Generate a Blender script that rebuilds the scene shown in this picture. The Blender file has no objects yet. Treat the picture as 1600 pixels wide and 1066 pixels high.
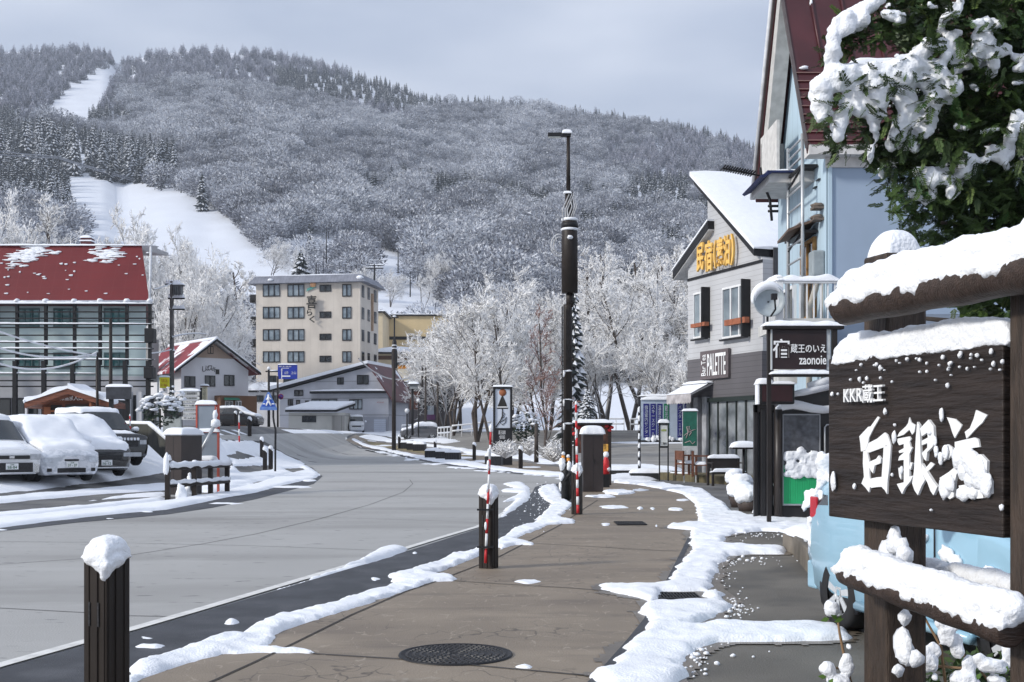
import bpy, bmesh, math, random
import numpy as np
from mathutils import Vector, Matrix, noise as mnoise

SC = bpy.context.scene
COL = SC.collection
R = math.radians
# ---------------------------------------------------------------- camera
F, CH, HY = 1850.0, 1.6, 682.0        # focal length and horizon in photo pixels, eye height in metres
cam_d = bpy.data.cameras.new('camera')
cam = bpy.data.objects.new('camera', cam_d)
COL.objects.link(cam)
cam.location = (0, 0, CH)
cam.rotation_euler = (R(90), 0, 0)
cam_d.sensor_width = 36.0
cam_d.lens = F / 1600 * 36
cam_d.shift_y = (HY - 533) / 1600
cam_d.clip_start = 0.1
cam_d.clip_end = 6000
cam_d.dof.use_dof = False
SC.camera = cam
# ---------------------------------------------------------------- sky, sun, exposure
SUN_EL, SUN_AZ = R(29), R(-115)       # azimuth from +Y towards +X
sd = Vector((math.sin(SUN_AZ) * math.cos(SUN_EL), math.cos(SUN_AZ) * math.cos(SUN_EL), math.sin(SUN_EL)))
sun_d = bpy.data.lights.new('sun', 'SUN')
sun_d.energy = 2.2
sun_d.angle = R(7)
sun_d.color = (1.0, 0.95, 0.87)
sun = bpy.data.objects.new('sun', sun_d)
sun.rotation_euler = (-sd).to_track_quat('-Z', 'Y').to_euler()
sun.location = (-60, -20, 80)
COL.objects.link(sun)

w = bpy.data.worlds.new('World')
SC.world = w
w.use_nodes = True
nt = w.node_tree
nt.nodes.clear()
def wn(t, **k):
    n = nt.nodes.new(t)
    for a, b in k.items(): setattr(n, a, b)
    return n
sky = wn('ShaderNodeTexSky', sky_type='NISHITA', sun_disc=False, sun_elevation=SUN_EL, sun_rotation=SUN_AZ)
bg1 = wn('ShaderNodeBackground'); bg1.inputs[1].default_value = 0.09
nt.links.new(sky.outputs[0], bg1.inputs[0])
tc = wn('ShaderNodeTexCoord')
mp = wn('ShaderNodeMapping'); mp.inputs['Scale'].default_value = (1.6, 1.6, 5.5)
nz = wn('ShaderNodeTexNoise'); nz.inputs['Scale'].default_value = 2.1; nz.inputs['Detail'].default_value = 5; nz.inputs['Roughness'].default_value = 0.45
nt.links.new(tc.outputs['Generated'], mp.inputs[0]); nt.links.new(mp.outputs[0], nz.inputs['Vector'])
cr = wn('ShaderNodeValToRGB')
cr.color_ramp.elements[0].position = 0.36; cr.color_ramp.elements[0].color = (0.41, 0.47, 0.60, 1)
cr.color_ramp.elements[1].position = 0.66; cr.color_ramp.elements[1].color = (0.69, 0.735, 0.84, 1)
nt.links.new(nz.outputs[0], cr.inputs[0])
bg2 = wn('ShaderNodeBackground'); bg2.inputs[1].default_value = 0.98
nt.links.new(cr.outputs[0], bg2.inputs[0])
mx = wn('ShaderNodeMixShader'); mx.inputs[0].default_value = 0.82   # thin cloud over most of the blue
nt.links.new(bg1.outputs[0], mx.inputs[1]); nt.links.new(bg2.outputs[0], mx.inputs[2])
wo = wn('ShaderNodeOutputWorld'); nt.links.new(mx.outputs[0], wo.inputs[0])

SC.view_settings.view_transform = 'Standard'
SC.view_settings.look = 'None'
SC.view_settings.exposure = 0.52
SC.view_settings.gamma = 1.0
SC.cycles.max_bounces = 5
SC.cycles.diffuse_bounces = 3
SC.cycles.volume_bounces = 0
SC.cycles.use_denoising = True
try:
    SC.cycles.denoiser = 'OPENIMAGEDENOISE'
except Exception:
    pass

# ---------------------------------------------------------------- photo pixel <-> place helpers
def PX(px, Y): return (px - 800) * Y / F
def PZ(py, Y): return CH - (py - HY) * Y / F
def W(px, py, Y): return Vector((PX(px, Y), Y, PZ(py, Y)))
def sstep(a, b, x):
    t = np.clip((np.asarray(x, dtype=float) - a) / (b - a), 0, 1)
    return t * t * (3 - 2 * t)
def zg(x, y):
    """height of the ground: level street, lot on the left a little higher, land rising towards the hill"""
    left = 0.9 * sstep(15, 60, y) * (1 - sstep(-15, -11, x))
    rise_r = 2.2 * sstep(68, 118, y)
    rise_l = 2.2 * sstep(62, 150, y)
    left = left + 1.25 * sstep(38, 50, y) * (1 - sstep(-17, -12.5, x))
    k = sstep(-9, 3, x)
    return left * (1 - sstep(70, 140, y)) + rise_r * k + rise_l * (1 - k)
def G(px, py, ymax=168.0):
    """point of the ground seen at a photo pixel"""
    lo, hi = 2.0, ymax
    y = lo
    prev = None
    n = 500
    for i in range(n + 1):
        y = lo * (hi / lo) ** (i / n)
        d = PZ(py, y) - float(zg(PX(px, y), y))
        if d <= 0: break
        prev = y
    if prev is None: return (PX(px, y), y)
    a, b = prev, y
    for _ in range(30):
        m = (a + b) / 2
        if PZ(py, m) - float(zg(PX(px, m), m)) > 0: a = m
        else: b = m
    return (PX(px, a), a)

# value noise on numpy arrays
def _h(ix, iy, s):
    n = (ix * 374761393 + iy * 668265263 + s * 974711) & 0x7fffffff
    n = ((n ^ (n >> 13)) * 1274126177) & 0x7fffffff
    return ((n ^ (n >> 16)) & 0xffff) / 65535.0
def vnoise(x, y, s=0):
    x = np.asarray(x, float); y = np.asarray(y, float)
    ix = np.floor(x).astype(np.int64); iy = np.floor(y).astype(np.int64)
    fx = x - ix; fy = y - iy
    fx = fx * fx * (3 - 2 * fx); fy = fy * fy * (3 - 2 * fy)
    a = _h(ix, iy, s); b = _h(ix + 1, iy, s); c = _h(ix, iy + 1, s); d = _h(ix + 1, iy + 1, s)
    return (a * (1 - fx) + b * fx) * (1 - fy) + (c * (1 - fx) + d * fx) * fy
def fbm(x, y, s=0, o=4):
    t = 0; a = 0.5; tot = 0
    for i in range(o):
        t = t + a * vnoise(x * 2 ** i, y * 2 ** i, s + i * 7); tot += a; a *= 0.55
    return t / tot * 2 - 1

# ---------------------------------------------------------------- materials
MATS = {}
def mat(name, col, rough=0.6, var=0.12, scale=6.0, bump=0.0, bscale=40.0, metal=0.0, spec=0.4, stretch=(1, 1, 1), col2=None, detail=4, lo=0.35, hi=0.65):
    """principled material whose colour wanders between two shades with a noise, and a fine bump"""
    m = bpy.data.materials.new(name); m.use_nodes = True
    t = m.node_tree; b = t.nodes['Principled BSDF']
    tc = t.nodes.new('ShaderNodeTexCoord'); mp = t.nodes.new('ShaderNodeMapping'); mp.inputs['Scale'].default_value = stretch
    t.links.new(tc.outputs['Object'], mp.inputs[0])
    n = t.nodes.new('ShaderNodeTexNoise'); n.inputs['Scale'].default_value = scale; n.inputs['Detail'].default_value = detail
    t.links.new(mp.outputs[0], n.inputs['Vector'])
    r = t.nodes.new('ShaderNodeValToRGB')
    c2 = col2 or tuple(min(1, c * (1 + var)) for c in col)
    c1 = col if col2 else tuple(c * (1 - var) for c in col)
    r.color_ramp.elements[0].position = lo; r.color_ramp.elements[1].position = hi
    r.color_ramp.elements[0].color = (*c1, 1); r.color_ramp.elements[1].color = (*c2, 1)
    t.links.new(n.outputs[0], r.inputs[0]); t.links.new(r.outputs[0], b.inputs['Base Color'])
    b.inputs['Roughness'].default_value = rough; b.inputs['Metallic'].default_value = metal
    b.inputs['Specular IOR Level'].default_value = spec
    if bump:
        n2 = t.nodes.new('ShaderNodeTexNoise'); n2.inputs['Scale'].default_value = bscale; n2.inputs['Detail'].default_value = 5
        t.links.new(mp.outputs[0], n2.inputs['Vector'])
        bp = t.nodes.new('ShaderNodeBump'); bp.inputs['Strength'].default_value = bump; bp.inputs['Distance'].default_value = 0.02
        t.links.new(n2.outputs[0], bp.inputs['Height']); t.links.new(bp.outputs[0], b.inputs['Normal'])
    MATS[name] = m
    return m
def addnode(m, kind, **k):
    n = m.node_tree.nodes.new(kind)
    for a, b in k.items(): setattr(n, a, b)
    return n
def overlay(m, col, fac_socket_maker, key='Base Color'):
    """mix a second colour over a material's base colour by a procedural mask"""
    t = m.node_tree; b = t.nodes['Principled BSDF']
    src = b.inputs[key].links[0].from_socket
    mix = t.nodes.new('ShaderNodeMix'); mix.data_type = 'RGBA'
    t.links.new(src, mix.inputs[6]); mix.inputs[7].default_value = (*col, 1)
    t.links.new(fac_socket_maker(m), mix.inputs[0])
    t.links.new(mix.outputs[2], b.inputs[key])
def noise_mask(scale, lo, hi, stretch=(1, 1, 1), detail=5, rough=0.55, off=(0, 0, 0)):
    def f(m):
        t = m.node_tree
        tc = t.nodes.new('ShaderNodeTexCoord'); mp = t.nodes.new('ShaderNodeMapping'); mp.inputs['Scale'].default_value = stretch; mp.inputs['Location'].default_value = off
        t.links.new(tc.outputs['Object'], mp.inputs[0])
        n = t.nodes.new('ShaderNodeTexNoise'); n.inputs['Scale'].default_value = scale; n.inputs['Detail'].default_value = detail; n.inputs['Roughness'].default_value = rough
        t.links.new(mp.outputs[0], n.inputs['Vector'])
        r = t.nodes.new('ShaderNodeMapRange'); r.inputs[1].default_value = lo; r.inputs[2].default_value = hi
        t.links.new(n.outputs[0], r.inputs[0])
        return r.outputs[0]
    return f
def crack_mask(scale, width, stretch=(1, 1, 1), patch=None):
    def f(m):
        t = m.node_tree
        tc = t.nodes.new('ShaderNodeTexCoord'); mp = t.nodes.new('ShaderNodeMapping'); mp.inputs['Scale'].default_value = stretch
        t.links.new(tc.outputs['Object'], mp.inputs[0])
        nn = t.nodes.new('ShaderNodeTexNoise'); nn.inputs['Scale'].default_value = scale * 0.8
        t.links.new(mp.outputs[0], nn.inputs['Vector'])
        mxv = t.nodes.new('ShaderNodeMix'); mxv.data_type = 'VECTOR'; mxv.inputs[0].default_value = 0.25
        t.links.new(mp.outputs[0], mxv.inputs[4]); t.links.new(nn.outputs[1], mxv.inputs[5])
        v = t.nodes.new('ShaderNodeTexVoronoi'); v.feature = 'DISTANCE_TO_EDGE'; v.inputs['Scale'].default_value = scale
        t.links.new(mxv.outputs[1], v.inputs['Vector'])
        r = t.nodes.new('ShaderNodeMapRange'); r.inputs[1].default_value = 0; r.inputs[2].default_value = width; r.inputs[3].default_value = 1; r.inputs[4].default_value = 0
        t.links.new(v.outputs[0], r.inputs[0])
        if not patch: return r.outputs[0]
        s = noise_mask(*patch)(m)
        mu = t.nodes.new('ShaderNodeMath'); mu.operation = 'MULTIPLY'
        t.links.new(r.outputs[0], mu.inputs[0]); t.links.new(s, mu.inputs[1])
        return mu.outputs[0]
    return f
def band_mask(axis, freq, width, off=0.0):
    """thin lines repeated along one object axis (siding boards, panel seams)"""
    def f(m):
        t = m.node_tree
        tc = t.nodes.new('ShaderNodeTexCoord'); sp = t.nodes.new('ShaderNodeSeparateXYZ')
        t.links.new(tc.outputs['Object'], sp.inputs[0])
        a = t.nodes.new('ShaderNodeMath'); a.operation = 'MULTIPLY_ADD'; a.inputs[1].default_value = freq; a.inputs[2].default_value = off + 1000
        t.links.new(sp.outputs[axis], a.inputs[0])
        fr = t.nodes.new('ShaderNodeMath'); fr.operation = 'FRACT'; t.links.new(a.outputs[0], fr.inputs[0])
        lt = t.nodes.new('ShaderNodeMath'); lt.operation = 'LESS_THAN'; lt.inputs[1].default_value = width
        t.links.new(fr.outputs[0], lt.inputs[0])
        return lt.outputs[0]
    return f
def snow_top(m, lo=-0.1, hi=0.35, col=(0.86, 0.88, 0.92)):
    """snow lying on every upward-facing side of a thing"""
    t = m.node_tree; b = t.nodes['Principled BSDF']
    src = b.inputs['Base Color'].links[0].from_socket
    g = t.nodes.new('ShaderNodeNewGeometry'); sp = t.nodes.new('ShaderNodeSeparateXYZ'); t.links.new(g.outputs['True Normal'], sp.inputs[0])
    r = t.nodes.new('ShaderNodeMapRange'); r.inputs[1].default_value = lo; r.inputs[2].default_value = hi
    t.links.new(sp.outputs[2], r.inputs[0])
    mix = t.nodes.new('ShaderNodeMix'); mix.data_type = 'RGBA'; mix.inputs[7].default_value = (*col, 1)
    t.links.new(r.outputs[0], mix.inputs[0]); t.links.new(src, mix.inputs[6]); t.links.new(mix.outputs[2], b.inputs['Base Color'])
    return m

snow = mat('snow', (0.84, 0.865, 0.91), 0.6, 0.025, 5.0, 0.55, 55.0, spec=0.3)
snow_far = mat('hill snow', (0.80, 0.83, 0.89), 0.7, 0.03, 0.05, spec=0.2)
slush = mat('wet slush', (0.55, 0.57, 0.60), 0.35, 0.2, 9.0, 0.5, 30.0)
asphalt = mat('asphalt', (0.11, 0.11, 0.112), 0.72, 0.25, 1.2, 0.4, 90.0, spec=0.35)
overlay(asphalt, (0.19, 0.185, 0.175), noise_mask(0.35, 0.45, 0.62))
lot = mat('worn grey paving', (0.235, 0.225, 0.21), 0.65, 0.15, 0.6, 0.3, 60.0)
overlay(lot, (0.34, 0.33, 0.31), noise_mask(0.5, 0.5, 0.7, (0.2, 1, 1)))
gutter = mat('dark gutter asphalt', (0.043, 0.046, 0.053), 0.55, 0.25, 2.0, 0.5, 120.0)
overlay(gutter, (0.085, 0.088, 0.098), noise_mask(2.2, 0.5, 0.75))
road_m = mat('concrete road', (0.355, 0.352, 0.342), 0.62, 0.05, 0.45, 0.25, 60.0)
overlay(road_m, (0.25, 0.245, 0.235), noise_mask(0.3, 0.48, 0.68, (0.2, 1, 1)))
overlay(road_m, (0.42, 0.42, 0.41), noise_mask(1.3, 0.55, 0.8, (0.3, 1, 1), off=(5, 3, 0)))
overlay(road_m, (0.13, 0.13, 0.13), noise_mask(6.5, 0.67, 0.72, (0.45, 1.3, 1), detail=2))
walk_m = mat('brown sidewalk concrete', (0.238, 0.195, 0.148), 0.6, 0.10, 0.9, 0.3, 70.0)
overlay(walk_m, (0.185, 0.15, 0.115), noise_mask(0.7, 0.48, 0.68, (0.4, 1, 1)))
overlay(walk_m, (0.155, 0.126, 0.099), noise_mask(1.8, 0.54, 0.72, (0.35, 1.2, 1), off=(3, 9, 0)))
overlay(walk_m, (0.32, 0.272, 0.215), crack_mask(5.2, 0.035, (1, 0.5, 1), (6.5, 0.53, 0.57)))
overlay(walk_m, (0.085, 0.07, 0.056), crack_mask(4.2, 0.028, (1, 0.8, 1), (0.5, 0.51, 0.57)))
drive_m = mat('grey brown driveway', (0.14, 0.128, 0.108), 0.6, 0.2, 0.8, 0.5, 80.0)
overlay(drive_m, (0.085, 0.08, 0.07), noise_mask(0.9, 0.48, 0.66))
white_paint = mat('white road paint', (0.66, 0.66, 0.64), 0.6, 0.12, 7.0, 0.2, 60.0)
joint_m = mat('dark joint', (0.045, 0.042, 0.04), 0.8, 0.2, 5.0)
grass_m = mat('withered grass', (0.24, 0.2, 0.11), 0.9, 0.35, 1.5, 0.6, 30.0)
brown_metal = mat('dark brown metal', (0.021, 0.0155, 0.013), 0.5, 0.2, 3.0, 0.05, 30.0, spec=0.3)
black_metal = mat('black metal', (0.014, 0.014, 0.016), 0.5, 0.2, 4.0, spec=0.3)
grey_metal = mat('grey metal', (0.33, 0.34, 0.36), 0.45, 0.12, 4.0, metal=0.3)
galv = mat('galvanised steel', (0.45, 0.47, 0.49), 0.42, 0.1, 5.0, metal=0.5)
white_metal = mat('white painted metal', (0.72, 0.73, 0.74), 0.45, 0.05, 4.0)
red_paint = mat('red paint', (0.52, 0.025, 0.03), 0.45, 0.1, 4.0)
orange_paint = mat('orange paint', (0.75, 0.29, 0.03), 0.45, 0.1, 4.0)
old_red = mat('faded red frame', (0.42, 0.085, 0.06), 0.6, 0.2, 3.0)
dark_wood = mat('dark stained wood', (0.014, 0.0095, 0.008), 0.55, 0.25, 2.2, 0.7, 7.0, stretch=(1, 1, 9), spec=0.35, col2=(0.034, 0.024, 0.02), detail=8)
log_wood = mat('stained log', (0.03, 0.0175, 0.0125), 0.5, 0.3, 5.0, 0.5, 24.0, stretch=(6, 1, 6), col2=(0.058, 0.037, 0.028))
post_wood = mat('stained post', (0.027, 0.018, 0.0125), 0.6, 0.3, 5.0, 0.5, 24.0, stretch=(6, 6, 1), col2=(0.062, 0.042, 0.03))
brown_wood = mat('brown wood', (0.13, 0.05, 0.027), 0.6, 0.25, 4.0, 0.3, 20.0, stretch=(1, 1, 5))
hut_wood = mat('red brown wood', (0.155, 0.05, 0.025), 0.6, 0.25, 2.0, 0.2, 20.0, stretch=(1, 1, 6))
overlay(hut_wood, (0.05, 0.016, 0.01), band_mask(2, 7.0, 0.1))
hut_wood2 = mat('orange brown wood', (0.27, 0.095, 0.04), 0.6, 0.2, 2.0)
letter_w = mat('white lettering', (0.82, 0.83, 0.84), 0.5, 0.03, 3.0)
letter_k = mat('black lettering', (0.02, 0.018, 0.016), 0.5, 0.1, 3.0)
letter_y = mat('yellow lettering', (0.82, 0.50, 0.13), 0.5, 0.06, 3.0)
letter_r = mat('red lettering', (0.5, 0.04, 0.03), 0.5, 0.06, 3.0)
glass_d = mat('dark window glass', (0.02, 0.026, 0.03), 0.06, 0.3, 0.6, spec=0.8)
glass_t = mat('teal window glass', (0.055, 0.17, 0.175), 0.08, 0.4, 0.35, spec=0.8)
glass_b = mat('curtained window glass', (0.3, 0.36, 0.40), 0.12, 0.25, 0.8, spec=0.8, col2=(0.10, 0.13, 0.16))
rubber = mat('tyre rubber', (0.014, 0.014, 0.015), 0.75, 0.2, 8.0)
plastic_k = mat('black plastic', (0.015, 0.015, 0.017), 0.4, 0.2, 6.0)
chrome = mat('chrome', (0.62, 0.63, 0.65), 0.2, 0.05, 5.0, metal=0.9)
plate_m = mat('number plate', (0.75, 0.76, 0.76), 0.5, 0.03, 5.0)
bark = snow_top(mat('snowy bark', (0.07, 0.055, 0.047), 0.85, 0.3, 3.0, stretch=(1, 1, 0.3)), 0.12, 0.5)
bark_dark = mat('dark bark', (0.055, 0.045, 0.04), 0.9, 0.3, 3.0)
twig = snow_top(mat('snow laden twig', (0.20, 0.18, 0.165), 0.8, 0.3, 0.7), -0.95, -0.35, (0.88, 0.875, 0.87))
twig_red = snow_top(mat('reddish twig', (0.22, 0.11, 0.085), 0.8, 0.3, 0.7), 0.0, 0.45)
# ---------------------------------------------------------------- mesh builder
class MB:
    def __init__(s):
        s.v = []; s.f = []; s.mi = []; s.sm = []; s.M = Matrix.Identity(4)
    def add(s, vs, fs, mi=0, sm=False):
        b = len(s.v)
        s.v += [tuple(s.M @ Vector(v)) for v in vs]
        for f in fs:
            s.f.append(tuple(i + b for i in f)); s.mi.append(mi); s.sm.append(sm)
        return s
    def box(s, x0, x1, y0, y1, z0, z1, mi=0):
        return s.add([(x0, y0, z0), (x1, y0, z0), (x1, y1, z0), (x0, y1, z0), (x0, y0, z1), (x1, y0, z1), (x1, y1, z1), (x0, y1, z1)],
                     [(0, 3, 2, 1), (4, 5, 6, 7), (0, 1, 5, 4), (1, 2, 6, 5), (2, 3, 7, 6), (3, 0, 4, 7)], mi)
    def quad(s, a, b, c, d, mi=0): return s.add([a, b, c, d], [(0, 1, 2, 3)], mi)
    def prism(s, poly, ext, mi=0):
        """closed 3D polygon pushed along a vector"""
        n = len(poly); e = Vector(ext)
        vs = [Vector(p) for p in poly] + [Vector(p) + e for p in poly]
        fs = [tuple(range(n - 1, -1, -1)), tuple(range(n, 2 * n))] + [(i, (i + 1) % n, n + (i + 1) % n, n + i) for i in range(n)]
        return s.add(vs, fs, mi)
    def tube(s, pts, rad, n=8, mi=0, caps=True, sm=True, sq=None):
        pts = [Vector(p) for p in pts]
        if not isinstance(rad, (list, tuple)): rad = [rad] * len(pts)
        vs = []; fs = []
        up = None
        for i, p in enumerate(pts):
            d = (pts[min(i + 1, len(pts) - 1)] - pts[max(i - 1, 0)]).normalized()
            if up is None:
                up = Vector((0, 0, 1)) if abs(d.z) < 0.9 else Vector((0, 1, 0))
            a = d.cross(up).normalized(); b = a.cross(d).normalized(); up = b
            for k in range(n):
                t = 2 * math.pi * (k + 0.5) / n
                vs.append(p + (a * math.cos(t) + b * math.sin(t)) * rad[i])
        for i in range(len(pts) - 1):
            for k in range(n):
                fs.append((i * n + k, i * n + (k + 1) % n, (i + 1) * n + (k + 1) % n, (i + 1) * n + k))
        if caps:
            fs.append(tuple(range(n - 1, -1, -1))); fs.append(tuple(range((len(pts) - 1) * n, len(pts) * n)))
        return s.add(vs, fs, mi, sm)
    def cyl(s, p0, p1, r0, r1=None, n=12, mi=0, caps=True, sm=True):
        return s.tube([p0, p1], [r0, r0 if r1 is None else r1], n, mi, caps, sm)
    def lathe(s, prof, n=24, mi=0, axis='z', c=(0, 0, 0), sm=True, caps=True):
        vs = []; fs = []
        c = Vector(c)
        for r, h in prof:
            for k in range(n):
                t = 2 * math.pi * k / n
                a, b = r * math.cos(t), r * math.sin(t)
                vs.append(c + Vector({'z': (a, b, h), 'y': (a, h, b), 'x': (h, a, b)}[axis]))
        for i in range(len(prof) - 1):
            for k in range(n):
                fs.append((i * n + k, i * n + (k + 1) % n, (i + 1) * n + (k + 1) % n, (i + 1) * n + k))
        if caps:
            fs.append(tuple(range(n - 1, -1, -1))); fs.append(tuple(range((len(prof) - 1) * n, len(prof) * n)))
        return s.add(vs, fs, mi, sm)
    def ball(s, c, r, seed=0, lump=0.15, n=10, mi=0, freq=1.6):
        if not isinstance(r, (list, tuple)): r = (r, r, r)
        vs = [];fs = []
        c = Vector(c)
        m = n // 2 + 1
        for i in range(m + 1):
            th = math.pi * i / m
            for k in range(n):
                ph = 2 * math.pi * k / n
                d = Vector((math.sin(th) * math.cos(ph), math.sin(th) * math.sin(ph), math.cos(th)))
                q = 1 + lump * mnoise.noise(d * freq + Vector((seed * 3.7, seed * 1.3, 0)))
                vs.append(c + Vector((d.x * r[0], d.y * r[1], d.z * r[2])) * q)
        for i in range(m):
            for k in range(n):
                fs.append((i * n + k, (i + 1) * n + k, (i + 1) * n + (k + 1) % n, i * n + (k + 1) % n))
        return s.add(vs, fs, mi, True)
    def cap(s, x0, x1, y0, y1, z, h, seed=0, n=10, m=10, over=0.02, lump=0.25, mi=0, p=4.0, tilt=(0, 0), sag=0.0):
        """a pillow of snow lying on a flat top"""
        vs = []; fs = []
        cx, cy = (x0 + x1) / 2, (y0 + y1) / 2; hx, hy = (x1 - x0) / 2 + over, (y1 - y0) / 2 + over
        for j in range(m + 1):
            for i in range(n + 1):
                u = -1 + 2 * i / n; v = -1 + 2 * j / m
                u = math.copysign(abs(u) ** 0.7, u); v = math.copysign(abs(v) ** 0.7, v)
                e = max(0, (1 - abs(u) ** p) * (1 - abs(v) ** p)) ** 0.5
                k = mnoise.noise(Vector((u * hx * 3 / max(h, .05) * .12 + seed, v * hy * 3 / max(h, .05) * .12, seed * 1.7)))
                edge = 1 + 0.06 * mnoise.noise(Vector((u * 3 + seed, v * 3, 9)))
                drop = sag * (1 - e) * (0.5 + mnoise.noise(Vector((u * 4, v * 4, seed + 3.3))))
                vs.append((cx + u * hx * edge, cy + v * hy * edge, z + h * e * (1 + lump * k) - (1 - e) * 0.012 - max(0, drop) + tilt[0] * u + tilt[1] * v))
        for j in range(m):
            for i in range(n):
                a = j * (n + 1) + i
                fs.append((a, a + 1, a + n + 2, a + n + 1))
        ring = [i for i in range(n + 1)] + [j * (n + 1) + n for j in range(1, m + 1)] + [m * (n + 1) + i for i in range(n - 1, -1, -1)] + [j * (n + 1) for j in range(m - 1, 0, -1)]
        k0 = len(vs); vs += [(vs[i][0], vs[i][1], vs[i][2] - .012) for i in ring]; q = len(ring)
        for i in range(q): fs.append((ring[(i + 1) % q], ring[i], k0 + i, k0 + (i + 1) % q))
        fs.append(tuple(range(k0 + q - 1, k0 - 1, -1)))
        return s.add(vs, fs, mi, True)
    def build(s, name, mats, parent=None, bevel=0.0, loc=None, rotz=None, remesh=0.0, seg=2):
        me = bpy.data.meshes.new(name)
        me.from_pydata(s.v, [], s.f)
        if not isinstance(mats, (list, tuple)): mats = [mats]
        for m in mats: me.materials.append(m)
        me.polygons.foreach_set('material_index', s.mi)
        me.polygons.foreach_set('use_smooth', s.sm)
        me.update()
        o = bpy.data.objects.new(name, me); COL.objects.link(o)
        if parent: o.parent = parent
        if loc is not None: o.location = loc
        if rotz is not None: o.rotation_euler.z = rotz
        if remesh:
            md = o.modifiers.new('Remesh', 'REMESH'); md.mode = 'VOXEL'; md.voxel_size = remesh; md.use_smooth_shade = True
            md2 = o.modifiers.new('Smooth', 'SMOOTH'); md2.iterations = 3; md2.factor = 0.5
            tx = bpy.data.textures.get('snow grain') or bpy.data.textures.new('snow grain', 'CLOUDS'); tx.noise_scale = .045; tx.noise_depth = 3
            md3 = o.modifiers.new('Grain', 'DISPLACE'); md3.texture = tx; md3.strength = remesh * 1.7; md3.mid_level = .5
        if bevel:
            md = o.modifiers.new('Bevel', 'BEVEL'); md.width = bevel; md.segments = seg; md.limit_method = 'ANGLE'; md.angle_limit = R(40)
        return o

def tag(o, label=None, cat=None, group=None, kind=None):
    if label: o['label'] = label
    if cat: o['category'] = cat
    if group: o['group'] = group
    if kind: o['kind'] = kind
    return o
def thing(name, label, cat, loc=(0, 0, 0), rotz=0.0, group=None):
    o = bpy.data.objects.new(name, None); COL.objects.link(o)
    o.empty_display_size = 0.2
    o.location = loc; o.rotation_euler = (0, 0, rotz)
    return tag(o, label, cat, group)
def kids(o): return [c for c in bpy.data.objects if c.parent == o]
def copy_tree(o, label=None, loc=None, rotz=None, scale=None):
    def rec(a, parent):
        c = a.copy(); COL.objects.link(c)
        if parent: c.parent = parent
        for k in list(a.children): rec(k, c)
        return c
    c = rec(o, None)
    if label: c['label'] = label
    if loc is not None: c.location = loc
    if rotz is not None: c.rotation_euler.z = rotz
    if scale is not None: c.scale = scale if isinstance(scale, (tuple, list)) else (scale,) * 3
    return c
def text(body, parent, m, box, loc, rot=(R(90), 0, 0), depth=0.006, bold=0.0, vertical=False, name='lettering', spacing=1.0):
    """writing fitted into a box (width, height) whose lower left corner is at loc, facing -Y when rot is the default"""
    c = bpy.data.curves.new(name, 'FONT')
    c.body = '\n'.join(body) if vertical else body
    if vertical: c.align_x = 'CENTER'; c.space_line = 0.95
    c.space_character = spacing
    c.resolution_u = 3
    c.extrude = 0.02
    c.offset = bold
    o = bpy.data.objects.new(name, c); COL.objects.link(o)
    bpy.context.view_layer.update()
    dg = bpy.context.evaluated_depsgraph_get()
    me = bpy.data.meshes.new_from_object(o.evaluated_get(dg))
    bpy.data.objects.remove(o); bpy.data.curves.remove(c)
    n = len(me.vertices)
    co = np.zeros(n * 3); me.vertices.foreach_get('co', co); co = co.reshape(-1, 3)
    lo, hi = co.min(0), co.max(0)
    co[:, 0] = (co[:, 0] - lo[0]) / max(1e-6, hi[0] - lo[0]) * box[0]
    co[:, 1] = (co[:, 1] - lo[1]) / max(1e-6, hi[1] - lo[1]) * box[1]
    co[:, 2] = (co[:, 2] - lo[2]) / max(1e-6, hi[2] - lo[2]) * depth
    me.vertices.foreach_set('co', co.ravel())
    me.materials.clear(); me.materials.append(m); me.name = name
    me.update()
    t = bpy.data.objects.new(name, me); COL.objects.link(t)
    t.parent = parent; t.location = loc; t.rotation_euler = rot
    return t
def window(root, x0, x1, z0, z1, y=0.0, nx=2, nz=1, fr=0.05, fm=None, gm=None, d=0.05, name='window', side=-1):
    """frame standing a little proud of a wall at local y, its pane a sub-part; side -1 faces -Y"""
    f = MB(); s = side
    a, b = sorted((y, y + s * d))
    f.box(x0, x1, a, b, z0, z0 + fr); f.box(x0, x1, a, b, z1 - fr, z1)
    for i in range(nx + 1):
        c = x0 + (x1 - x0) * i / nx
        f.box(max(x0, c - fr / 2), min(x1, c + fr / 2), a + .002, b - .002, z0 + fr, z1 - fr)
    for i in range(1, nz):
        c = z0 + (z1 - z0) * i / nz
        f.box(x0 + fr / 2, x1 - fr / 2, a + .004, b - .004, c - fr / 3, c + fr / 3)
    w_ = f.build(name, fm or black_metal, root)
    a2, b2 = sorted((y + s * 0.012, y + s * 0.024))
    MB().box(x0 + fr * .4, x1 - fr * .4, a2, b2, z0 + fr * .4, z1 - fr * .4).build('pane', gm or glass_d, w_)
    return w_

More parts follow.
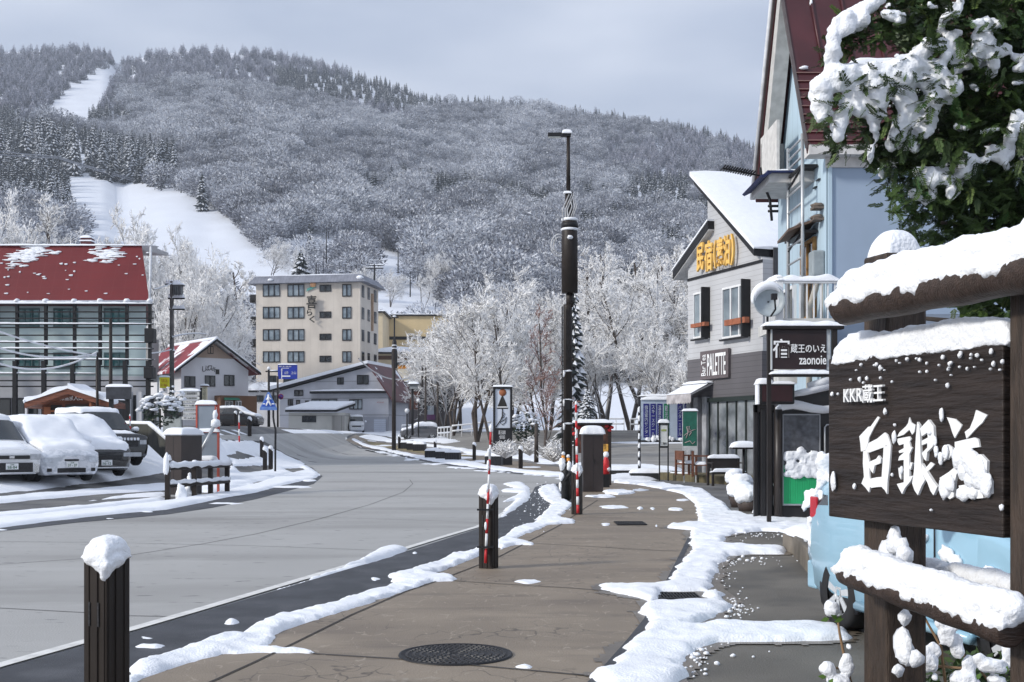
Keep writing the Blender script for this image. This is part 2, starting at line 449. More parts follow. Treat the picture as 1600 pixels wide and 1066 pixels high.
# ---------------------------------------------------------------- ground sheets and lying snow
def sheet(name, pxpoly, dz, m, world=None, step=1.0, kind='structure'):
    pts = world or [G(*p) for p in pxpoly]
    bm = bmesh.new()
    vs = [bm.verts.new((x, y, 0)) for x, y in pts]
    bm.faces.new(vs)
    bmesh.ops.triangulate(bm, faces=bm.faces[:])
    xs = [p[0] for p in pts]; ys = [p[1] for p in pts]
    for ax, (a, b) in ((0, (min(xs), max(xs))), (1, (min(ys), max(ys)))):
        k = math.ceil(a / step) * step
        while k < b:
            co = [0, 0, 0]; no = [0, 0, 0]; co[ax] = k; no[ax] = 1
            bmesh.ops.bisect_plane(bm, geom=bm.verts[:] + bm.edges[:] + bm.faces[:], plane_co=co, plane_no=no)
            k += step
    for v in bm.verts: v.co.z = float(zg(v.co.x, v.co.y)) + dz
    bmesh.ops.recalc_face_normals(bm, faces=bm.faces[:])
    if bm.faces[:] and bm.faces[0].normal.z < 0: bmesh.ops.reverse_faces(bm, faces=bm.faces[:])
    me = bpy.data.meshes.new(name); bm.to_mesh(me); bm.free()
    me.materials.append(m)
    o = bpy.data.objects.new(name, me); COL.objects.link(o)
    return tag(o, kind=kind)
def strip(name, pxline, width, dz, m, world=None, kind='structure', seg=0.8, taper=None):
    """a band of even width along a line on the ground"""
    pts = [Vector((*p, 0)) for p in (world or [G(*p) for p in pxline])]
    fine = [pts[0]]
    for a, b in zip(pts, pts[1:]):
        n = max(1, int((b - a).length / seg))
        fine += [a.lerp(b, (i + 1) / n) for i in range(n)]
    mb = MB(); vs = []
    for i, p in enumerate(fine):
        d = (fine[min(i + 1, len(fine) - 1)] - fine[max(i - 1, 0)]).normalized(); nrm = Vector((-d.y, d.x, 0))
        for q in (p + nrm * width / 2, p - nrm * width / 2): vs.append((q.x, q.y, float(zg(q.x, q.y)) + dz))
    mb.add(vs, [(2 * i, 2 * i + 1, 2 * i + 3, 2 * i + 2) for i in range(len(fine) - 1)])
    o = mb.build(name, m)
    return tag(o, kind=kind)
def _inside(px, py, poly):
    n = len(poly); ins = np.zeros(px.shape, bool); j = n - 1
    for i in range(n):
        xi, yi = poly[i]; xj, yj = poly[j]
        c = ((yi > py) != (yj > py)) & (px < (xj - xi) * (py - yi) / (yj - yi + 1e-12) + xi)
        ins ^= c; j = i
    return ins
def _dist(px, py, poly):
    d = np.full(px.shape, 1e9); n = len(poly)
    for i in range(n):
        ax, ay = poly[i]; bx, by = poly[(i + 1) % n]
        ex, ey = bx - ax, by - ay; L = ex * ex + ey * ey + 1e-12
        t = np.clip(((px - ax) * ex + (py - ay) * ey) / L, 0, 1)
        d = np.minimum(d, np.hypot(px - ax - t * ex, py - ay - t * ey))
    return d
SNOWN = [0]
def snow_area(name, pxpoly, h, cell, ew=0.25, en=0.08, nf=2.0, holes=(), world=None, m=None, base=0.0, rough=0.35, parent=None, kind='stuff', label=None, hole_world=()):
    """lying snow: a height field over an outline, thin and ragged at its edge, lumpy inside"""
    SNOWN[0] += 1; sd_ = SNOWN[0] * 13
    poly = world or [G(*p) for p in pxpoly]
    xs = [p[0] for p in poly]; ys = [p[1] for p in poly]
    gx = np.arange(min(xs) - ew, max(xs) + ew + cell, cell); gy = np.arange(min(ys) - ew, max(ys) + ew + cell, cell)
    X, Y = np.meshgrid(gx, gy)
    d = _dist(X, Y, poly); d = np.where(_inside(X, Y, poly), d, -d)
    for hp in list(holes) + list(hole_world):
        q = hp if hp in hole_world else [G(*p) for p in hp]
        dh = _dist(X, Y, q); dh = np.where(_inside(X, Y, q), -dh, dh); d = np.minimum(d, dh)
    d = d + en * fbm(X * nf, Y * nf, sd_, 5)
    e = np.clip(d / ew, 0, 1)
    hh = h * (1 - (1 - e) ** 2.2) * (1 + rough * fbm(X * nf * 0.8 + 7, Y * nf * 0.8, sd_ + 3, 4)) + 0.004 * fbm(X * 14, Y * 14, sd_ + 5, 2) * e
    Z = zg(X, Y) + base + np.where(d > 0, hh, -0.006) 
    on = d > 0
    keep = on[:-1, :-1] | on[1:, :-1] | on[:-1, 1:] | on[1:, 1:]
    idx = -np.ones(X.shape, int)
    use = np.zeros(X.shape, bool)
    use[:-1, :-1] |= keep; use[1:, :-1] |= keep; use[:-1, 1:] |= keep; use[1:, 1:] |= keep
    idx[use] = np.arange(use.sum())
    V = np.stack([X[use], Y[use], Z[use]], 1)
    jj, ii = np.nonzero(keep)
    Fc = np.stack([idx[jj, ii], idx[jj, ii + 1], idx[jj + 1, ii + 1], idx[jj + 1, ii]], 1)
    return V, Fc
def snow_obj(name, pieces, m=None, kind='stuff'):
    V = []; Fc = []; b = 0
    for v, f in pieces:
        V.append(v); Fc.append(f + b); b += len(v)
    V = np.concatenate(V); Fc = np.concatenate(Fc)
    me = bpy.data.meshes.new(name); me.from_pydata(V.tolist(), [], Fc.tolist())
    me.polygons.foreach_set('use_smooth', [True] * len(me.polygons))
    me.materials.append(m or snow); me.update()
    o = bpy.data.objects.new(name, me); COL.objects.link(o)
    return tag(o, kind=kind)
def blob_poly(px, py, w, hpx, seed=0, n=12):
    random.seed(seed)
    return [(px + w / 2 * math.cos(2 * math.pi * i / n) * random.uniform(.7, 1.1), py + hpx / 2 * math.sin(2 * math.pi * i / n) * random.uniform(.7, 1.1)) for i in range(n)]
# ================================================================ THE GROUND
def ground():
    xs = [-420, -300, -220, -160, -120, -90] + list(range(-70, 71)) + [90, 120, 160, 220, 300, 420]
    ys = [-60, -30] + list(range(-12, 176))
    X, Y = np.meshgrid(np.array(xs, float), np.array(ys, float))
    Z = zg(X, Y)
    V = np.stack([X.ravel(), Y.ravel(), Z.ravel()], 1)
    nx = len(xs); f = []; mi = []
    for j in range(len(ys) - 1):
        for i in range(nx - 1):
            a = j * nx + i
            f.append((a, a + 1, a + nx + 1, a + nx))
            far = ys[j] > 117 or abs(xs[i]) >= 60 or ys[j] < -12
            mi.append(1 if far else 0)
    me = bpy.data.meshes.new('ground'); me.from_pydata(V.tolist(), [], f)
    me.materials.append(asphalt); me.materials.append(snow_far)
    me.polygons.foreach_set('material_index', mi)
    o = bpy.data.objects.new('ground', me); COL.objects.link(o); tag(o, kind='structure')
ground()
# worn paved lot beyond the far pavement
sheet('parking_lot', [(600, 692), (640, 697), (700, 706), (760, 714), (820, 722), (900, 727), (960, 733), (1010, 738), (1200, 742), (1330, 700), (1240, 675), (1000, 668), (800, 668), (690, 672), (640, 680)], 0.008, lot)
ROAD = [(-420, 1180), (-500, 905), (-160, 858), (0, 832), (120, 818), (200, 811), (262, 805), (330, 795), (400, 781), (450, 768), (490, 757), (504, 745), (488, 731), (462, 717), (440, 706), (425, 697), (412, 690), (380, 688), (300, 688), (300, 681), (400, 679), (480, 677.5), (556, 677.5), (543, 682), (540, 688), (560, 697), (600, 707.5), (650, 719), (700, 728), (760, 736.5), (820, 742.5), (890, 747), (1000, 750), (1000, 754), (900, 756.5), (850, 757), (836, 762), (832, 770), (815, 790), (775, 815), (747, 828), (600, 875), (400, 935), (200, 994), (0, 1049), (-120, 1084)]
sheet('road', ROAD, 0.014, road_m)
sheet('gutter', [(0, 1049), (200, 994), (400, 935), (600, 875), (747, 828), (775, 815), (815, 790), (832, 770), (836, 762), (850, 757), (900, 756), (930, 757), (905, 768), (893, 790), (850, 820), (775, 862), (690, 898), (600, 938), (450, 990), (300, 1042), (190, 1080), (60, 1130), (-100, 1130), (-120, 1084)], 0.02, gutter)
sheet('gutter', [(-400, 902), (0, 832), (120, 818), (200, 811), (262, 805), (330, 795), (400, 781), (450, 768), (490, 757), (504, 745), (470, 742), (430, 757), (380, 772), (320, 786), (260, 798), (200, 803), (120, 811), (0, 824), (-200, 850), (-420, 890)], 0.02, gutter)
strip('road_edge_line', [(-150, 1091), (0, 1045), (134, 1007), (201, 989), (300, 960), (400, 930), (500, 900), (600, 870), (680, 845), (747, 825), (775, 812), (800, 795)], 0.115, 0.028, white_paint)
strip('road_edge_line', [(541, 684), (541, 688), (560, 697.6), (600, 708.3), (650, 720), (700, 729)], 0.15, 0.03, white_paint)
sheet('gutter', [(543, 683), (541, 688), (560, 697), (600, 707.5), (650, 719), (700, 728), (760, 736.5), (820, 742.5), (820, 740), (760, 733.5), (700, 725), (650, 715.5), (600, 704), (566, 695), (548, 687), (548, 683)], 0.022, gutter)
# concrete road joints
for ln in ([(-300, 905), (200, 870), (320, 851), (400, 836), (500, 812), (580, 789), (630, 770), (645, 757), (640, 750)], [(-300, 840), (0, 848), (200, 850), (400, 855), (600, 862)], [(-300, 942), (0, 953), (130, 960), (200, 965), (330, 968)], [(300, 811), (400, 809), (520, 810), (700, 816), (760, 819)]):
    strip('road_joint', ln, 0.016, 0.018, joint_m)
# pavement on this side
WALK = [(190, 1080), (300, 1042), (450, 990), (600, 938), (690, 898), (775, 862), (850, 820), (893, 790), (905, 768), (930, 757), (1000, 755), (1031, 764), (1066, 774), (1086, 790), (1092, 815), (1082, 840), (1056, 896), (1018, 980), (945, 1080), (880, 1180), (-100, 1180), (60, 1125)]
sheet('pavement', WALK, 0.034, walk_m)
KERB = [(200, 1082), (330, 1035), (459, 1013), (550, 967), (634, 930), (681, 914), (775, 877), (875, 824), (915, 795), (934, 783)]
strip('pavement_joint', [(60, 1200), (400, 1042), (459, 1013), (550, 967), (634, 930), (681, 914), (775, 877), (875, 824), (915, 796), (934, 784)], 0.02, 0.04, joint_m)
for ln in ([(440, 1022), (495, 1030), (640, 1039), (760, 1050), (900, 1063), (945, 1068)], [(700, 912), (722, 914), (800, 919), (900, 925), (1015, 936)], [(831, 853), (900, 857), (1062, 866)], [(880, 820), (1085, 830)], [(909, 792), (1088, 801)], [(930, 779), (1075, 783)], [(-200, 1240), (900, 1290)]):
    strip('pavement_joint', ln, 0.022, 0.04, joint_m)
strip('pavement_edge', [(912, 1090), (948, 1054), (985, 1010), (1012, 975), (1040, 925), (1056, 892), (1078, 845)], 0.07, 0.04, gutter)
sheet('driveway', [(1092, 815), (1082, 840), (1056, 896), (1018, 980), (945, 1080), (880, 1180), (1900, 1180), (1900, 830), (1500, 800), (1250, 806), (1150, 800)], 0.03, drive_m)
sheet('pavement', [(540, 688), (548, 685), (566, 695), (600, 704), (650, 715.5), (700, 725), (760, 733.5), (820, 740), (890, 744.5), (1000, 748), (1000, 739), (900, 734), (820, 723), (760, 714.5), (700, 706), (640, 697), (600, 692), (570, 686), (556, 680)], 0.03, walk_m)
sheet('grass_verge', [(566, 688), (600, 694), (640, 701), (715, 709), (740, 714), (700, 714.5), (650, 708), (600, 699.5), (575, 693)], 0.045, grass_m, kind='stuff')
# manhole and grating
def manhole():
    c = Vector((*G(712, 1031), 0.036))
    t = thing('manhole_cover', 'round dark iron manhole cover set in the brown pavement in the foreground', 'manhole', c)
    mb = MB(); mb.lathe([(0.0, .004), (.385, .004), (.39, .012), (.405, .012), (.41, .0)], 48, caps=False)
    mb.build('ring', black_metal, t)
    g = MB()
    for k in range(7):
        r = .05 + k * .05
        n = int(2 * math.pi * r / .042)
        for i in range(n):
            a = 2 * math.pi * (i + .5 * (k % 2)) / n; ca, sa = math.cos(a), math.sin(a)
            w_ = .011
            g.add([(r * ca + dx * ca - dy * sa, r * sa + dx * sa + dy * ca, z) for z, q in ((.004, 1), (.0115, .8)) for dx, dy in ((-w_ * q, -w_ * 1.3 * q), (w_ * q, -w_ * 1.3 * q), (w_ * q, w_ * 1.3 * q), (-w_ * q, w_ * 1.3 * q))],
                  [(4, 5, 6, 7), (0, 1, 5, 4), (1, 2, 6, 5), (2, 3, 7, 6), (3, 0, 4, 7)])
    g.build('stud_pattern', mat('iron studs', (0.035, 0.034, 0.036), 0.5, .3, 9.0), t)
manhole()
def grate(px0, px1, py0, py1, label):
    a = G(px0, py1); b = G(px1, py1); c = G(px0, py0)
    t = thing('drain_grate', label, 'drain grate', (a[0], a[1], float(zg(*a)) + .036))
    L = b[0] - a[0]; D = c[1] - a[1]
    g = MB(); g.box(0, L, 0, D, 0, .004); n = max(4, int(L / .03))
    for i in range(n + 1): g.box(L * i / n - .006, L * i / n + .006, .0, D, .004, .016)
    for j in range(3): g.box(0, L, D * j / 2 - .008, D * j / 2 + .008, .004, .0175)
    g.build('bars', black_metal, t)
grate(1030, 1096, 934, 943.5, 'iron drain grate bared in the snow strip beside the pavement')
grate(965, 1011, 819, 824, 'small drain cover with snow on it farther along the pavement')

# ---------------------------------------------------------------- snow lying on the ground
S = snow_area
def cl(px, py, w, hp, h, seed): return S('c', blob_poly(px, py, w, hp, seed), h, 0.018, 0.10, 0.03, 5.0)
right = [(930, 1085), (912, 1061), (940, 1060), (969, 1021), (1003, 999), (1012, 980), (1000, 965), (1006, 943), (928, 926), (930, 919), (959, 920), (1030, 921), (1040, 915), (1050, 896), (1078, 865), (1075, 846), (1078, 832), (1040, 829), (1041, 825), (1088, 822), (1090, 815), (1087, 796), (1081, 784), (1066, 774), (1031, 766), (1000, 760), (960, 756), (960, 752.5), (1019, 754), (1065, 762), (1100, 767), (1115, 779), (1131, 788), (1144, 804), (1187, 811), (1268, 810), (1300, 812), (1290, 830), (1240, 836), (1190, 834), (1153, 837), (1134, 843), (1137, 857), (1231, 861), (1231, 871), (1175, 871), (1144, 874), (1131, 884), (1122, 902), (1115, 927), (1131, 936), (1144, 956), (1112, 977), (1084, 987), (1144, 984), (1320, 984), (1330, 1009), (1128, 1013), (1097, 1022), (1078, 1038), (1072, 1065), (1068, 1090), (1040, 1160), (860, 1160)]
kerb = [(190, 1080), (201, 1051), (255, 1033), (295, 1016), (335, 1008), (376, 995), (400, 981), (434, 967), (494, 955), (522, 950), (534, 942), (587, 928), (616, 917), (603, 903), (631, 899), (691, 878), (712, 867), (725, 869), (748, 861), (775, 849), (803, 830), (831, 821), (850, 805), (862, 789), (850, 783), (840, 770), (846, 762), (868, 758), (880, 780), (897, 792), (875, 811), (900, 817), (897, 821), (862, 823), (844, 831), (819, 840), (806, 846), (837, 853), (836, 856), (806, 856), (784, 863), (775, 859), (747, 874), (728, 881), (690, 896), (675, 900), (719, 910), (718, 914), (681, 915), (650, 925), (600, 942), (534, 964), (450, 989), (419, 1020), (494, 1024), (492, 1029), (419, 1029), (349, 1030), (268, 1052), (228, 1068), (160, 1100)]
wet_m = mat('wet ground', (0.13, 0.108, 0.084), 0.35, 0.2, 2.0, 0.2, 60.0, spec=0.5)
def wet(pxpoly):
    poly = [G(*p) for p in pxpoly if p[1] < 1100]
    xs = [p[0] for p in poly]; ys = [p[1] for p in poly]; c = .05
    X, Y = np.meshgrid(np.arange(min(xs) - .4, max(xs) + .4, c), np.arange(min(ys) - .4, min(22, max(ys)) + .4, c))
    d = _dist(X, Y, poly); d = np.where(_inside(X, Y, poly), d, -d) + .10 + .14 * fbm(X * 2.5, Y * 2.5, 77, 4)
    on = d > 0; keep = on[:-1, :-1] & on[1:, :-1] & on[:-1, 1:] & on[1:, 1:]
    idx = np.arange(X.size).reshape(X.shape); jj, ii = np.nonzero(keep)
    V = np.stack([X.ravel(), Y.ravel(), zg(X, Y).ravel() + .0385], 1); Fc = np.stack([idx[jj, ii], idx[jj, ii + 1], idx[jj + 1, ii + 1], idx[jj + 1, ii]], 1)
    use, inv = np.unique(Fc.ravel(), return_inverse=True)
    snow_obj('wet_ground', [(V[use], inv.reshape(-1, 4))], wet_m, 'structure')
P = [S('k', kerb, 0.07, 0.026, 0.085, 0.07, 4.5, rough=.6)]
wet(right)
P.append(S('r', right, 0.085, 0.028, 0.12, 0.085, 3.6, rough=.5, holes=[[(1030, 947), (1034, 931), (1093, 931), (1100, 947)]]))
P.append(S('a', [(530, 889), (556, 882), (587, 863), (612, 857), (640, 860), (620, 870), (575, 884)], 0.08, 0.03, 0.14, 0.03, 4.0))
P.append(S('a', [(415, 930), (470, 912), (530, 889), (590, 873), (575, 884), (500, 905)], 0.035, 0.03, 0.08, 0.06, 5.0))
P.append(S('a', [(776, 814), (787, 797), (806, 783), (784, 786), (790, 782), (812, 771), (784, 770), (784, 766), (809, 766), (784, 757), (817, 755), (829, 764), (829, 780), (812, 793), (792, 808)], 0.07, 0.05, 0.2, 0.07, 2.5))
for i, (a, b, c_, d_, h) in enumerate([(362, 977, 34, 9, .05), (236, 1015, 60, 9, .045), (586, 908, 26, 8, .035), (556, 913, 9, 5, .03), (626, 890, 8, 4, .03), (648, 866, 14, 5, .04), (826, 914, 56, 9, .045), (612, 1039, 42, 9, .05), (598, 1048, 9, 5, .03), (632, 1047, 9, 6, .03), (820, 1050, 42, 10, .05), (790, 1043, 10, 4, .02), (914, 856, 16, 4, .03), (946, 823, 24, 6, .05), (960, 795, 60, 6, .05), (1000, 797, 12, 6, .07), (1020, 798, 14, 5, .05), (1056, 799, 30, 5, .06), (1026, 825, 6, 6, .08), (1065, 784, 28, 4, .05), (965, 772, 55, 7, .09), (940, 778, 60, 5, .06), (1000, 768, 30, 4, .05), (738, 890, 12, 4, .02), (1218, 885, 6, 3, .02), (1195, 902, 7, 3, .02), (1246, 975, 9, 5, .03), (1230, 1052, 54, 8, .02), (300, 990, 8, 3, .02), (247, 968, 9, 4, .03), (230, 1001, 50, 8, .03)]):
    P.append(cl(a, b, c_, d_, h, i))
snow_obj('snow', P)
# slush crumbs along the driveway edge and the kerb
random.seed(5)
mb = MB()
for k in range(520):
    base = random.choice([(1150, 957, 24, 16), (1110, 1000, 60, 30), (1130, 900, 20, 50), (830, 800, 30, 24), (845, 780, 16, 16), (1090, 1030, 20, 30), (1160, 880, 60, 8), (1200, 840, 80, 6)])
    p = G(base[0] + random.gauss(0, base[2] * .6), base[1] + random.gauss(0, base[3] * .6))
    r = random.uniform(.003, .009) if random.random() < .85 else random.uniform(.01, .02)
    mb.ball((p[0], p[1], .04), (r * 1.5, r * 1.3, r), k, .4, 6)
tag(mb.build('snow_crumbs', snow), kind='stuff')
# left side: parking lot snow, tracks, traffic island
holes1 = [[(355, 716), (372, 706), (398, 714), (380, 718)], [(368, 731), (420, 727), (424, 736), (380, 741)], [(392, 690), (402, 690), (405, 692), (394, 692)], [(445, 733), (470, 731), (492, 738), (470, 742), (452, 738)], [(455, 748), (480, 746), (488, 748), (462, 753)], [(365, 760), (380, 757), (428, 749), (400, 756)]]
P = [S('l', [(-260, 670), (-260, 800), (-80, 776), (0, 769), (60, 765), (120, 757), (180, 750), (258, 739), (330, 733), (360, 722), (350, 690), (310, 676), (262, 672), (100, 669)], 0.09, 0.22, 0.5, 0.2, 0.9),
     S('l', [(-80, 783), (0, 778), (60, 772), (120, 767), (200, 760), (258, 756), (330, 752), (340, 756), (258, 766), (170, 772), (140, 775), (60, 781), (0, 787), (-80, 793)], 0.07, 0.08, 0.3, 0.12, 1.2),
     S('l', [(140, 783), (200, 773), (258, 770), (258, 776), (190, 778)], 0.05, 0.08, 0.3, 0.2, 1.2),
     S('l', [(-200, 835), (-80, 812), (0, 803.5), (80, 797), (160, 789), (258, 778), (255, 783), (160, 794), (80, 803), (0, 810), (-200, 842)], 0.07, 0.07, 0.2, 0.08, 1.5),
     S('l', [(-200, 848), (0, 812), (80, 805), (160, 797), (262, 785), (330, 773), (400, 757), (430, 746), (470, 737), (484, 731), (500, 742), (495, 748), (440, 760), (400, 771), (320, 785), (260, 797), (200, 803), (120, 812), (60, 819), (0, 827), (-200, 862)], 0.085, 0.07, 0.25, 0.08, 1.5),
     S('l', [(340, 690), (395, 689), (420, 699), (440, 708), (475, 724), (500, 742), (470, 737), (430, 746), (400, 756), (330, 770), (300, 768), (350, 745), (362, 720)], 0.09, 0.09, 0.3, 0.15, 1.3, holes=holes1),
     S('l', [(395, 690), (412, 688), (300, 689), (300, 681), (200, 676), (230, 668), (320, 672), (350, 690)], 0.09, 0.2, 0.5, 0.2, 0.9)]
for a, b, c_, d_, h in [(230, 801, 30, 3, .03), (170, 812, 24, 2.5, .03), (0, 830, 30, 3, .03), (450, 762, 90, 3, .04), (350, 788, 60, 3, .03), (482, 752, 30, 3, .05), (60, 815, 20, 2, .03)]:
    P.append(S('c', blob_poly(a, b, c_, d_, a), h, 0.04, 0.15, 0.08, 3.0))
snow_obj('snow', P)
# far kerb and beyond
P = [S('f', [(548, 687), (556, 692), (600, 704.5), (650, 716.5), (700, 725.5), (760, 734), (820, 740.5), (890, 745.5), (960, 747), (960, 744), (890, 741), (820, 735.5), (770, 729), (730, 720), (700, 719), (650, 711), (600, 700), (560, 689), (552, 685)], 0.10, 0.12, 0.4, 0.25, 0.9),
     S('f', [(560, 683), (600, 690), (640, 695), (700, 701), (730, 709), (760, 712), (820, 719), (900, 728), (960, 735), (1000, 738), (1000, 733), (930, 727), (880, 716), (820, 710), (760, 706), (730, 702), (690, 697), (640, 690), (600, 684), (575, 680)], 0.12, 0.14, 0.5, 0.3, 0.8),
     S('f', [(920, 752), (960, 752), (1020, 750), (1060, 744), (1065, 734), (1010, 728), (940, 730), (925, 738), (980, 742), (940, 747)], 0.13, 0.09, 0.4, 0.2, 1.2),
     S('f', [(930, 692), (1000, 690), (1090, 690), (1090, 693), (1000, 694)], 0.05, 0.15, 0.4, 0.3, 0.8),
     S('f', [(330, 677), (430, 677.5), (500, 677), (560, 677), (560, 675.4), (440, 675.4), (330, 675)], 0.1, 0.5, 1.0, 0.6, 0.3),
     S('f', [(600, 681), (640, 688), (700, 693), (720, 690), (680, 680), (660, 674), (640, 672), (600, 674)], 0.12, 0.3, 0.9, 0.5, 0.5),
     S('f', [(640, 672), (800, 671), (1000, 671), (1160, 675), (1160, 669), (900, 667), (640, 669)], 0.15, 0.4, 1.0, 0.6, 0.4)]
for i in range(26):
    random.seed(i); u = random.random(); x = 560 + u * 330; 
    y = np.interp(x, [560, 600, 650, 700, 760, 820, 890], [699, 710, 721.5, 731, 738, 744, 748]) - random.uniform(-1.5, 3)
    P.append(S('c', blob_poly(x, y, random.uniform(8, 34), random.uniform(1.2, 2.6), i), .05, .08, .3, .15, 1.5))
for a, b, c_, d_ in [(600, 697, 40, 3), (640, 700, 50, 2), (690, 712, 40, 3), (720, 716, 46, 4), (760, 722, 60, 4), (700, 705, 40, 2.5), (830, 731, 50, 2), (575, 690, 30, 2), (745, 711, 60, 3), (860, 724, 40, 4)]:
    P.append(S('c', blob_poly(a, b, c_, d_, a), .06, .1, .4, .3, 0.9))
snow_obj('snow', P)
# ================================================================ THE HILL AND ITS WOODS
RID = [(-700, 120), (-300, 95), (0, 82), (60, 80), (120, 80), (168, 84), (186, 104), (200, 98), (230, 88), (290, 80), (350, 82), (400, 86), (440, 90), (480, 98), (520, 108), (560, 122), (600, 134), (640, 146), (680, 156), (720, 162), (760, 164), (820, 168), (920, 180), (1000, 192), (1050, 198), (1120, 212), (1180, 232), (1300, 270), (1500, 330), (1900, 420), (2600, 480)]
YB, YR, HP = 165.0, 1250.0, 0.92
def ridge(px): return np.interp(px, [p[0] for p in RID], [p[1] for p in RID])
def hill_pz(px, t):
    """photo row and depth of the hill along a sight line; t runs from its foot to its crest"""
    px = np.asarray(px, float); t = np.asarray(t, float)
    pb = HY - (2.2 - CH) * F / YB
    wob = 9 * fbm(px / 130.0, t * 5, 3, 3) * np.sin(np.clip(t, 0, 1) * math.pi)
    py = pb + (ridge(px) - pb) * t ** HP + wob
    return py, YB * (YR / YB) ** t
def hill_t(px, py):
    lo, hi = 0.0, 1.0
    for _ in range(24):
        m = (lo + hi) / 2
        if hill_pz(px, m)[0] > py: lo = m
        else: hi = m
    return lo
def H(px, py):
    t = hill_t(px, py); Y = YB * (YR / YB) ** t
    return W(px, float(hill_pz(px, t)[0]), Y)
def hill():
    pxs = np.concatenate([np.arange(-700, -60, 40), np.arange(-60, 1320, 12), np.arange(1320, 2600, 60)])
    ts = np.linspace(0, 1, 90)
    V = []; f = []
    for t in ts:
        py, Y = hill_pz(pxs, np.full(pxs.shape, t))
        for a, b in zip(pxs, py): V.append((PX(a, Y), Y, PZ(b, Y)) if np.ndim(Y) == 0 else None)
    n = len(pxs)
    V = []
    for t in ts:
        py, Y = hill_pz(pxs, np.full(pxs.shape, t))
        V += [(PX(a, y), y, PZ(b, y)) for a, b, y in zip(pxs, py, Y)]
    for k, dz in ((1.12, -40), (1.4, -200)):       # the far side falls away
        V += [(PX(a, YR * k), YR * k, PZ(float(ridge(a)), YR) + dz) for a in pxs]
    rows = len(ts) + 2
    for j in range(rows - 1):
        for i in range(n - 1):
            a = j * n + i; f.append((a, a + 1, a + n + 1, a + n))
    me = bpy.data.meshes.new('hill'); me.from_pydata(V, [], f); me.materials.append(snow_far)
    me.polygons.foreach_set('use_smooth', [True] * len(f))
    o = bpy.data.objects.new('hill', me); COL.objects.link(o); tag(o, kind='structure')
hill()

# prototypes of far trees, many small twig-sized faces
frost1 = mat('frosted twigs', (0.30, 0.31, 0.355), 0.9, 0.25, 0.4)
frost2 = mat('white frosted twigs', (0.72, 0.74, 0.78), 0.9, 0.15, 0.4)
twigdk = mat('bare twigs', (0.085, 0.085, 0.10), 0.9, 0.25, 0.4)
larch1 = mat('frosted larch', (0.15, 0.155, 0.20), 0.9, 0.25, 0.4)
larch2 = mat('frosted larch tips', (0.42, 0.42, 0.48), 0.9, 0.2, 0.4)
fir_d = mat('dark fir needles', (0.028, 0.036, 0.036), 0.9, 0.3, 0.6)
fir_s = mat('snow on fir branches', (0.74, 0.76, 0.80), 0.8, 0.06, 0.6)
def leafy(seed, n, shape, mats_p, size, name, mats, stalk=True):
    rnd = random.Random(seed); mb = MB()
    for i in range(n):
        while True:
            p = Vector((rnd.uniform(-1, 1), rnd.uniform(-1, 1), rnd.uniform(0, 1)))
            r = p.xy.length; lim = shape(p.z)
            if lim > 0 and r <= lim and (r > lim * 0.45 or rnd.random() < .25): break
        h = Vector((p.x, p.y, 0.5 * (p.z - .3))).normalized()
        d = (h + Vector((rnd.gauss(0, .5), rnd.gauss(0, .5), rnd.gauss(.25, .4)))).normalized()
        s = d.cross(Vector((rnd.gauss(0, 1), rnd.gauss(0, 1), rnd.gauss(0, 1)))).normalized()
        L = size * rnd.uniform(.6, 1.4); wd = L * rnd.uniform(.12, .3)
        u = min(.999, max(0, rnd.random() * .75 + .42 * (p.z - .25) + .25 * (d.z - .3))); mi = next(k for k, q in enumerate(mats_p) if u <= q)
        q = p
        mb.add([q - s * wd, q + s * wd * .6, q + d * L + s * wd * .3, q + d * L * .9 - s * wd], [(0, 1, 2, 3)], mi)
    if stalk: mb.tube([(0, 0, -.1), (0.01, 0.01, .45), (0, 0, .8)], [.02, .014, .006], 4, 0, False)
    me = bpy.data.meshes.new(name); me.from_pydata(mb.v, [], mb.f)
    for m in mats: me.materials.append(m)
    me.polygons.foreach_set('material_index', mb.mi)
    return bpy.data.objects.new(name, me)
def fir_mesh(seed, tiers=11, per=9, rad=.2, snowy=.7, droop=.35, lop=0.12):
    rnd = random.Random(seed); mb = MB()
    mb.tube([(0, 0, -.05), (0, 0, 1)], [.014, .002], 5, 0, False)
    for k in range(tiers):
        z = .08 + .9 * (k / tiers) ** .95
        r = rad * (1 - (z - .06)) ** .85 * rnd.uniform(.9, 1.1) + .008
        for j in range(per):
            a = 2 * math.pi * (j + rnd.random() * .7) / per + k
            L = r * rnd.uniform(.72, 1.12); wv = L * rnd.uniform(.22, .4)
            d = Vector((math.cos(a), math.sin(a), 0)); s = Vector((-d.y, d.x, 0)); z0 = z + rnd.uniform(-.02, .02)
            b = Vector((0, 0, z0)); dr = L * droop * rnd.uniform(.6, 1.5)
            m1 = b + d * L * .55 - Vector((0, 0, dr * .3)); m2 = b + d * L - Vector((0, 0, dr))
            hang = Vector((0, 0, -L * .22))
            mb.add([b, m1 + s * wv + hang, m2, m1 - s * wv + hang, m1 + Vector((0, 0, .012))], [(0, 1, 4), (1, 2, 4), (2, 3, 4), (3, 0, 4)], 0)
            if rnd.random() < snowy:
                up = Vector((0, 0, .008)); q = rnd.uniform(.45, .85)
                mb.add([b + d * L * .25 + up, m1 + s * wv * q + up + hang * q, m2 + up, m1 - s * wv * q + up + hang * q, m1 + up * 2.6], [(0, 1, 4), (1, 2, 4), (2, 3, 4), (3, 0, 4)], 1)
    return mb
def proto_fir(seed, **k):
    mb = fir_mesh(seed, **k)
    me = bpy.data.meshes.new('fir'); me.from_pydata(mb.v, [], mb.f); me.materials.append(fir_d); me.materials.append(fir_s)
    me.polygons.foreach_set('material_index', mb.mi)
    return bpy.data.objects.new('fir', me)
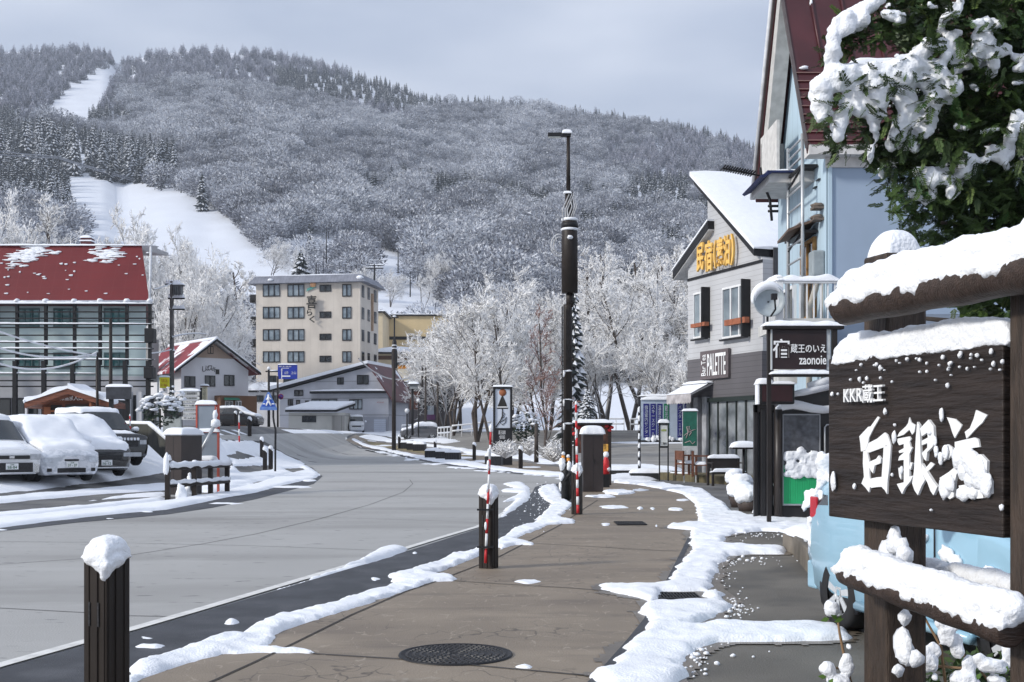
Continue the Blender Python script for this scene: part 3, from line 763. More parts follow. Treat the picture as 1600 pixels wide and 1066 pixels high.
dome = lambda z: .5 * math.sqrt(max(0, 1 - ((z - .55) / .46) ** 2)) if z > .1 else 0
cone = lambda z: .24 * (1 - z) ** .8 * min(1, z * 5 + .4)
PROTO = {
    'D': [leafy(s, 1350, dome, q, .055, 'broadleaf', [twigdk, frost1, frost2]) for s, q in ((1, (.42, .90, 1)), (2, (.28, .75, 1)), (3, (.16, .54, 1)))],
    'L': [leafy(s, 520, cone, (.16, .62, 1), .062, 'larch', [fir_d, larch1, larch2]) for s in (4, 5)],
    'C': [proto_fir(s, snowy=.32) for s in (6, 7)],
}
def nodes_inst(objs):
    ng = bpy.data.node_groups.new('scatter', 'GeometryNodeTree')
    ng.interface.new_socket('Geometry', in_out='INPUT', socket_type='NodeSocketGeometry'); ng.interface.new_socket('Geometry', in_out='OUTPUT', socket_type='NodeSocketGeometry')
    N = ng.nodes; L = ng.links.new
    gi = N.new('NodeGroupInput'); go = N.new('NodeGroupOutput'); iop = N.new('GeometryNodeInstanceOnPoints')
    g2i = N.new('GeometryNodeGeometryToInstance')
    for o in reversed(objs):
        oi = N.new('GeometryNodeObjectInfo'); oi.inputs[0].default_value = o
        L(oi.outputs['Geometry'], g2i.inputs[0])
    L(gi.outputs[0], iop.inputs['Points']); L(g2i.outputs[0], iop.inputs['Instance'])
    iop.inputs['Pick Instance'].default_value = True
    def attr(n, t):
        a = N.new('GeometryNodeInputNamedAttribute'); a.data_type = t; a.inputs[0].default_value = n
        return [s for s in a.outputs if s.enabled and s.name == 'Attribute'][0]
    L(attr('pick', 'INT'), iop.inputs['Instance Index'])
    L(attr('rot', 'FLOAT_VECTOR'), iop.inputs['Rotation']); L(attr('siz', 'FLOAT_VECTOR'), iop.inputs['Scale'])
    L(iop.outputs[0], go.inputs[0])
    return ng
def forest(name, objs, pts, seed):
    rnd = random.Random(seed)
    me = bpy.data.meshes.new(name); me.from_pydata([p[0] for p in pts], [], [])
    a = me.attributes.new('pick', 'INT', 'POINT'); a.data.foreach_set('value', [min(len(objs) - 1, max(0, int(p[3] * 2.6 + 1.4 + rnd.gauss(0, .55)))) if len(p) > 3 else rnd.randrange(len(objs)) for p in pts])
    a = me.attributes.new('rot', 'FLOAT_VECTOR', 'POINT'); a.data.foreach_set('vector', [c for _ in pts for c in (rnd.gauss(0, .04), rnd.gauss(0, .04), rnd.uniform(0, 6.28))])
    a = me.attributes.new('siz', 'FLOAT_VECTOR', 'POINT'); a.data.foreach_set('vector', [c for p in pts for c in (p[1] * p[2], p[1] * p[2], p[1])])
    o = bpy.data.objects.new(name, me); COL.objects.link(o)
    md = o.modifiers.new('scatter', 'NODES'); md.node_group = nodes_inst(objs)
    return tag(o, kind='stuff')
RUN_A = [(48, 196), (72, 172), (98, 147), (142, 119), (178, 101), (192, 103), (174, 142), (152, 172), (140, 192), (100, 206)]
RUN_B = [(95, 268), (150, 280), (285, 304), (330, 326), (380, 356), (406, 386), (420, 420), (500, 440), (660, 480), (660, 560), (440, 560), (330, 520), (235, 500), (150, 480), (108, 440), (108, 300)]
CLEAR2 = [(412, 386), (470, 370), (560, 370), (650, 412), (722, 470), (725, 560), (412, 560)]
def inpoly(x, y, poly):
    return bool(_inside(np.array([float(x)]), np.array([float(y)]), poly)[0])
def woods():
    rnd = random.Random(11); out = {'D': [], 'L': [], 'C': []}
    n = 0
    nr = np.random.RandomState(11)
    AX = nr.uniform(-140, 1420, 36000); AY = nr.uniform(70, 600, 36000); AR = ridge(AX)
    ok = (AY > AR + 2) & ~_inside(AX, AY, RUN_A) & ~_inside(AX, AY, RUN_B)
    AX, AY, AR = AX[ok], AY[ok], AR[ok]
    lo_ = np.zeros(len(AX)); hi_ = np.ones(len(AX))
    for _ in range(24):
        m_ = (lo_ + hi_) / 2; up = hill_pz(AX, m_)[0] > AY
        lo_ = np.where(up, m_, lo_); hi_ = np.where(up, hi_, m_)
    AYd = YB * (YR / YB) ** lo_
    dens = (0.72 * (AYd / YR) ** 1.05 + 0.03) * np.where(_inside(AX, AY, CLEAR2), .07, 1) * np.where(AY < AR + 75, 1.5, 1.1)
    ok = nr.rand(len(AX)) < dens
    AX, AY, AR, AT, AYd = AX[ok], AY[ok], AR[ok], lo_[ok], AYd[ok]
    AA = fbm(AX / 70, AY / 34, 21, 3); APZ = hill_pz(AX, AT)[0]
    for px, py, rg, t, Y, a, pz in zip(AX.tolist(), AY.tolist(), AR.tolist(), AT.tolist(), AYd.tolist(), AA.tolist(), APZ.tolist()):
        k = 'D'
        if py < rg + 62 and 190 < px < 640: k = 'L'
        if px < 185 and py < 190: k = 'L'
        if px > 940 and py > rg - 5 and a > -.25: k = 'L' if py < rg + 90 else ('C' if a > .1 else 'D')
        if 430 < px < 720 and abs(py - (133 + (px - 430) * .12)) < 20 and a > -.4: k = 'C'
        if px > 620 and py < rg + 9: k = 'C' if rnd.random() < .75 else 'L'
        if 60 < px < 205 and abs(py - 188) < 9: k = 'C'
        if px < 30 and abs(py - 196) < 14: k = 'C'
        if px < 288 and 196 + px * .14 < py < 262 + px * .13: k = 'C'
        if px < 112 and 255 < py < 345: k = 'C'
        if 560 < px < 860 and 255 + (px - 560) * .22 < py < 345 + (px - 560) * .15 and a > .12: k = 'C'
        if 420 < px < 700 and 330 < py < 450 and a > .28: k = 'C'
        if 880 < px < 1080 and 300 < py < 400 and a > .05: k = 'C'
        if k == 'D': h, w_ = rnd.uniform(7, 12) * (1 + .45 * max(0, a + .2)) * rnd.choice((.8, 1, 1, 1.25)), rnd.uniform(1.0, 1.4)
        elif k == 'L': h, w_ = rnd.uniform(8, 13.5), rnd.uniform(1.0, 1.4)
        else: h, w_ = rnd.uniform(8, 14), rnd.uniform(.95, 1.3)
        if Y < 330: h *= .8
        out[k].append((W(px, pz, Y) - Vector((0, 0, .6)), h, w_) + ((a + .3 * math.sin(px / 47 + py / 23),) if k == 'D' else ()))
    return out
WD = woods()
print('woods', {k: len(v) for k, v in WD.items()})
forest('frosted_wood', PROTO['D'], WD['D'], 1)
forest('larch_wood', PROTO['L'], WD['L'], 2)
forest('fir_wood', PROTO['C'], WD['C'], 3)

# single firs one can tell apart at the edge of the ski slope
fir_trunk = bark_dark
def fir_tree(seed, label, loc, h, w_=1.0, proto=None, group=None):
    if proto is None:
        t = thing('fir_tree', label, 'fir tree', loc, 0, group)
        fir_mesh(seed, tiers=15, per=11, rad=.19, snowy=.72, droop=.5).build('crown', [fir_d, fir_s], t)
        mb = MB(); mb.tube([(0, 0, -.08), (0, 0, .5)], [.018, .010], 6); mb.build('trunk', fir_trunk, t)
    else:
        t = copy_tree(proto, label, loc)
    t.scale = (h * w_, h * w_, h); t.rotation_euler.z = seed * 1.7
    return t
lone = fir_tree(31, 'lone broad fir standing by itself at the right edge of the white ski slope', H(316, 330), 17, 1.25)
fp = [fir_tree(32 + i, 'snowy fir in the dark row above the ski slope', H(60 + i * 5, 280), 18, 1, None, 'firs in the row above the ski slope') for i in range(3)]
rnd = random.Random(3)
for i in range(58):
    u = rnd.random(); px = -10 + u * 292; py = 258 + u * 34 + rnd.uniform(-12, 3)
    fir_tree(i + 40, 'snowy fir in the dark row above the ski slope', H(px, py), rnd.uniform(17, 27) * (1.12 - .25 * u), rnd.uniform(.8, 1.1), fp[i % 3])
q = fir_tree(200, 'snowy fir in the clump left of the ski slope', H(80, 350), 22, 1, fp[0]); q['group'] = 'firs in the clump left of the ski slope'
for i in range(26):
    px = rnd.uniform(-20, 112); py = rnd.uniform(322, 364)
    c = fir_tree(i + 201, 'snowy fir in the clump left of the ski slope', H(px, py), rnd.uniform(13, 19), rnd.uniform(.8, 1.1), fp[i % 3]); c['group'] = 'firs in the clump left of the ski slope'
# ================================================================ BUILDINGS FURTHER BACK
class Wall:
    """an upright wall from a corner along a heading; turns photo pixels into (along, height)"""
    def __init__(s, px, Y, ang, z0=None):
        s.P = Vector((PX(px, Y), Y)); s.a = ang; s.d = Vector((math.cos(ang), math.sin(ang)))
        s.z0 = float(zg(s.P.x, Y)) if z0 is None else z0
    def u(s, px, off=0.0):
        k = (px - 800) / F
        P = s.P + Vector((-s.d.y, s.d.x)) * off
        return (k * P.y - P.x) / (s.d.x - k * s.d.y)
    def z(s, px, py, off=0.0):
        P = s.P + Vector((-s.d.y, s.d.x)) * off
        return PZ(py, P.y + s.d.y * s.u(px, off)) - s.z0
    def uz(s, px, py, off=0.0): return s.u(px, off), s.z(px, py, off)
    def rect(s, x0, x1, y0, y1, off=0.0):
        """(u0,u1,z0,z1) of a photo rectangle given by its middle"""
        m = (x0 + x1) / 2
        return s.u(x0, off), s.u(x1, off), s.z(m, y1, off), s.z(m, y0, off)
    def root(s, name, label, cat): return thing(name, label, cat, (s.P.x, s.P.y, s.z0), s.a)
def wallmat(name, col, freq=None, w_=0.06, line=None, axis=2, **k):
    m = mat(name, col, 0.8, 0.06, 0.5, **k)
    overlay(m, tuple(c * .8 for c in col), noise_mask(0.35, 0.5, 0.75, (1, 1, .35)))
    if freq: overlay(m, line or tuple(c * .6 for c in col), band_mask(axis, freq, w_))
    return m
red_roof = mat('red sheet roof', (0.125, 0.006, 0.009), 0.5, 0.1, 0.5, col2=(0.155, 0.009, 0.012))
overlay(red_roof, (0.14, 0.012, 0.015), band_mask(2, 2.3, 0.1)); overlay(red_roof, (0.15, 0.014, 0.017), band_mask(0, 1.6, 0.06))
roof_snowy = mat('red roof with snow patches', (0.22, 0.02, 0.028), 0.55, 0.1, 0.5)
overlay(roof_snowy, (0.82, 0.84, 0.88), noise_mask(0.42, 0.5, 0.54, (1, 1, 1), detail=7))
maroon = mat('maroon roof', (0.10, 0.028, 0.032), 0.55, 0.2, 0.5)
overlay(maroon, (0.8, 0.82, 0.86), noise_mask(0.55, 0.60, 0.63, detail=7))
slate = mat('grey slate band', (0.20, 0.21, 0.25), 0.6, 0.15, 1.0); overlay(slate, (0.15, 0.155, 0.185), band_mask(0, 2.2, .1))

def red_building():
    D = 62.0; z0 = 1.9
    x_ = lambda px, d=D: PX(px, d) - PX(237, D)
    z_ = lambda py, d=D: PZ(py, d) - z0
    t = thing('red_roof_building', 'long building with bright red mansard roof behind a dark horizontal lattice screen', 'building', (PX(237, D), D, z0))
    L = -17.5
    def skew(b, y0=0):        # the end wall is not square to the front
        b.v = [(x - .31 * (y - y0) if x > -1 else x, y, z) for x, y, z in b.v]
    wm = wallmat('pale blue wall', (0.66, 0.80, 0.81), 0.35, 0.03)
    b = MB(); b.box(L, -.3, 0, 9, -2.5, z_(466)); skew(b); b.build('wall', wm, t)
    lw = wallmat('pale grey lower wall', (0.64, 0.65, 0.68))
    b = MB(); b.box(L - .01, -.3 + .01, -.06, -.002, -2.5, z_(588)); b.build('lower_wall', lw, t)
    # roof
    e0, e1 = -.9, .6
    ze, zt = z_(469, D + e0), z_(383, D + e1)
    b = MB(); b.prism([(.15, e0, ze), (.15, e0, ze - .22), (.15, 9.9, ze - .22), (.15, 9.9, ze), (-.25, 9.0, zt), (-.25, e1, zt)], (L - .2, 0, 0)); skew(b, e0); r = b.build('roof', red_roof, t)
    b = MB(); b.tube([(.18, e0 - .02, ze), (-.22, e1 - .02, zt)], .07, 6); b.tube([(L, e0 - .03, ze - .1), (.2, e0 - .03, ze - .1)], .09, 6); b.build('roof_edge', mat('pale trim', (.6, .62, .65)), r)
    b = MB(); b.cap(L, -.1, e1 - .15, 4, zt - .02, .16, 3, 60, 6, .0, .5); 
    random.seed(8)
    slope = lambda f: (e0 + (e1 - e0) * f - .03, ze + (zt - ze) * f)
    def patch(px, py, w_, h_, n, s):
        random.seed(s)
        for i in range(n):
            f = (z_(py + random.gauss(0, h_ / 3)) - ze) / (zt - ze); f = min(.97, max(.05, f)); y, z = slope(f)
            x = x_(px + random.gauss(0, w_ / 3)); lw_ = random.uniform(.08, .35) * (w_ / 40) ** .5
            b.ball((x, y, z), (lw_ * 1.25, .03, .022 + .03 * random.random()), i, .6, 8)
    patch(35, 397, 34, 16, 70, 1); patch(52, 388, 26, 10, 50, 2); patch(165, 395, 34, 18, 70, 3); patch(80, 393, 16, 6, 8, 4); patch(20, 412, 24, 16, 12, 5)
    for i in range(34): 
        random.seed(i + 50); patch(random.uniform(0, 232), random.uniform(390, 465), 3, 2, 1, i + 90)
    b.build('snow_cap', snow, r)
    cx0, cx1 = x_(115), x_(131)
    b = MB(); b.box(cx0, cx1, 1.0, 1.6, zt - .2, z_(366)); c = b.build('chimney', mat('dark red chimney', (.09, .02, .022)), t)
    b = MB(); b.cap(cx0, cx1, 1.0, 1.6, z_(366), .14, 2, over=.05); b.box(cx0 - .06, cx1 + .06, .96, 1.64, z_(372), z_(370)); b.build('snow_cap', snow, c)
    # windows
    for y0, y1 in ((482, 511), (551, 576)):
        for a, c_ in ((-20, 0), (27, 62), (84, 122), (163, 197)):
            window(t, x_(a), x_(c_), z_(y1), z_(y0), 0, 3, 1, .07, mat('teal frame', (.10, .18, .19)), glass_t, .08)
    for a, c_ in ((-40, 18), (20, 60), (176, 205)):
        window(t, x_(a), x_(c_), z_(655), z_(622), -.06, 2, 1, .08, black_metal, glass_d, .08)
    # lattice screen a metre in front of the wall
    k = 1 - 1.1 / D
    X = lambda px: x_(px, D - 1.1); Z = lambda py: z_(py, D - 1.1)
    b = MB(); s = MB()
    ys = [475, 487.5, 497.5, 506.5, 512, 524, 535, 545, 553, 562, 573, 584, 595, 604]
    for i, y in enumerate(ys):
        x1 = X(240) if i not in (4, 8, 11) else X(157)
        zc = Z(y); b.box(L - 2, x1, -1.12, -1.08, zc - .035, zc + .035)
        if i in (0, 3, 6, 7, 9, 11): s.cap(L - 2, x1 - .05, -1.13, -1.07, zc + .035, .05 if i else .1, i, 90, 4, .01, .8)
    b.build('lattice_slats', black_metal, t); s.build('snow_cap', snow, t)
    for px in (-30, 25, 70, 115, 155, 197, 233):
        b = MB(); b.box(X(px) - .07, X(px) + .07, -1.04, -.86, Z(570), Z(471)); b.box(X(px - 1.5) - .1, X(px - 1.5) + .1, -1.2, -.98, -2, Z(564)); p = b.build('lattice_post', black_metal, t)
        c = MB(); c.ball((X(px), -.98, Z(470)), (.17, .2, .13), px, .3, 8); c.build('snow_cap', snow, p)
    # dark loudspeaker like boxes at the right corner
    b = MB(); b.box(X(229), X(243), -1.5, -.9, Z(536), Z(514)); b.build('wall_box', black_metal, t, .03)
    b = MB(); b.box(X(228), X(242), -1.5, -.9, Z(592), Z(574)); b.build('wall_box', black_metal, t, .03)
    # glazed entrance at the right
    b = MB(); b.box(X(150), X(236), -.6, -.1, -2.2, Z(617)); b.build('entrance_front', mat('dark entrance', (.03, .032, .036), .3), t)
    for px in (206, 222):
        b = MB(); b.box(x_(px), x_(px + 8), -.95, -.62, -2.2, Z(612)); b.build('entrance_pillar', lw, t)
red_building()

def hut():
    D = 47.0; z0 = float(zg(PX(105, D), D)); x_ = lambda p, d=D: PX(p, d) - PX(105, D); z_ = lambda p, d=D: PZ(p, d) - z0
    t = thing('wooden_hut', 'small red brown wooden hut with snowy gable roof behind the parked cars', 'hut', (PX(105, D), D, z0))
    a, b_, ap = x_(66), x_(148), x_(112); ze = z_(632); za = z_(609)
    m = MB(); m.prism([(a, 0, -1), (b_, 0, -1), (b_, 0, ze), (ap, 0, za), (a, 0, ze)], (0, .9, 0)); m.build('wall', hut_wood, t)
    yo = -.9
    xl, xr, xp = x_(38, D + yo), x_(172, D + yo), x_(106, D + yo); zl, zp = z_(629, D + yo), z_(607, D + yo)
    m = MB()
    for e in (xl, xr):
        m.prism([(e, yo, zl), (e, yo, zl - .22), (xp, yo, zp - .22), (xp, yo, zp)], (0, 1.9, 0))
    r = m.build('roof', hut_wood, t)
    m = MB()
    for e in (xl, xr):
        for i in range(10):
            f0, f1 = i / 10, (i + 1) / 10; h = lambda f: .16 + .05 * math.sin(f * 9 + e)
            p = lambda f, q: (xp + (e - xp) * f, q, zp + (zl - zp) * f)
            A, B = p(f0, yo - .04), p(f1, yo - .04)
            m.add([A, B, (B[0], yo - .03, B[2] + h(f1)), (A[0], yo - .03, A[2] + h(f0)), (B[0], 1.0, B[2] + h(f1) + .03), (A[0], 1.0, A[2] + h(f0) + .03)], [(0, 1, 2, 3), (3, 2, 4, 5)], 0, False)
        m.ball((e, yo + .4, zl + .06), (.1, .5, .12), 2, .3)
    m.build('snow_cap', snow, r)
    for px in (76, 143):
        m = MB(); m.box(x_(px - 6), x_(px + 4), -.09, -.003, -1, ze - .1); m.build('corner_board', hut_wood2, t)
    m = MB(); m.box(x_(51), x_(54), -.75, -.62, -1, zl + .0); m.build('porch_post', mat('pale post', (.5, .5, .52)), t)
    m = MB(); m.box(x_(150), x_(153), -.75, -.62, -1, zl); m.build('porch_post', hut_wood2, t)
    window(t, x_(103), x_(138), z_(655), z_(632), 0, 2, 2, .08, mat('dark frame', (.03, .022, .02)), glass_t, .08)
    m = MB(); m.box(x_(80), x_(97), -.05, -.003, -1, z_(633)); d = m.build('door', mat('dark doorway', (.02, .014, .012)), t)
    m = MB(); m.box(x_(79), x_(98), -.12, -.052, z_(644), z_(641)); m.build('door_rail', hut_wood2, d)
    text('日帰温泉入口', t, letter_w, (x_(129) - x_(88), .24), (x_(88), -.03, z_(626)), depth=.02)
hut()

def brown_house():
    w_ = Wall(283, 93, R(37), z0=2.5)
    t = w_.root('gabled_house', 'white and brown gabled house with snow streaked red roof left of the tall hotel', 'house')
    U = w_.u(388); zb = -1.5; ze = w_.z(335, 577) ; za = w_.z(335, 537); um = U * .47
    wm = wallmat('white rendered wall', (.63, .63, .66)); bm_ = wallmat('tan gable', (.33, .25, .2))
    m = MB(); m.prism([(0, 0, zb), (U, 0, zb), (U, 0, ze), (um, 0, za), (0, 0, ze)], (0, 9, 0)); m.build('wall', wm, t)
    f = .42; lz = za - (za - ze) * f * 1.35
    k = (za - lz) / (za - ze)
    m = MB(); m.prism([(um - um * k, -.05, lz), (um + (U - um) * k, -.05, lz), (um, -.05, za)], (0, .047, 0)); m.build('gable_panel', bm_, t)
    # roof slabs with overhang
    m = MB(); s = MB()
    for e in (-.75, U + .75):
        sl = (ze - za) / (um if e < 0 else (U - um)) * (abs(e - um) )
        z_e = za + sl
        P = [(um, -.7, za + .15), (e, -.7, z_e + .15), (e, -.7, z_e + .33), (um, -.7, za + .33)]
        m.prism(P, (0, 10.2, 0), 0)
        s.prism([(um, -.74, za + .331), (e, -.74, z_e + .331), (e, -.74, z_e + .42), (um, -.74, za + .45)], (0, .45, 0))
    s.tube([(um, -.7, za + .38), (um, 9.5, za + .38)], .16, 6)
    m.build('roof', roof_snowy, t); s.build('snow_cap', snow, t)
    m = MB()
    for e in (-.78, U + .78):
        sl = (ze - za) / (um if e < 0 else (U - um)) * abs(e - um)
        m.prism([(um, -.78, za + .14), (e, -.78, za + sl + .14), (e, -.78, za + sl + .32), (um, -.78, za + .33)], (0, .07, 0))
    m.build('barge_board', black_metal, t)
    for a, b, c, d in ((288, 305, 588, 605), (320, 336, 587, 604), (350, 366, 586, 603), (324, 333, 541, 553)):
        u0, u1, z0, z1 = w_.rect(a, b, c, d); window(t, u0, u1, z0, z1, 0, 2, 1, .06, black_metal, glass_d, .07)
    # arched lettering
    for i, ch in enumerate('しばスキー'):
        px = 316 + i * 5.2; py = 576 + (i - 1.4) ** 2 * .9
        u0, z0 = w_.uz(px, py + 3); text(ch, t, letter_k, (.3, .42), (u0, -.02, z0), depth=.02, name='lettering')
    # low brown ground floor with a green awning
    u0, u1, z0, z1 = w_.rect(335, 388, 619, 660)
    m = MB(); m.box(u0, u1 + .2, -1.2, -.01, zb, z1); m.build('porch', wallmat('brown porch', (.16, .085, .05)), t)
    a0, a1, b0, b1 = w_.rect(340, 362, 622, 626)
    m = MB(); m.prism([(a0, -1.25, b1), (a0, -1.75, b0), (a0, -1.25, b0)], (a1 - a0, 0, 0)); m.build('awning', mat('green awning', (.02, .13, .08)), t)
    for a, b in ((342, 354), (358, 367)):
        a0, a1, b0, b1 = w_.rect(a, b, 627, 641); window(t, a0, a1, b0, b1, -1.2, 2, 1, .06, white_metal, glass_d, .06)
    a0, a1, b0, b1 = w_.rect(258, 268, 535, 545)
    m = MB(); m.box(-1.5, -.6, 3.2, 4.2, ze - 1, ze + 2.4); m.build('chimney', wallmat('grey chimney', (.25, .25, .25)), t)
brown_house()

def hotel():
    a = R(-10); D = 160.0
    rc = Vector((PX(563, D), D)); d = Vector((math.cos(a), math.sin(a)))
    k = (400 - 800) / F; uL = (k * rc.y - rc.x) / (d.x - k * d.y)     # negative: left corner
    Lc = rc + d * uL; U = -uL
    w_ = Wall(400, Lc.y, a, 2.4)
    t = w_.root('hotel', 'tall beige five storey hotel with slate edged flat roof below the ski slope', 'hotel')
    H_ = w_.z(563, 441); DEP = 8.5
    wm = wallmat('beige wall', (.56, .51, .45), 0.9, .035, (.48, .435, .385), axis=0)
    m = MB(); m.box(0, U, 0, DEP, -3, H_); m.build('wall', wm, t)
    # slate band round the roof
    z1 = H_ + .02; z2 = w_.z(563, 428); o = .9
    m = MB()
    A = [(-o, -o, z1), (U + o, -o, z1), (U + o, DEP + o, z1), (-o, DEP + o, z1)]; B = [(0, 0, z2), (U, 0, z2), (U, DEP, z2), (0, DEP, z2)]
    m.add(A + B, [(0, 1, 5, 4), (1, 2, 6, 5), (2, 3, 7, 6), (3, 0, 4, 7), (4, 5, 6, 7), (3, 2, 1, 0)]); r = m.build('roof', slate, t)
    m = MB(); m.cap(0, U, 0, DEP, z2 - .03, .3, 4, 14, 8, .05, .3); m.ball((U + .1, -.5, z1 + .5), (.5, .4, .3), 1, .4); m.ball((2.3, -.55, z1 + .5), (.4, .3, .2), 2, .4); m.build('snow_cap', snow, r)
    gm = glass_b
    cols = ((411, 437.5, 3), (449.5, 475.5, 3), (535, 549, 2))
    rows = ((444.5, 463.5), (479.5, 498), (514.5, 532.5), (549, 566.5))
    for y0, y1 in rows:
        for x0, x1, n in cols:
            u0, u1, z0, z1_ = w_.rect(x0, x1, y0, y1); window(t, u0, u1, z0, z1_, 0, n, 1, .12, black_metal, gm, .12)
    for y0, y1 in ((445.5, 456), (487, 497), (521.5, 531.5), (556, 566)):
        u0, u1, z0, z1_ = w_.rect(499.5, 517.5, y0, y1); window(t, u0, u1, z0, z1_, 0, 2, 1, .14, black_metal, glass_d, .1)
    for y0, y1 in ((587, 600),):
        for x0, x1 in ((421, 432), (443, 461)):
            u0, u1, z0, z1_ = w_.rect(x0, x1, y0, y1); window(t, u0, u1, z0, z1_, 0, 2, 1, .12, black_metal, glass_d, .1)
    # narrow windows of the right flank
    for y0, y1 in rows:
        z0, z1_ = w_.z(563, y1), w_.z(563, y0)
        for v0, v1 in ((.6, 1.6), (3.3, 4.2), (6.3, 7.4)):
            f = MB(); f.box(U + .002, U + .09, v0, v1, z0, z1_); f.build('window', glass_d, t)
    # sideways lettering and mark
    f = MB(); f.box(U + .01, U + .25, 5.0, 5.5, w_.z(563, 512), w_.z(563, 452)); f.build('flank_sign', mat('brown flank sign', (.35, .24, .16)), t)
    for ch, x0, x1, y0, y1 in (('喜', 481.5, 497, 462.5, 483), ('ら', 482, 490, 483.5, 494), ('く', 486, 494, 494.5, 505)):
        u0, u1, z0, z1_ = w_.rect(x0, x1, y0, y1)
        text(ch, t, letter_k, (u1 - u0, z1_ - z0), (u0, -.55, z0), depth=.14, bold=.018, name='letter')
    u0, u1, z0, z1_ = w_.rect(486, 493.5, 441.5, 448)
    m = MB(); m.lathe([(.0, -.2), (.42, -.2), (.42, -.1), (0, -.1)], 16, 0, 'y', ((u0 + u1) / 2, 0, (z0 + z1_) / 2)); m.build('sun_mark', mat('pale orange mark', (.75, .4, .2)), t)
    m = MB(); pts = [w_.uz(479, 456), w_.uz(481, 451), w_.uz(487, 449), w_.uz(495, 448.5), w_.uz(489, 451.5), w_.uz(483, 454)]
    m.prism([(p[0], -.2, p[1]) for p in pts], (0, .1, 0)); m.build('swoosh_mark', mat('teal mark', (.08, .3, .27)), t)
    # outside stair landings on the left flank
    m = MB()
    for i in range(4):
        z = w_.z(405, 470 + i * 35); m.box(-1.3, -.01, 1, 3, z - .12, z); m.box(-1.3, -1.24, 1, 3, z, z + 1)
        m.box(-1.28, -.02, .98, 1.04, z + .3, z + 1)
    m.build('landing', black_metal, t)
hotel()

def slope_house():
    a = R(-11.5); D = 140.0; rc = Vector((PX(607, D), D)); d = Vector((math.cos(a), math.sin(a)))
    k = (437 - 800) / F; uL = (k * rc.y - rc.x) / (d.x - k * d.y); Lc = rc + d * uL
    w_ = Wall(437, Lc.y, a, 2.1); U = -uL; DEP = 10.0
    t = w_.root('long_eaved_house', 'pale grey house with one long snowy roof slope and a maroon roof side', 'house')
    ua, za = w_.uz(577, 573); zl = w_.z(440, 611); zr = w_.z(607, 617)
    wm = wallmat('pale grey boards', (.50, .51, .55), 0.5, .05)
    m = MB(); m.prism([(0, 0, -1), (U, 0, -1), (U, 0, zr), (ua, 0, za), (0, 0, zl)], (0, DEP, 0)); m.build('wall', wm, t)
    lw = wallmat('grey lower wall', (.33, .34, .38)); u0 = w_.u(540)
    m = MB(); m.box(u0, U + .02, -.35, -.003, -1, w_.z(575, 652)); m.build('lower_wall', lw, t)
    def slab(e, ze, m_, nm):
        q = MB(); q.prism([(ua, -.6, za + .12), (e, -.6, ze + .12), (e, -.6, ze + .36), (ua, -.6, za + .36)], (0, DEP + 1.2, 0)); return q.build(nm, m_, t)
    sl = (zl - za) / ua
    r1 = slab(-1.0, za - sl * -1 * (ua + 1.0), black_metal, 'roof')
    q = MB(); ze = za + sl * (ua + 1); q.prism([(ua, -.66, za + .361), (-1.05, -.66, ze + .361), (-1.05, -.66, ze + .78), (ua, -.66, za + .72)], (0, DEP + 1.2, 0)); q.build('snow_cap', snow, r1)
    sr = (zr - za) / (U - ua)
    slab(U + .7, za + sr * (U + .7 - ua), maroon, 'roof')
    for x0, x1, y0, y1, n in ((527, 537, 590, 601, 2), (558, 576, 586, 601, 2), (460, 474, 609.5, 619, 2), (487, 527, 623.5, 633, 3), (546, 566, 624, 640, 3), (463, 469, 625, 634, 1), (450, 458, 624, 634, 2), (477, 483, 626, 633, 1)):
        u0, u1, z0, z1 = w_.rect(x0, x1, y0, y1); window(t, u0, u1, z0, z1, 0, n, 1, .1, black_metal, glass_b if n == 3 else glass_d, .1)
    u0, u1, z0, z1 = w_.rect(487, 605, 611, 615)
    m = MB(); m.box(u0, u1, -.7, -.003, z0, z1); c = m.build('canopy', black_metal, t)
    m = MB(); m.cap(u0, u1, -.7, 0, z1, .22, 2, 30, 4); m.build('snow_cap', snow, c)
    u0, u1, z0, z1 = w_.rect(586, 604.5, 655, 674)
    m = MB(); m.box(u0, u1, -.42, -.352, z0 - .2, z1); m.build('garage_door', wallmat('pale blue shutter', (.50, .54, .62), 4, .1), t)
    u0, z0 = w_.uz(589, 630); text('ペンション', t, letter_r, (.9, .16), (u0, -.03, z0), depth=.02)
slope_house()

def shed():
    D = 128.0; z0 = 1.8; x_ = lambda p: PX(p, D) - PX(449, D); z_ = lambda p: PZ(p, D) - z0
    t = thing('low_shed', 'low shed with thick snow on its lean-to roof beside the grey house', 'shed', (PX(449, D), D, z0))
    m = MB(); m.box(x_(451), x_(538), 0, 5, -1, z_(645)); m.build('wall', wallmat('cream boards', (.5, .49, .45), .5, .05), t)
    m = MB(); m.box(x_(518.5), x_(538) + .02, -.05, -.003, -1, z_(650)); m.build('shutter', wallmat('grey shutter', (.30, .29, .27), 1.2, .08, axis=0), t)
    P = [(x_(447), -.6, z_(644)), (x_(527), -.6, z_(644)), (x_(548), 4, z_(632)), (x_(475), 4, z_(632))]
    m = MB(); m.prism(P, (0, 0, .2)); r = m.build('roof', black_metal, t)
    m = MB(); m.prism([(p[0], p[1] - .04, p[2] + .201) for p in P], (0, 0, .28)); m.build('snow_cap', snow, r, .12)
    window(t, x_(472), x_(494), z_(660), z_(650), 0, 2, 1, .08, black_metal, glass_d, .08)
shed()

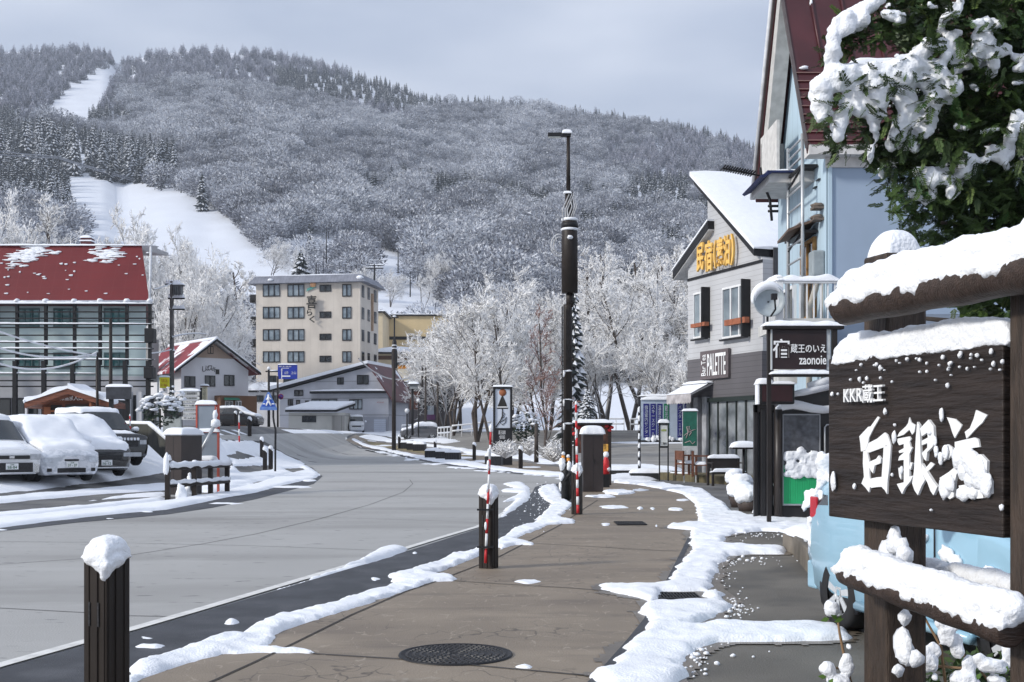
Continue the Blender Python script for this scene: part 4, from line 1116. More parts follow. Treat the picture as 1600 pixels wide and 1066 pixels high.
def block(name, label, cat, px0, px1, py0, D, dep, z0, m_, cap=.3, bands=(), wins=(), roofm=None, group=None):
    x_ = lambda p: PX(p, D) - PX(px0, D); z_ = lambda p: PZ(p, D) - z0
    t = thing(name, label, cat, (PX(px0, D), D, z0), 0, group)
    m = MB(); m.box(0, x_(px1), 0, dep, -2, z_(py0)); m.build('wall', m_, t)
    m = MB(); m.box(-.4, x_(px1) + .4, -.4, dep + .4, z_(py0), z_(py0) + .25); r = m.build('roof', roofm or black_metal, t)
    if cap:
        m = MB(); m.cap(-.4, x_(px1) + .4, -.4, dep + .4, z_(py0) + .25, cap, 3, 20, 8); m.build('snow_cap', snow, r)
    for (a, b, c, d, mm) in bands:
        m = MB(); m.box(x_(a), x_(b), -.06, -.003, z_(d), z_(c)); m.build('wall_band', mm, t)
    for (a, b, c, d) in wins: window(t, x_(a), x_(b), z_(d), z_(c), 0, 2, 1, .1, black_metal, glass_d, .1)
    return t
yel = wallmat('yellow wall', (.60, .47, .27)); yel2 = wallmat('pale yellow wall', (.62, .52, .36))
block('yellow_building', 'tall narrow yellow block peeping out right of the beige hotel', 'building', 584, 598, 489, 185, 10, 3, yel2, .35)
block('yellow_building', 'wide ochre flat roofed building with dark eaves behind the maroon roof', 'building', 596, 700, 494, 195, 12, 3, yel, .3, [(600, 700, 526, 531, black_metal)])
block('low_building', 'low building under white snowy roof in front of the ochre building', 'building', 586, 680, 553, 172, 8, 3, yel2, .9, [(586, 680, 556, 562, mat('dark brown band', (.1, .05, .03)))])
block('low_building', 'pale building with an orange stripe right of the maroon roof', 'building', 622, 690, 569, 158, 8, 3, wallmat('cream wall', (.68, .62, .5)), .3, [(622, 690, 571, 576, orange_paint)])
block('roadside_shop', 'dark roadside shop front half hidden by the big frosted tree', 'shop', 638, 705, 600, 132, 8, 2, wallmat('dark shop wall', (.10, .09, .095)), .4, [(664, 680, 648, 656, mat('purple banner', (.16, .06, .16))), (640, 656, 612, 640, mat('brown shop panel', (.13, .05, .035))), (668, 678, 634, 648, mat('pale poster', (.4, .45, .52)))], [(657, 668, 616, 640), (684, 700, 612, 640)])
block('white_annexe', 'low white roofed annexe at the foot of the beige hotel', 'building', 385, 454, 613, 150, 5, 2.4, wallmat('white annexe wall', (.6, .6, .62)), 1.1, [], [(400, 412, 618, 628), (420, 432, 618, 630)])
t = thing('hill_hut', 'tiny red roofed hut among the trees high above the ski slope', 'hut', H(347, 291))
m = MB(); m.box(-7, 7, -3, 3, -3, 2.2); m.build('wall', wallmat('dark hut wall', (.08, .05, .05)), t)
m = MB(); m.prism([(-8.5, -4, 2.2), (-8.5, 4, 2.2), (-8.5, 0, 5.2)], (17, 0, 0)); m.build('roof', mat('red hut roof', (.36, .03, .045)), t)
m = MB(); m.add([(-8.6, -4.1, 2.25), (-3, -4.1, 2.25), (-5.4, -1.5, 4.3), (-8.6, -.5, 5.0)], [(0, 1, 2, 3)]); m.build('snow_patch', snow, t)
# ================================================================ HOUSES ON THE RIGHT
def cafe_house():
    # road-facing gable wall running from its far left corner towards us
    ang = math.atan2(-.9415, .337)
    w_ = Wall(1075, 45.0, ang, 0.0)
    t = w_.root('cafe_house', 'grey boarded cafe house with big yellow characters and thick snow on its gable roof', 'house')
    U = w_.u(1192); DEP = 7.5
    z1 = w_.z(1130, 556)
    boards = wallmat('light grey boards', (.47, .48, .50), 5.5, .1, (.34, .345, .36)); dk = wallmat('dark grey boards', (.115, .11, .12), 5.5, .1, (.07, .068, .075))
    yo = -.27
    ua, za = w_.uz(1082, 276, yo); ue, ze = w_.uz(1178, 386, yo)
    sR = (ze - za) / (ue - ua)
    ul, zl = w_.uz(1051, 424, yo); um, zm = w_.uz(1106, 345, yo)
    sL = (zm - zl) / (um - ul)
    # wall outline under the two roofs
    zR = lambda u: za + sR * (u - ua) - .32
    zL = lambda u: zl + sL * (u - ul) - .32
    ux = min(um + .1, U)
    m = MB(); pts = [(0, z1), (U, z1), (U, zR(U)), (um * .75, zR(um * .75)), (um * .75, min(zR(um*.75)-.05, zL(um * .75))), (0, zL(0))]
    m.prism([(p[0], 0, p[1]) for p in pts], (0, DEP, 0)); m.build('wall', boards, t)
    m = MB(); m.box(.004, U - .004, -.03, DEP, -1.0, z1 - .002); m.build('lower_wall', dk, t)
    m = MB(); u0, za_ = w_.uz(1075, 438); zb_ = w_.z(1190, 409); m.box(0, U, -.03, -.002, za_ - .05, za_ + .05); m.build('wall_trim', black_metal, t)
    # right roof slope, facing us, and left slope
    m = MB(); m.prism([(ua, yo, za - .02), (ue, yo, ze - .02), (ue, yo, ze - .3), (ua + .1, yo, za - .3)], (0, DEP + 1.7, 0)); r = m.build('roof', black_metal, t)
    m = MB(); N = 26; vs = []; fs = []
    for j in range(15):
        for i in range(N + 1):
            f = i / N; y = yo - .06 + (DEP + 1.8) * j / 14
            h = .26 + .05 * mnoise.noise(Vector((f * 6, y, 2))); h *= (min(1, j * 1.2 + .55)) * min(1, .45 + (N - i) * .25)
            vs.append((ua - .12 + (ue - ua + .2) * f, y, za - .01 + (ze - za) * (f * 1.04 - .02) + h))
    for j in range(14):
        for i in range(N): a = j * (N + 1) + i; fs.append((a, a + 1, a + N + 2, a + N + 1))
    m.add(vs, fs, 0, True)
    m.quad(*[(vs[i][0], yo - .05, za - .03 + (ze - za) * (i / N * 1.04 - .02)) for i in (0, N)], vs[N], vs[0])
    for i in range(N): 
        a, b = vs[i], vs[i + 1]; lo = lambda v, f: (v[0], yo - .06, za - .02 + (ze - za) * (f * 1.04 - .02))
        m.quad(lo(a, i / N), lo(b, (i + 1) / N), b, a)
    for j in range(14):
        a, b = vs[j * (N + 1) + N], vs[(j + 1) * (N + 1) + N]
        m.quad((a[0], a[1], ze - .06), (b[0], b[1], ze - .06), b, a)
    m.build('snow_cap', snow, r)
    m = MB(); m.prism([(ul, yo, zl), (um, yo, zm), (um, yo, zm - .3), (ul, yo, zl - .3)], (0, DEP + 1.2, 0)); r2 = m.build('roof', black_metal, t)
    m = MB(); m.prism([(ul, yo + .03, zl - .301), (um, yo + .03, zm - .301), (um, yo + .03, zm - .34), (ul, yo + .03, zl - .34)], (0, DEP + 1.1, 0)); m.build('soffit', mat('pale soffit', (.5, .5, .5)), r2)
    m = MB(); m.prism([(ul - .05, yo - .03, zl + .001), (um, yo - .03, zm + .001), (um, yo - .03, zm + .07), (ul - .05, yo - .03, zl + .06)], (0, 2, 0)); m.build('snow_cap', snow, r2)
    # windows with planter boxes
    for x0, x1, y0, y1, n, lean in ((1086, 1108, 456, 528, 2, 0), (1131, 1171, 446, 527, 3, 0)):
        u0, u1, z0, z1_ = w_.rect(x0, x1, y0, y1)
        window(t, u0, u1, z0, z1_, 0, n, 1, .07, white_metal, glass_b, .08)
        m = MB(); m.box(u1 - .005, u1 + .08, -.34, .0, z0 - .05, z1_ + .1); m.box(u0, u1 + .08, -.2, -.081, z0 - .09, z0 - .03); m.build('window_fin', black_metal, t)
        q0, q1, p0, p1 = w_.rect(x0 - 2 if n == 2 else x0 + 6, x1 - 2, y0 + 49 if n == 2 else y0 + 52, y0 + 55 if n == 2 else y0 + 61, -.2)
        m = MB(); m.box(q0, q1, -.34, -.15, p0, p1); m.build('planter_box', mat('rusty planter', (.30, .10, .05), .7, .2), t)
    # big yellow characters
    for ch, x0, x1, ya, yb in (('民', 1091, 1101.5, 380, 424), ('宿', 1103.5, 1115, 376, 424), ('(', 1117.5, 1121, 376, 420), ('素', 1122, 1132, 371, 416), ('泊', 1133, 1143, 367, 415), (')', 1144, 1149, 365, 414)):
        u0, u1, z0, z1_ = w_.rect(x0, x1, ya, yb, -.14)
        text(ch, t, letter_y, (u1 - u0, z1_ - z0), (u0, -.14, z0), depth=.08, bold=.022, name='letter')
    # name board
    u0, u1, z0, z1_ = w_.rect(1099, 1143, 547, 592)
    m = MB(); m.box(u0, u1, -.14, -.031, z0, z1_); s = m.build('name_board', mat('brown grey board', (.115, .095, .10)), t, .01)
    text('PALETTE', s, letter_w, ((u1 - u0) * .65, (z1_ - z0) * .76), (u0 + (u1 - u0) * .28, -.15, z0 + (z1_ - z0) * .12), depth=.01, bold=.01)
    text('Tea', s, letter_w, ((z1_ - z0) * .36, (u1 - u0) * .16), (u0 + (u1 - u0) * .22, -.15, z0 + (z1_ - z0) * .52), rot=(R(90), R(-90), 0), depth=.01)
    text('Bar', s, letter_w, ((z1_ - z0) * .34, (u1 - u0) * .16), (u0 + (u1 - u0) * .22, -.15, z0 + (z1_ - z0) * .13), rot=(R(90), R(-90), 0), depth=.01)
    # glazed ground floor
    g0, g1 = w_.u(1111), w_.u(1184); zt = w_.z(1150, 626); zb = w_.z(1150, 735)
    m = MB(); n = 5
    for i in range(n + 1):
        c = g0 + (g1 - g0) * i / n; m.box(c - .035, c + .035, -.1, -.031, -.2, zt)
    m.box(g0, g1, -.17, -.032, zt - .02, zt + .14); m.box(g0, g1, -.15, -.033, .1, .2); s = m.build('shop_window', mat('dark green frame', (.012, .02, .018)), t)
    m = MB(); m.box(g0, g1, -.06, -.04, -.2, zt); m.build('pane', mat('shop glass with painted reflections', (.04, .045, .05), .05, .3, .9, spec=1.0, col2=(.30, .32, .34), detail=6), s)  # pale noise in the pane colour paints in reflections of snow and street
    # awning, grey curtain pillar
    a0, a1 = w_.u(1092, -.5), w_.u(1127, -.2); zc, zd = w_.z(1100, 597, -.4), w_.z(1100, 614, -.9)
    m = MB(); m.prism([(0.1, -.04, zc), (0.1, -.95, zd), (0.1, -.95, zd - .05), (0.1, -.04, zc - .06)], (1.9, 0, 0)); a = m.build('awning', mat('grey awning', (.42, .42, .43)), t)
    m = MB(); 
    for i in range(10):
        x = .1 + 1.9 * i / 10; m.prism([(x, -.96, zd), (x + .19, -.96, zd), (x + .19, -.96, zd - .3), (x + .095, -.96, zd - .36), (x, -.96, zd - .3)], (0, .02, 0))
    m.build('valance', mat('striped valance', (.40, .38, .39), .8, .3, 3.0), a)
    m = MB(); m.add([(0.1, -.98, zd + .01), (2.0, -.98, zd + .01), (2.0, -.05, zc + .05), (.1, -.05, zc + .05)], [(0, 1, 2, 3)]); m.cap(.1, 2.0, -.3, .0, zc, .08, 3); m.build('snow_cap', snow, a)
    for q in (.25, .8, 1.45):
        m = MB(); m.box(q, q + .32, -.2, -.035, -.2, zd - .1); m.build('curtain', mat('grey curtain', (.28, .29, .31), .8, .2, 3), t)
    # flank that faces us, with a pale door
    m = MB(); m.box(U + .001, U + .035, .4, .9, w_.z(1192, 470), w_.z(1192, 386)); m.build('corner_board', mat('dark corner', (.06, .06, .065)), t)
    m = MB(); m.box(U + .002, U + .05, .95, 2.6, w_.z(1192, 470), w_.z(1192, 412)); d = m.build('door', mat('pale blue door', (.46, .53, .6)), t)
    m = MB(); m.box(U + .05, U + .12, 1.2, 1.7, w_.z(1192, 432), w_.z(1192, 430)); m.build('handle', black_metal, d)
    # timber deck in front
    dm = mat('mossy deck', (.125, .105, .058), .8, .35, 2.0, .3, 20.0); overlay(dm, (.05, .042, .03), band_mask(0, 5, .08))
    t2 = thing('timber_deck', 'mossy timber deck in front of the cafe windows', 'deck', (w_.P.x, w_.P.y, 0), ang)
    m = MB(); m.box(-1.6, U + 1.5, -1.55, -.2, -.4, .27); m.build('deck_boards', dm, t2, .02)
    m = MB(); m.cap(1.4, 2.5, -1.5, -1.2, .27, .05, 1); m.cap(-1.4, .6, -1.4, -.9, .27, .06, 2); m.build('snow_cap', snow, t2)
    return w_, t
CW, CAFE = cafe_house()

def blue_house():
    t = thing('blue_house', 'tall narrow pale blue house with steep dark red roof on the right', 'house', (6.0, 22.6, 0))
    lb = wallmat('pale blue boards', (.44, .565, .66), 2.2, .03, axis=1); sb = wallmat('blue front wall with painted shade', (.31, .39, .505))  # front is the gable's blue darkened, its shade mixed into the colour
    ov = .43
    ze = PZ(226, 22.5); zt = 11.25; yA, yB = -.1, 4.35; ya = 2.15
    m = MB(); m.prism([(0, 0, -.5), (0, 4.1, -.5), (0, 4.1, ze), (0, ya, zt - .35), (0, 0, ze)], (.03, 0, 0)); m.build('gable_wall', lb, t)
    m = MB(); m.box(.031, 5.5, 0, 4.1, -.5, ze - .001); m.build('front_wall', sb, t)
    m = MB(); m.box(.032, .10, -.04, -.001, -.5, ze - .3); m.build('corner_board', lb, t)
    # steep roof, its lower part lapped in courses
    rm = mat('dark red standing seam', (.062, .014, .017), .42, .25, .8)
    m = MB(); n = (ze - zt) / (yA - ya)
    m.prism([(-ov, yA - .12, ze - .2), (-ov, ya, zt), (-ov, ya, zt + .14), (-ov, yA - .2, ze - .05)], (7, 0, 0)); 
    sl = lambda f: (yA - .2 + (ya - yA + .2) * f, ze - .05 + (zt + .19 - ze) * f)
    for k in range(10):
        x = -ov + .55 + k * .62
        y0, z0 = sl(.42); y1, z1 = sl(.99); m.tube([(x, y0 - .03, z0), (x, y1 - .03, z1)], .028, 6)
    for k in range(9):
        y0, z0 = sl(.02 + k * .045); m.tube([(-ov, y0 - .02, z0), (6.5, y0 - .02, z0)], .022, 5)
    r = m.build('roof', rm, t)
    m = MB(); m.prism([(-ov, yB + .1, ze - .2), (-ov, ya, zt + .001), (-ov, ya, zt + .141), (-ov, yB + .2, ze - .05)], (7, 0, 0)); m.build('roof', rm, t)
    m = MB()
    for i in range(26):
        random.seed(i); f = random.uniform(.02, .42) if i < 18 else random.uniform(.4, .8); y, z = sl(f); x = random.uniform(-.3, 2.6)
        m.ball((x, y - .04, z), (random.uniform(.03, .12), .05, random.uniform(.03, .07)), i, .5, 8)
    y, z = sl(.42); m.cap(.6, 2.3, y - .12, y + .03, z, .14, 4)
    y, z = sl(.02); m.ball((.1, y - .02, z + .08), (.22, .06, .06), 3, .5); m.build('snow_cap', snow, r)
    fm = mat('cream fascia', (.58, .57, .56)); m = MB(); m.box(-ov + .02, 6.3, -.34, .05, ze - .24, ze - .06); m.box(-.02, 6.0, -.05, -.002, ze - .42, ze - .241); m.build('fascia', fm, t)
    # bargeboards on the road side
    m = MB()
    for y0 in (yA - .2, yB + .2):
        m.prism([(-ov - .05, y0, ze - .12), (-ov - .05, ya, zt + .06), (-ov - .05, ya, zt + .2), (-ov - .05, y0, ze + .02)], (.05, 0, 0))
    m.build('barge_board', mat('brown grey barge', (.09, .075, .075)), t)
    m = MB(); m.prism([(-ov + .02, yB + .02, ze - .12), (-ov + .02, ya, zt - .06), (-ov + .02, ya - .1, zt - .5), (-ov + .02, yB - .5, ze - .12)], (.3, 0, 0)); m.build('soffit_panel', mat('cream soffit panel', (.50, .49, .47)), t)
    m = MB(); m.tube([(-ov - .06, yB + .25, ze - .1), (-ov - .06, ya + .05, zt + .22)], .05, 6); m.build('gutter_pipe', mat('pale gutter', (.6, .62, .65)), t)
    # attic hood and balcony box on the gable
    Zx = lambda py, d=24.5: PZ(py, d)
    m = MB(); m.box(-.75, .0, 1.6, 3.3, Zx(290), Zx(276)); m.box(-.3, -.001, .9, 1.55, Zx(300), Zx(284)); b = m.build('balcony', mat('cream balcony', (.52, .52, .52)), t)
    m = MB(); m.prism([(-.78, 1.5, Zx(275)), (-.95, 1.5, Zx(281)), (-.9, 1.5, Zx(284)), (-.7, 1.5, Zx(276.5))], (0, 1.9, 0)); m.box(-.8, 0, 1.5, 3.4, Zx(276), Zx(273)); m.build('blue_edge', mat('navy edge', (.02, .03, .10)), b)
    m = MB(); m.cap(-.7, 0, 1.6, 3.3, Zx(273), .1, 2); m.build('snow_cap', snow, b)
    m = MB(); m.box(-.5, -.44, 2.0, 3.6, Zx(272), Zx(185)); m.box(-.5, 0, 3.5, 3.56, Zx(272), Zx(195)); m.build('side_panel', mat('cream panel', (.6, .59, .57)), t)
    # windows of the gable
    def gwin(y0, y1, py0, py1, fm_, gm_):
        f = MB(); z0, z1 = Zx(py1, 23.5), Zx(py0, 23.5)
        for c in (y0, (y0 + y1) / 2, y1): f.box(-.07, -.001, c - .04, c + .04, z0, z1)
        f.box(-.069, -.001, y0, y1, z0, z0 + .07); f.box(-.069, -.001, y0, y1, z1 - .07, z1)
        o = f.build('window', fm_, t); MB().box(-.03, -.002, y0, y1, z0, z1).build('pane', gm_, o)
    gwin(.75, 1.75, 372, 497, mat('ochre window frame', (.30, .16, .05)), glass_d)
    gwin(2.4, 3.4, 430, 500, white_metal, glass_d)
    m = MB(); m.prism([(-.03, .5, Zx(345, 23.2)), (-.6, .55, Zx(362, 23.2)), (-.6, 1.5, Zx(380, 24)), (-.03, 1.6, Zx(366, 24))], (0, 0, .05)); m.build('window_hood', mat('brown hood', (.12, .08, .06)), t)
    # meter box, pipe, vents
    m = MB(); m.box(-.24, -.002, .08, .42, PZ(432, 22.7), PZ(391, 22.7)); b = m.build('meter_box', mat('grey meter box', (.27, .31, .33)), t, .03)
    m = MB(); m.tube([(-.12, .22, PZ(432, 22.7)), (-.14, .26, PZ(450, 22.7)), (-.2, .5, PZ(480, 22.8)), (-.2, .52, 0)], .06, 8); m.tube([(-.05, .12, PZ(432, 22.7)), (-.05, .1, 0)], .025, 6); m.build('pipe', mat('beige pipe', (.42, .40, .36)), b)
    for y, py in ((.28, 322), (.27, 340)):
        m = MB(); m.box(-.2, -.002, y - .12, y + .15, PZ(py + 4, 22.8), PZ(py, 22.8)); m.ball((-.1, y, PZ(py, 22.8) + .02), (.12, .16, .05), py, .4, 8); m.build('wall_vent', mat('brown vent', (.14, .11, .09)), t)
    for y, py in ((.5, 277), (.75, 285)):
        m = MB(); m.box(-.05, -.002, y - .1, y + .1, PZ(py + 1.5, 22.9), PZ(py, 22.9)); m.build('wall_bracket', black_metal, t)
    # white balcony rail over the entrance
    m = MB(); z0, z1 = PZ(500, 22.3), PZ(446, 22.3); x0 = -1.05
    for i in range(9): m.box(x0 + i * .13, x0 + i * .13 + .025, -.6, -.575, z0, z1)
    for i in range(8): m.box(x0, x0 + .025, -.6 + i * .16, -.6 + i * .16 + .025, z0, z1)
    m.box(x0 - .03, .1, -.63, -.55, z1, z1 + .06); m.box(x0 - .03, x0 + .06, -.63, .8, z1 + .001, z1 + .061); m.box(x0 - .04, x0 + .08, -.64, -.52, z0 - .2, z1 + .12); b = m.build('balcony_rail', white_metal, t)
    m = MB(); m.cap(x0 - .03, .1, -.63, -.55, z1 + .06, .09, 3, 20, 6, .02, .8); m.cap(x0 - .04, x0 + .08, -.64, .8, z1 + .07, .12, 5, 8, 14); m.build('snow_cap', snow, b)
    m = MB(); m.box(x0, .0, -.6, 1.2, z0 - .2, z0); m.box(x0, x0 + .35, -.6, -.2, PZ(600, 22.2), z0 - .2); m.build('balcony_floor', mat('cream pier', (.56, .56, .54)), t)
    # dark red lean-to further right
    m = MB(); m.box(1.2, 5.6, -1.6, -.01, -.5, PZ(515, 21.5)); m.build('lean_to', mat('dark red lean-to', (.05, .012, .014), .4), t)
    m = MB(); m.prism([(1.0, -1.8, PZ(512, 21)), (1.0, 0, PZ(494, 22.5)), (1.0, 0, PZ(490, 22.5)), (1.0, -1.8, PZ(508, 21))], (4.8, 0, 0)); m.build('lean_to_roof', mat('blue grey roof', (.16, .19, .24)), t)
    # steel ladder
    t2 = thing('wall_ladder', 'tall galvanised ladder frame standing against the pale blue gable', 'ladder', (5.68, 22.6, 0))
    y0, y1 = .55, 1.75
    for y in (y0, y1):
        m = MB(); m.tube([(0, y, PZ(500, 23.5)), (0, y, PZ(222, 23.8))], .035, 8); m.build('rail', galv, t2)
    for i, py in enumerate((226, 240, 254, 268, 298, 325, 353, 380, 408, 436)):
        z = PZ(py, 23.7); m = MB(); m.tube([(0, y0, z), (0, y1, z)], .025, 6); m.build('rung', galv, t2)
    m = MB(); 
    for py in (268, 368): m.box(-.03, .3, y0, y1 + .2, PZ(py, 23.7) - .03, PZ(py, 23.7) + .02); m.tube([(0, y0, PZ(py, 23.7)), (.0, y1, PZ(py + 18, 23.7))], .02, 5)
    m.build('bracket', black_metal, t2)
    # TV aerial
    t3 = thing('tv_aerial', 'thin black television aerial on a bent mast at the blue gable', 'aerial', (5.6, 25.2, 0))
    m = MB(); z = lambda p: PZ(p, 25.2); x = lambda p: PX(p, 25.2) - 5.6
    m.tube([(x(1206), 0, z(345)), (x(1203), 0, z(312)), (x(1190), 0, z(280)), (x(1188), 0, z(262))], .03, 6); m.tube([(x(1200), 0, z(322)), (x(1216), 0, z(322))], .03, 5); m.tube([(x(1200), 0, z(330)), (x(1216), 0, z(330))], .03, 5); m.build('mast', black_metal, t3)
    m = MB(); m.tube([(x(1130), 0, z(263)), (x(1190), 0, z(275))], .022, 5); m.build('boom', black_metal, t3)
    for i in range(13):
        u = i / 13; m = MB(); m.tube([(x(1130 + 50 * u), -.28, z(263 + 10 * u)), (x(1130 + 50 * u), .28, z(263 + 10 * u) + .02)], .02, 5); m.build('element', black_metal, t3)
blue_house()

def dish():
    D = 21.9; t = thing('satellite_dish', 'round grey satellite dish with snow on its rim beside the balcony', 'satellite dish', W(1202, 500, D))
    c = W(1202, 470, D) - W(1202, 500, D); r = .29
    m = MB(); m.lathe([(.0, .1), (r * .5, .085), (r * .85, .03), (r, -.02), (r + .01, -.01), (r * .85, .05), (0, .12)], 28, 0, 'y', c, caps=False); d = m.build('dish', mat('grey dish', (.36, .41, .44), .45), t)
    m = MB(); m.tube([(c.x + r * math.cos(a) * 1.0, .0 + .04, c.z + r * math.sin(a)) for a in [R(q) for q in range(30, 200, 10)]], [.03 + .06 * math.sin(i / 16 * math.pi) for i in range(17)], 8); m.build('snow_cap', snow, d)
    m = MB(); m.tube([(c.x + .02, -.05, c.z - r), (c.x + .03, -.38, c.z - .2), (c.x + .01, -.4, c.z)], .018, 6); m.box(c.x - .05, c.x + .05, -.46, -.36, c.z - .03, c.z + .08); m.build('feed_arm', black_metal, t)
    m = MB(); m.tube([(c.x, .1, c.z), (c.x + .02, .25, c.z - .1), (c.x + .02, .25, -.35), (c.x + .5, .3, -.4)], .025, 6); m.build('mount', black_metal, t)
dish()

def vestibule():
    D = 22.3; t = thing('glazed_entrance_porch', 'black framed glazed entrance porch with a green door panel and snowy top', 'porch', (PX(1180, D), D, 0))
    x_ = lambda p, d=D: PX(p, d) - PX(1180, D); z_ = lambda p, d=D: PZ(p, d)
    bk = mat('black porch frame', (.014, .013, .014), .35, .3, 2.0)
    m = MB(); m.box(x_(1212), x_(1330), 0, .25, -.2, z_(790)); m.box(x_(1212), x_(1222), 0, .2, z_(790), z_(645)); m.box(x_(1281), x_(1330), 0.003, .2, z_(790), z_(645)); m.box(x_(1212), x_(1330), 0.001, .2, z_(647), z_(634)); m.build('front_frame', bk, t, .015)
    m = MB(); m.tube([(x_(1215), -.06, -.1), (x_(1215), -.06, z_(640))], .075, 10); m.build('corner_pillar', mat('brown black pillar', (.03, .024, .022), .4), t)
    m = MB(); m.box(x_(1180), x_(1186), .1, .2, -.1, z_(632)); m.box(x_(1190), x_(1198), .05, .2, -.1, z_(640)); m.box(x_(1201), x_(1208), .05, .2, -.1, z_(640)); m.box(x_(1180), x_(1212), .1, .19, z_(645), z_(632)); m.build('side_frame', bk, t, .01)
    m = MB(); m.box(x_(1186), x_(1212), .21, .23, 0, z_(640)); m.build('side_pane', mat('grey side glass', (.07, .075, .085), .08, .3, 1.5, spec=.9), t)
    # door with net-like glass above and a green panel below
    m = MB(); f = .03
    m.box(x_(1222), x_(1223.5), -.045, -.001, z_(790), z_(648)); m.box(x_(1279.5), x_(1281), -.045, -.001, z_(790), z_(648)); m.box(x_(1222), x_(1281), -.044, -.002, z_(649), z_(647)); m.box(x_(1222), x_(1281), -.044, -.002, z_(790), z_(788)); d = m.build('door', grey_metal, t)
    gl = mat('frosted door glass', (.06, .063, .075), .25, .45, 9.0, spec=.7); m = MB(); m.box(x_(1223.5), x_(1279.5), -.02, -.004, z_(740), z_(649)); m.build('door_glass', gl, d)
    gp = mat('bright green panel', (.02, .40, .15), .5, .08, 2.0); m = MB(); n = 15
    for i in range(n):
        a, b = 1223.8 + 55.4 * i / n, 1223.8 + 55.4 * (i + .86) / n; m.box(x_(a), x_(b), -.034, -.003, z_(787), z_(728))
    m.box(x_(1223.6), x_(1279.4), -.026, -.004, z_(787.5), z_(727)); m.build('green_panel', gp, d)
    m = MB(); random.seed(4)
    for i in range(60):
        px = random.uniform(1227, 1276); py = random.uniform(704 + 3 * math.sin(px * .2), 744); w_ = random.uniform(.05, .11)
        m.ball((x_(px), -.05, z_(py)), (w_, .045, w_ * .8), i, .5, 8)
    m.build('snow_heap', snow, d, remesh=.02)
    # snow covered top rail
    m = MB(); pts = [(x_(p), -.05, z_(q)) for p, q in ((1216, 640), (1224, 634), (1238, 632), (1252, 634), (1268, 638), (1284, 640), (1310, 638))]; m.tube(pts, [.05, .09, .10, .09, .085, .08, .08], 10); m.ball(pts[0], .07, 2, .4); m.build('snow_cap', snow, t)
    m = MB(); m.tube([(x_(1288), -.08, z_(760)), (x_(1287), -.08, z_(668)), (x_(1290), -.08, z_(664)), (x_(1310), -.08, z_(664))], .018, 6); m.build('handrail', galv, t)
    # dark lamp box on top
    t2 = thing('sign_box', 'dark blank lamp box with snow on top over the glazed porch', 'sign box', W(1211, 634, 21.9))
    m = MB(); a = W(1184, 632, 21.9) - W(1211, 634, 21.9); b = W(1239, 599, 21.9) - W(1211, 634, 21.9); m.box(a.x, b.x, -.15, .15, a.z, b.z); bx = m.build('frame', bk, t2, .03)
    m = MB(); m.box(a.x + .05, b.x - .05, -.17, -.152, a.z + .05, b.z - .05); m.build('panel', mat('dark maroon panel', (.03, .007, .008), .3), t2)
    m = MB(); m.cap(a.x - .02, a.x + .25, -.15, .15, b.z, .1, 2); m.cap(a.x + .2, b.x, -.15, .15, b.z, .035, 3); m.box(a.x - .03, a.x - .001, -.15, .1, a.z, b.z); m.build('snow_cap', snow, t2)
    # lean-to roof behind with snow
    t3 = thing('porch_roof', 'dark pitched porch roof dusted with snow under the wooden inn sign', 'roof', (PX(1240, 23.2), 22.56, 0))
    q = lambda p, y, py: (PX(p, 22.56 + y) - PX(1240, 23.2), y, PZ(py, 22.56 + y))
    m = MB(); m.prism([q(1222, -.35, 622), q(1325, -.35, 600), q(1325, -.35, 640), q(1222, -.35, 640)], (0, .3, 0)); r = m.build('roof_board', bk, t3)
    m = MB(); m.tube([q(1232, -.37, 617), q(1255, -.37, 613), q(1300, -.37, 604)], [.05, .07, .06], 8); m.tube([q(1262, -.3, 603), q(1300, -.3, 594)], [.06, .09], 8); m.build('snow_cap', snow, t3)
vestibule()

def inn_sign():
    D = 21.0; t = thing('inn_sign', 'dark hanging inn sign with white characters and zaonoie in roman letters', 'sign', (PX(1250, D), D, 0))
    x_ = lambda p: PX(p, D) - PX(1250, D); z_ = lambda p: PZ(p, D)
    bw = mat('black brown timber', (.013, .0095, .0085), .5, .3, 3.0)
    pm = mat('dark brown panel', (.022, .0115, .0125), .5, .2, 2.0)
    m = MB(); m.box(x_(1206), x_(1291), -.03, .03, z_(577), z_(515)); p = m.build('panel', pm, t, .004)
    m = MB(); m.box(x_(1204.5), x_(1206), -.04, .04, z_(578), z_(514)); m.box(x_(1291), x_(1297), -.02, .04, z_(578), z_(514)); m.build('panel_edge', mat('pale panel edge', (.45, .48, .5)), t)
    m = MB(); m.box(x_(1193), x_(1317), -.1, .1, z_(515), z_(508)); b = m.build('top_beam', bw, t, .01)
    s = MB(); s.cap(x_(1193), x_(1317), -.1, .1, z_(508), .085, 2, 34, 8, .02, .7); s.build('snow_cap', snow, b)
    m = MB(); m.box(x_(1204), x_(1302), -.08, .08, z_(589), z_(583)); b = m.build('lower_beam', bw, t, .01)
    s = MB(); s.cap(x_(1204), x_(1302), -.08, .08, z_(583), .055, 7, 30, 8, .02, .7); s.build('snow_cap', snow, b)
    m = MB(); m.box(x_(1300), x_(1307), -.06, .06, -.2, z_(515)); m.build('post', bw, t); m = MB(); m.box(x_(1200), x_(1206), .04, .12, -.2, z_(515)); m.build('post', bw, t)
    text('宿', p, letter_w, (x_(1233) - x_(1206.5), z_(530) - z_(559.5)), (x_(1206.5), -.042, z_(559.5)), depth=.01, bold=.012)
    text('蔵王のいえ', p, letter_w, (x_(1290) - x_(1234.5), z_(538) - z_(552)), (x_(1234.5), -.042, z_(552)), depth=.01, bold=.008)
    text('zaonoie', p, letter_w, (x_(1290) - x_(1247.5), z_(556) - z_(570)), (x_(1247.5), -.042, z_(570)), depth=.01, bold=.012)
inn_sign()
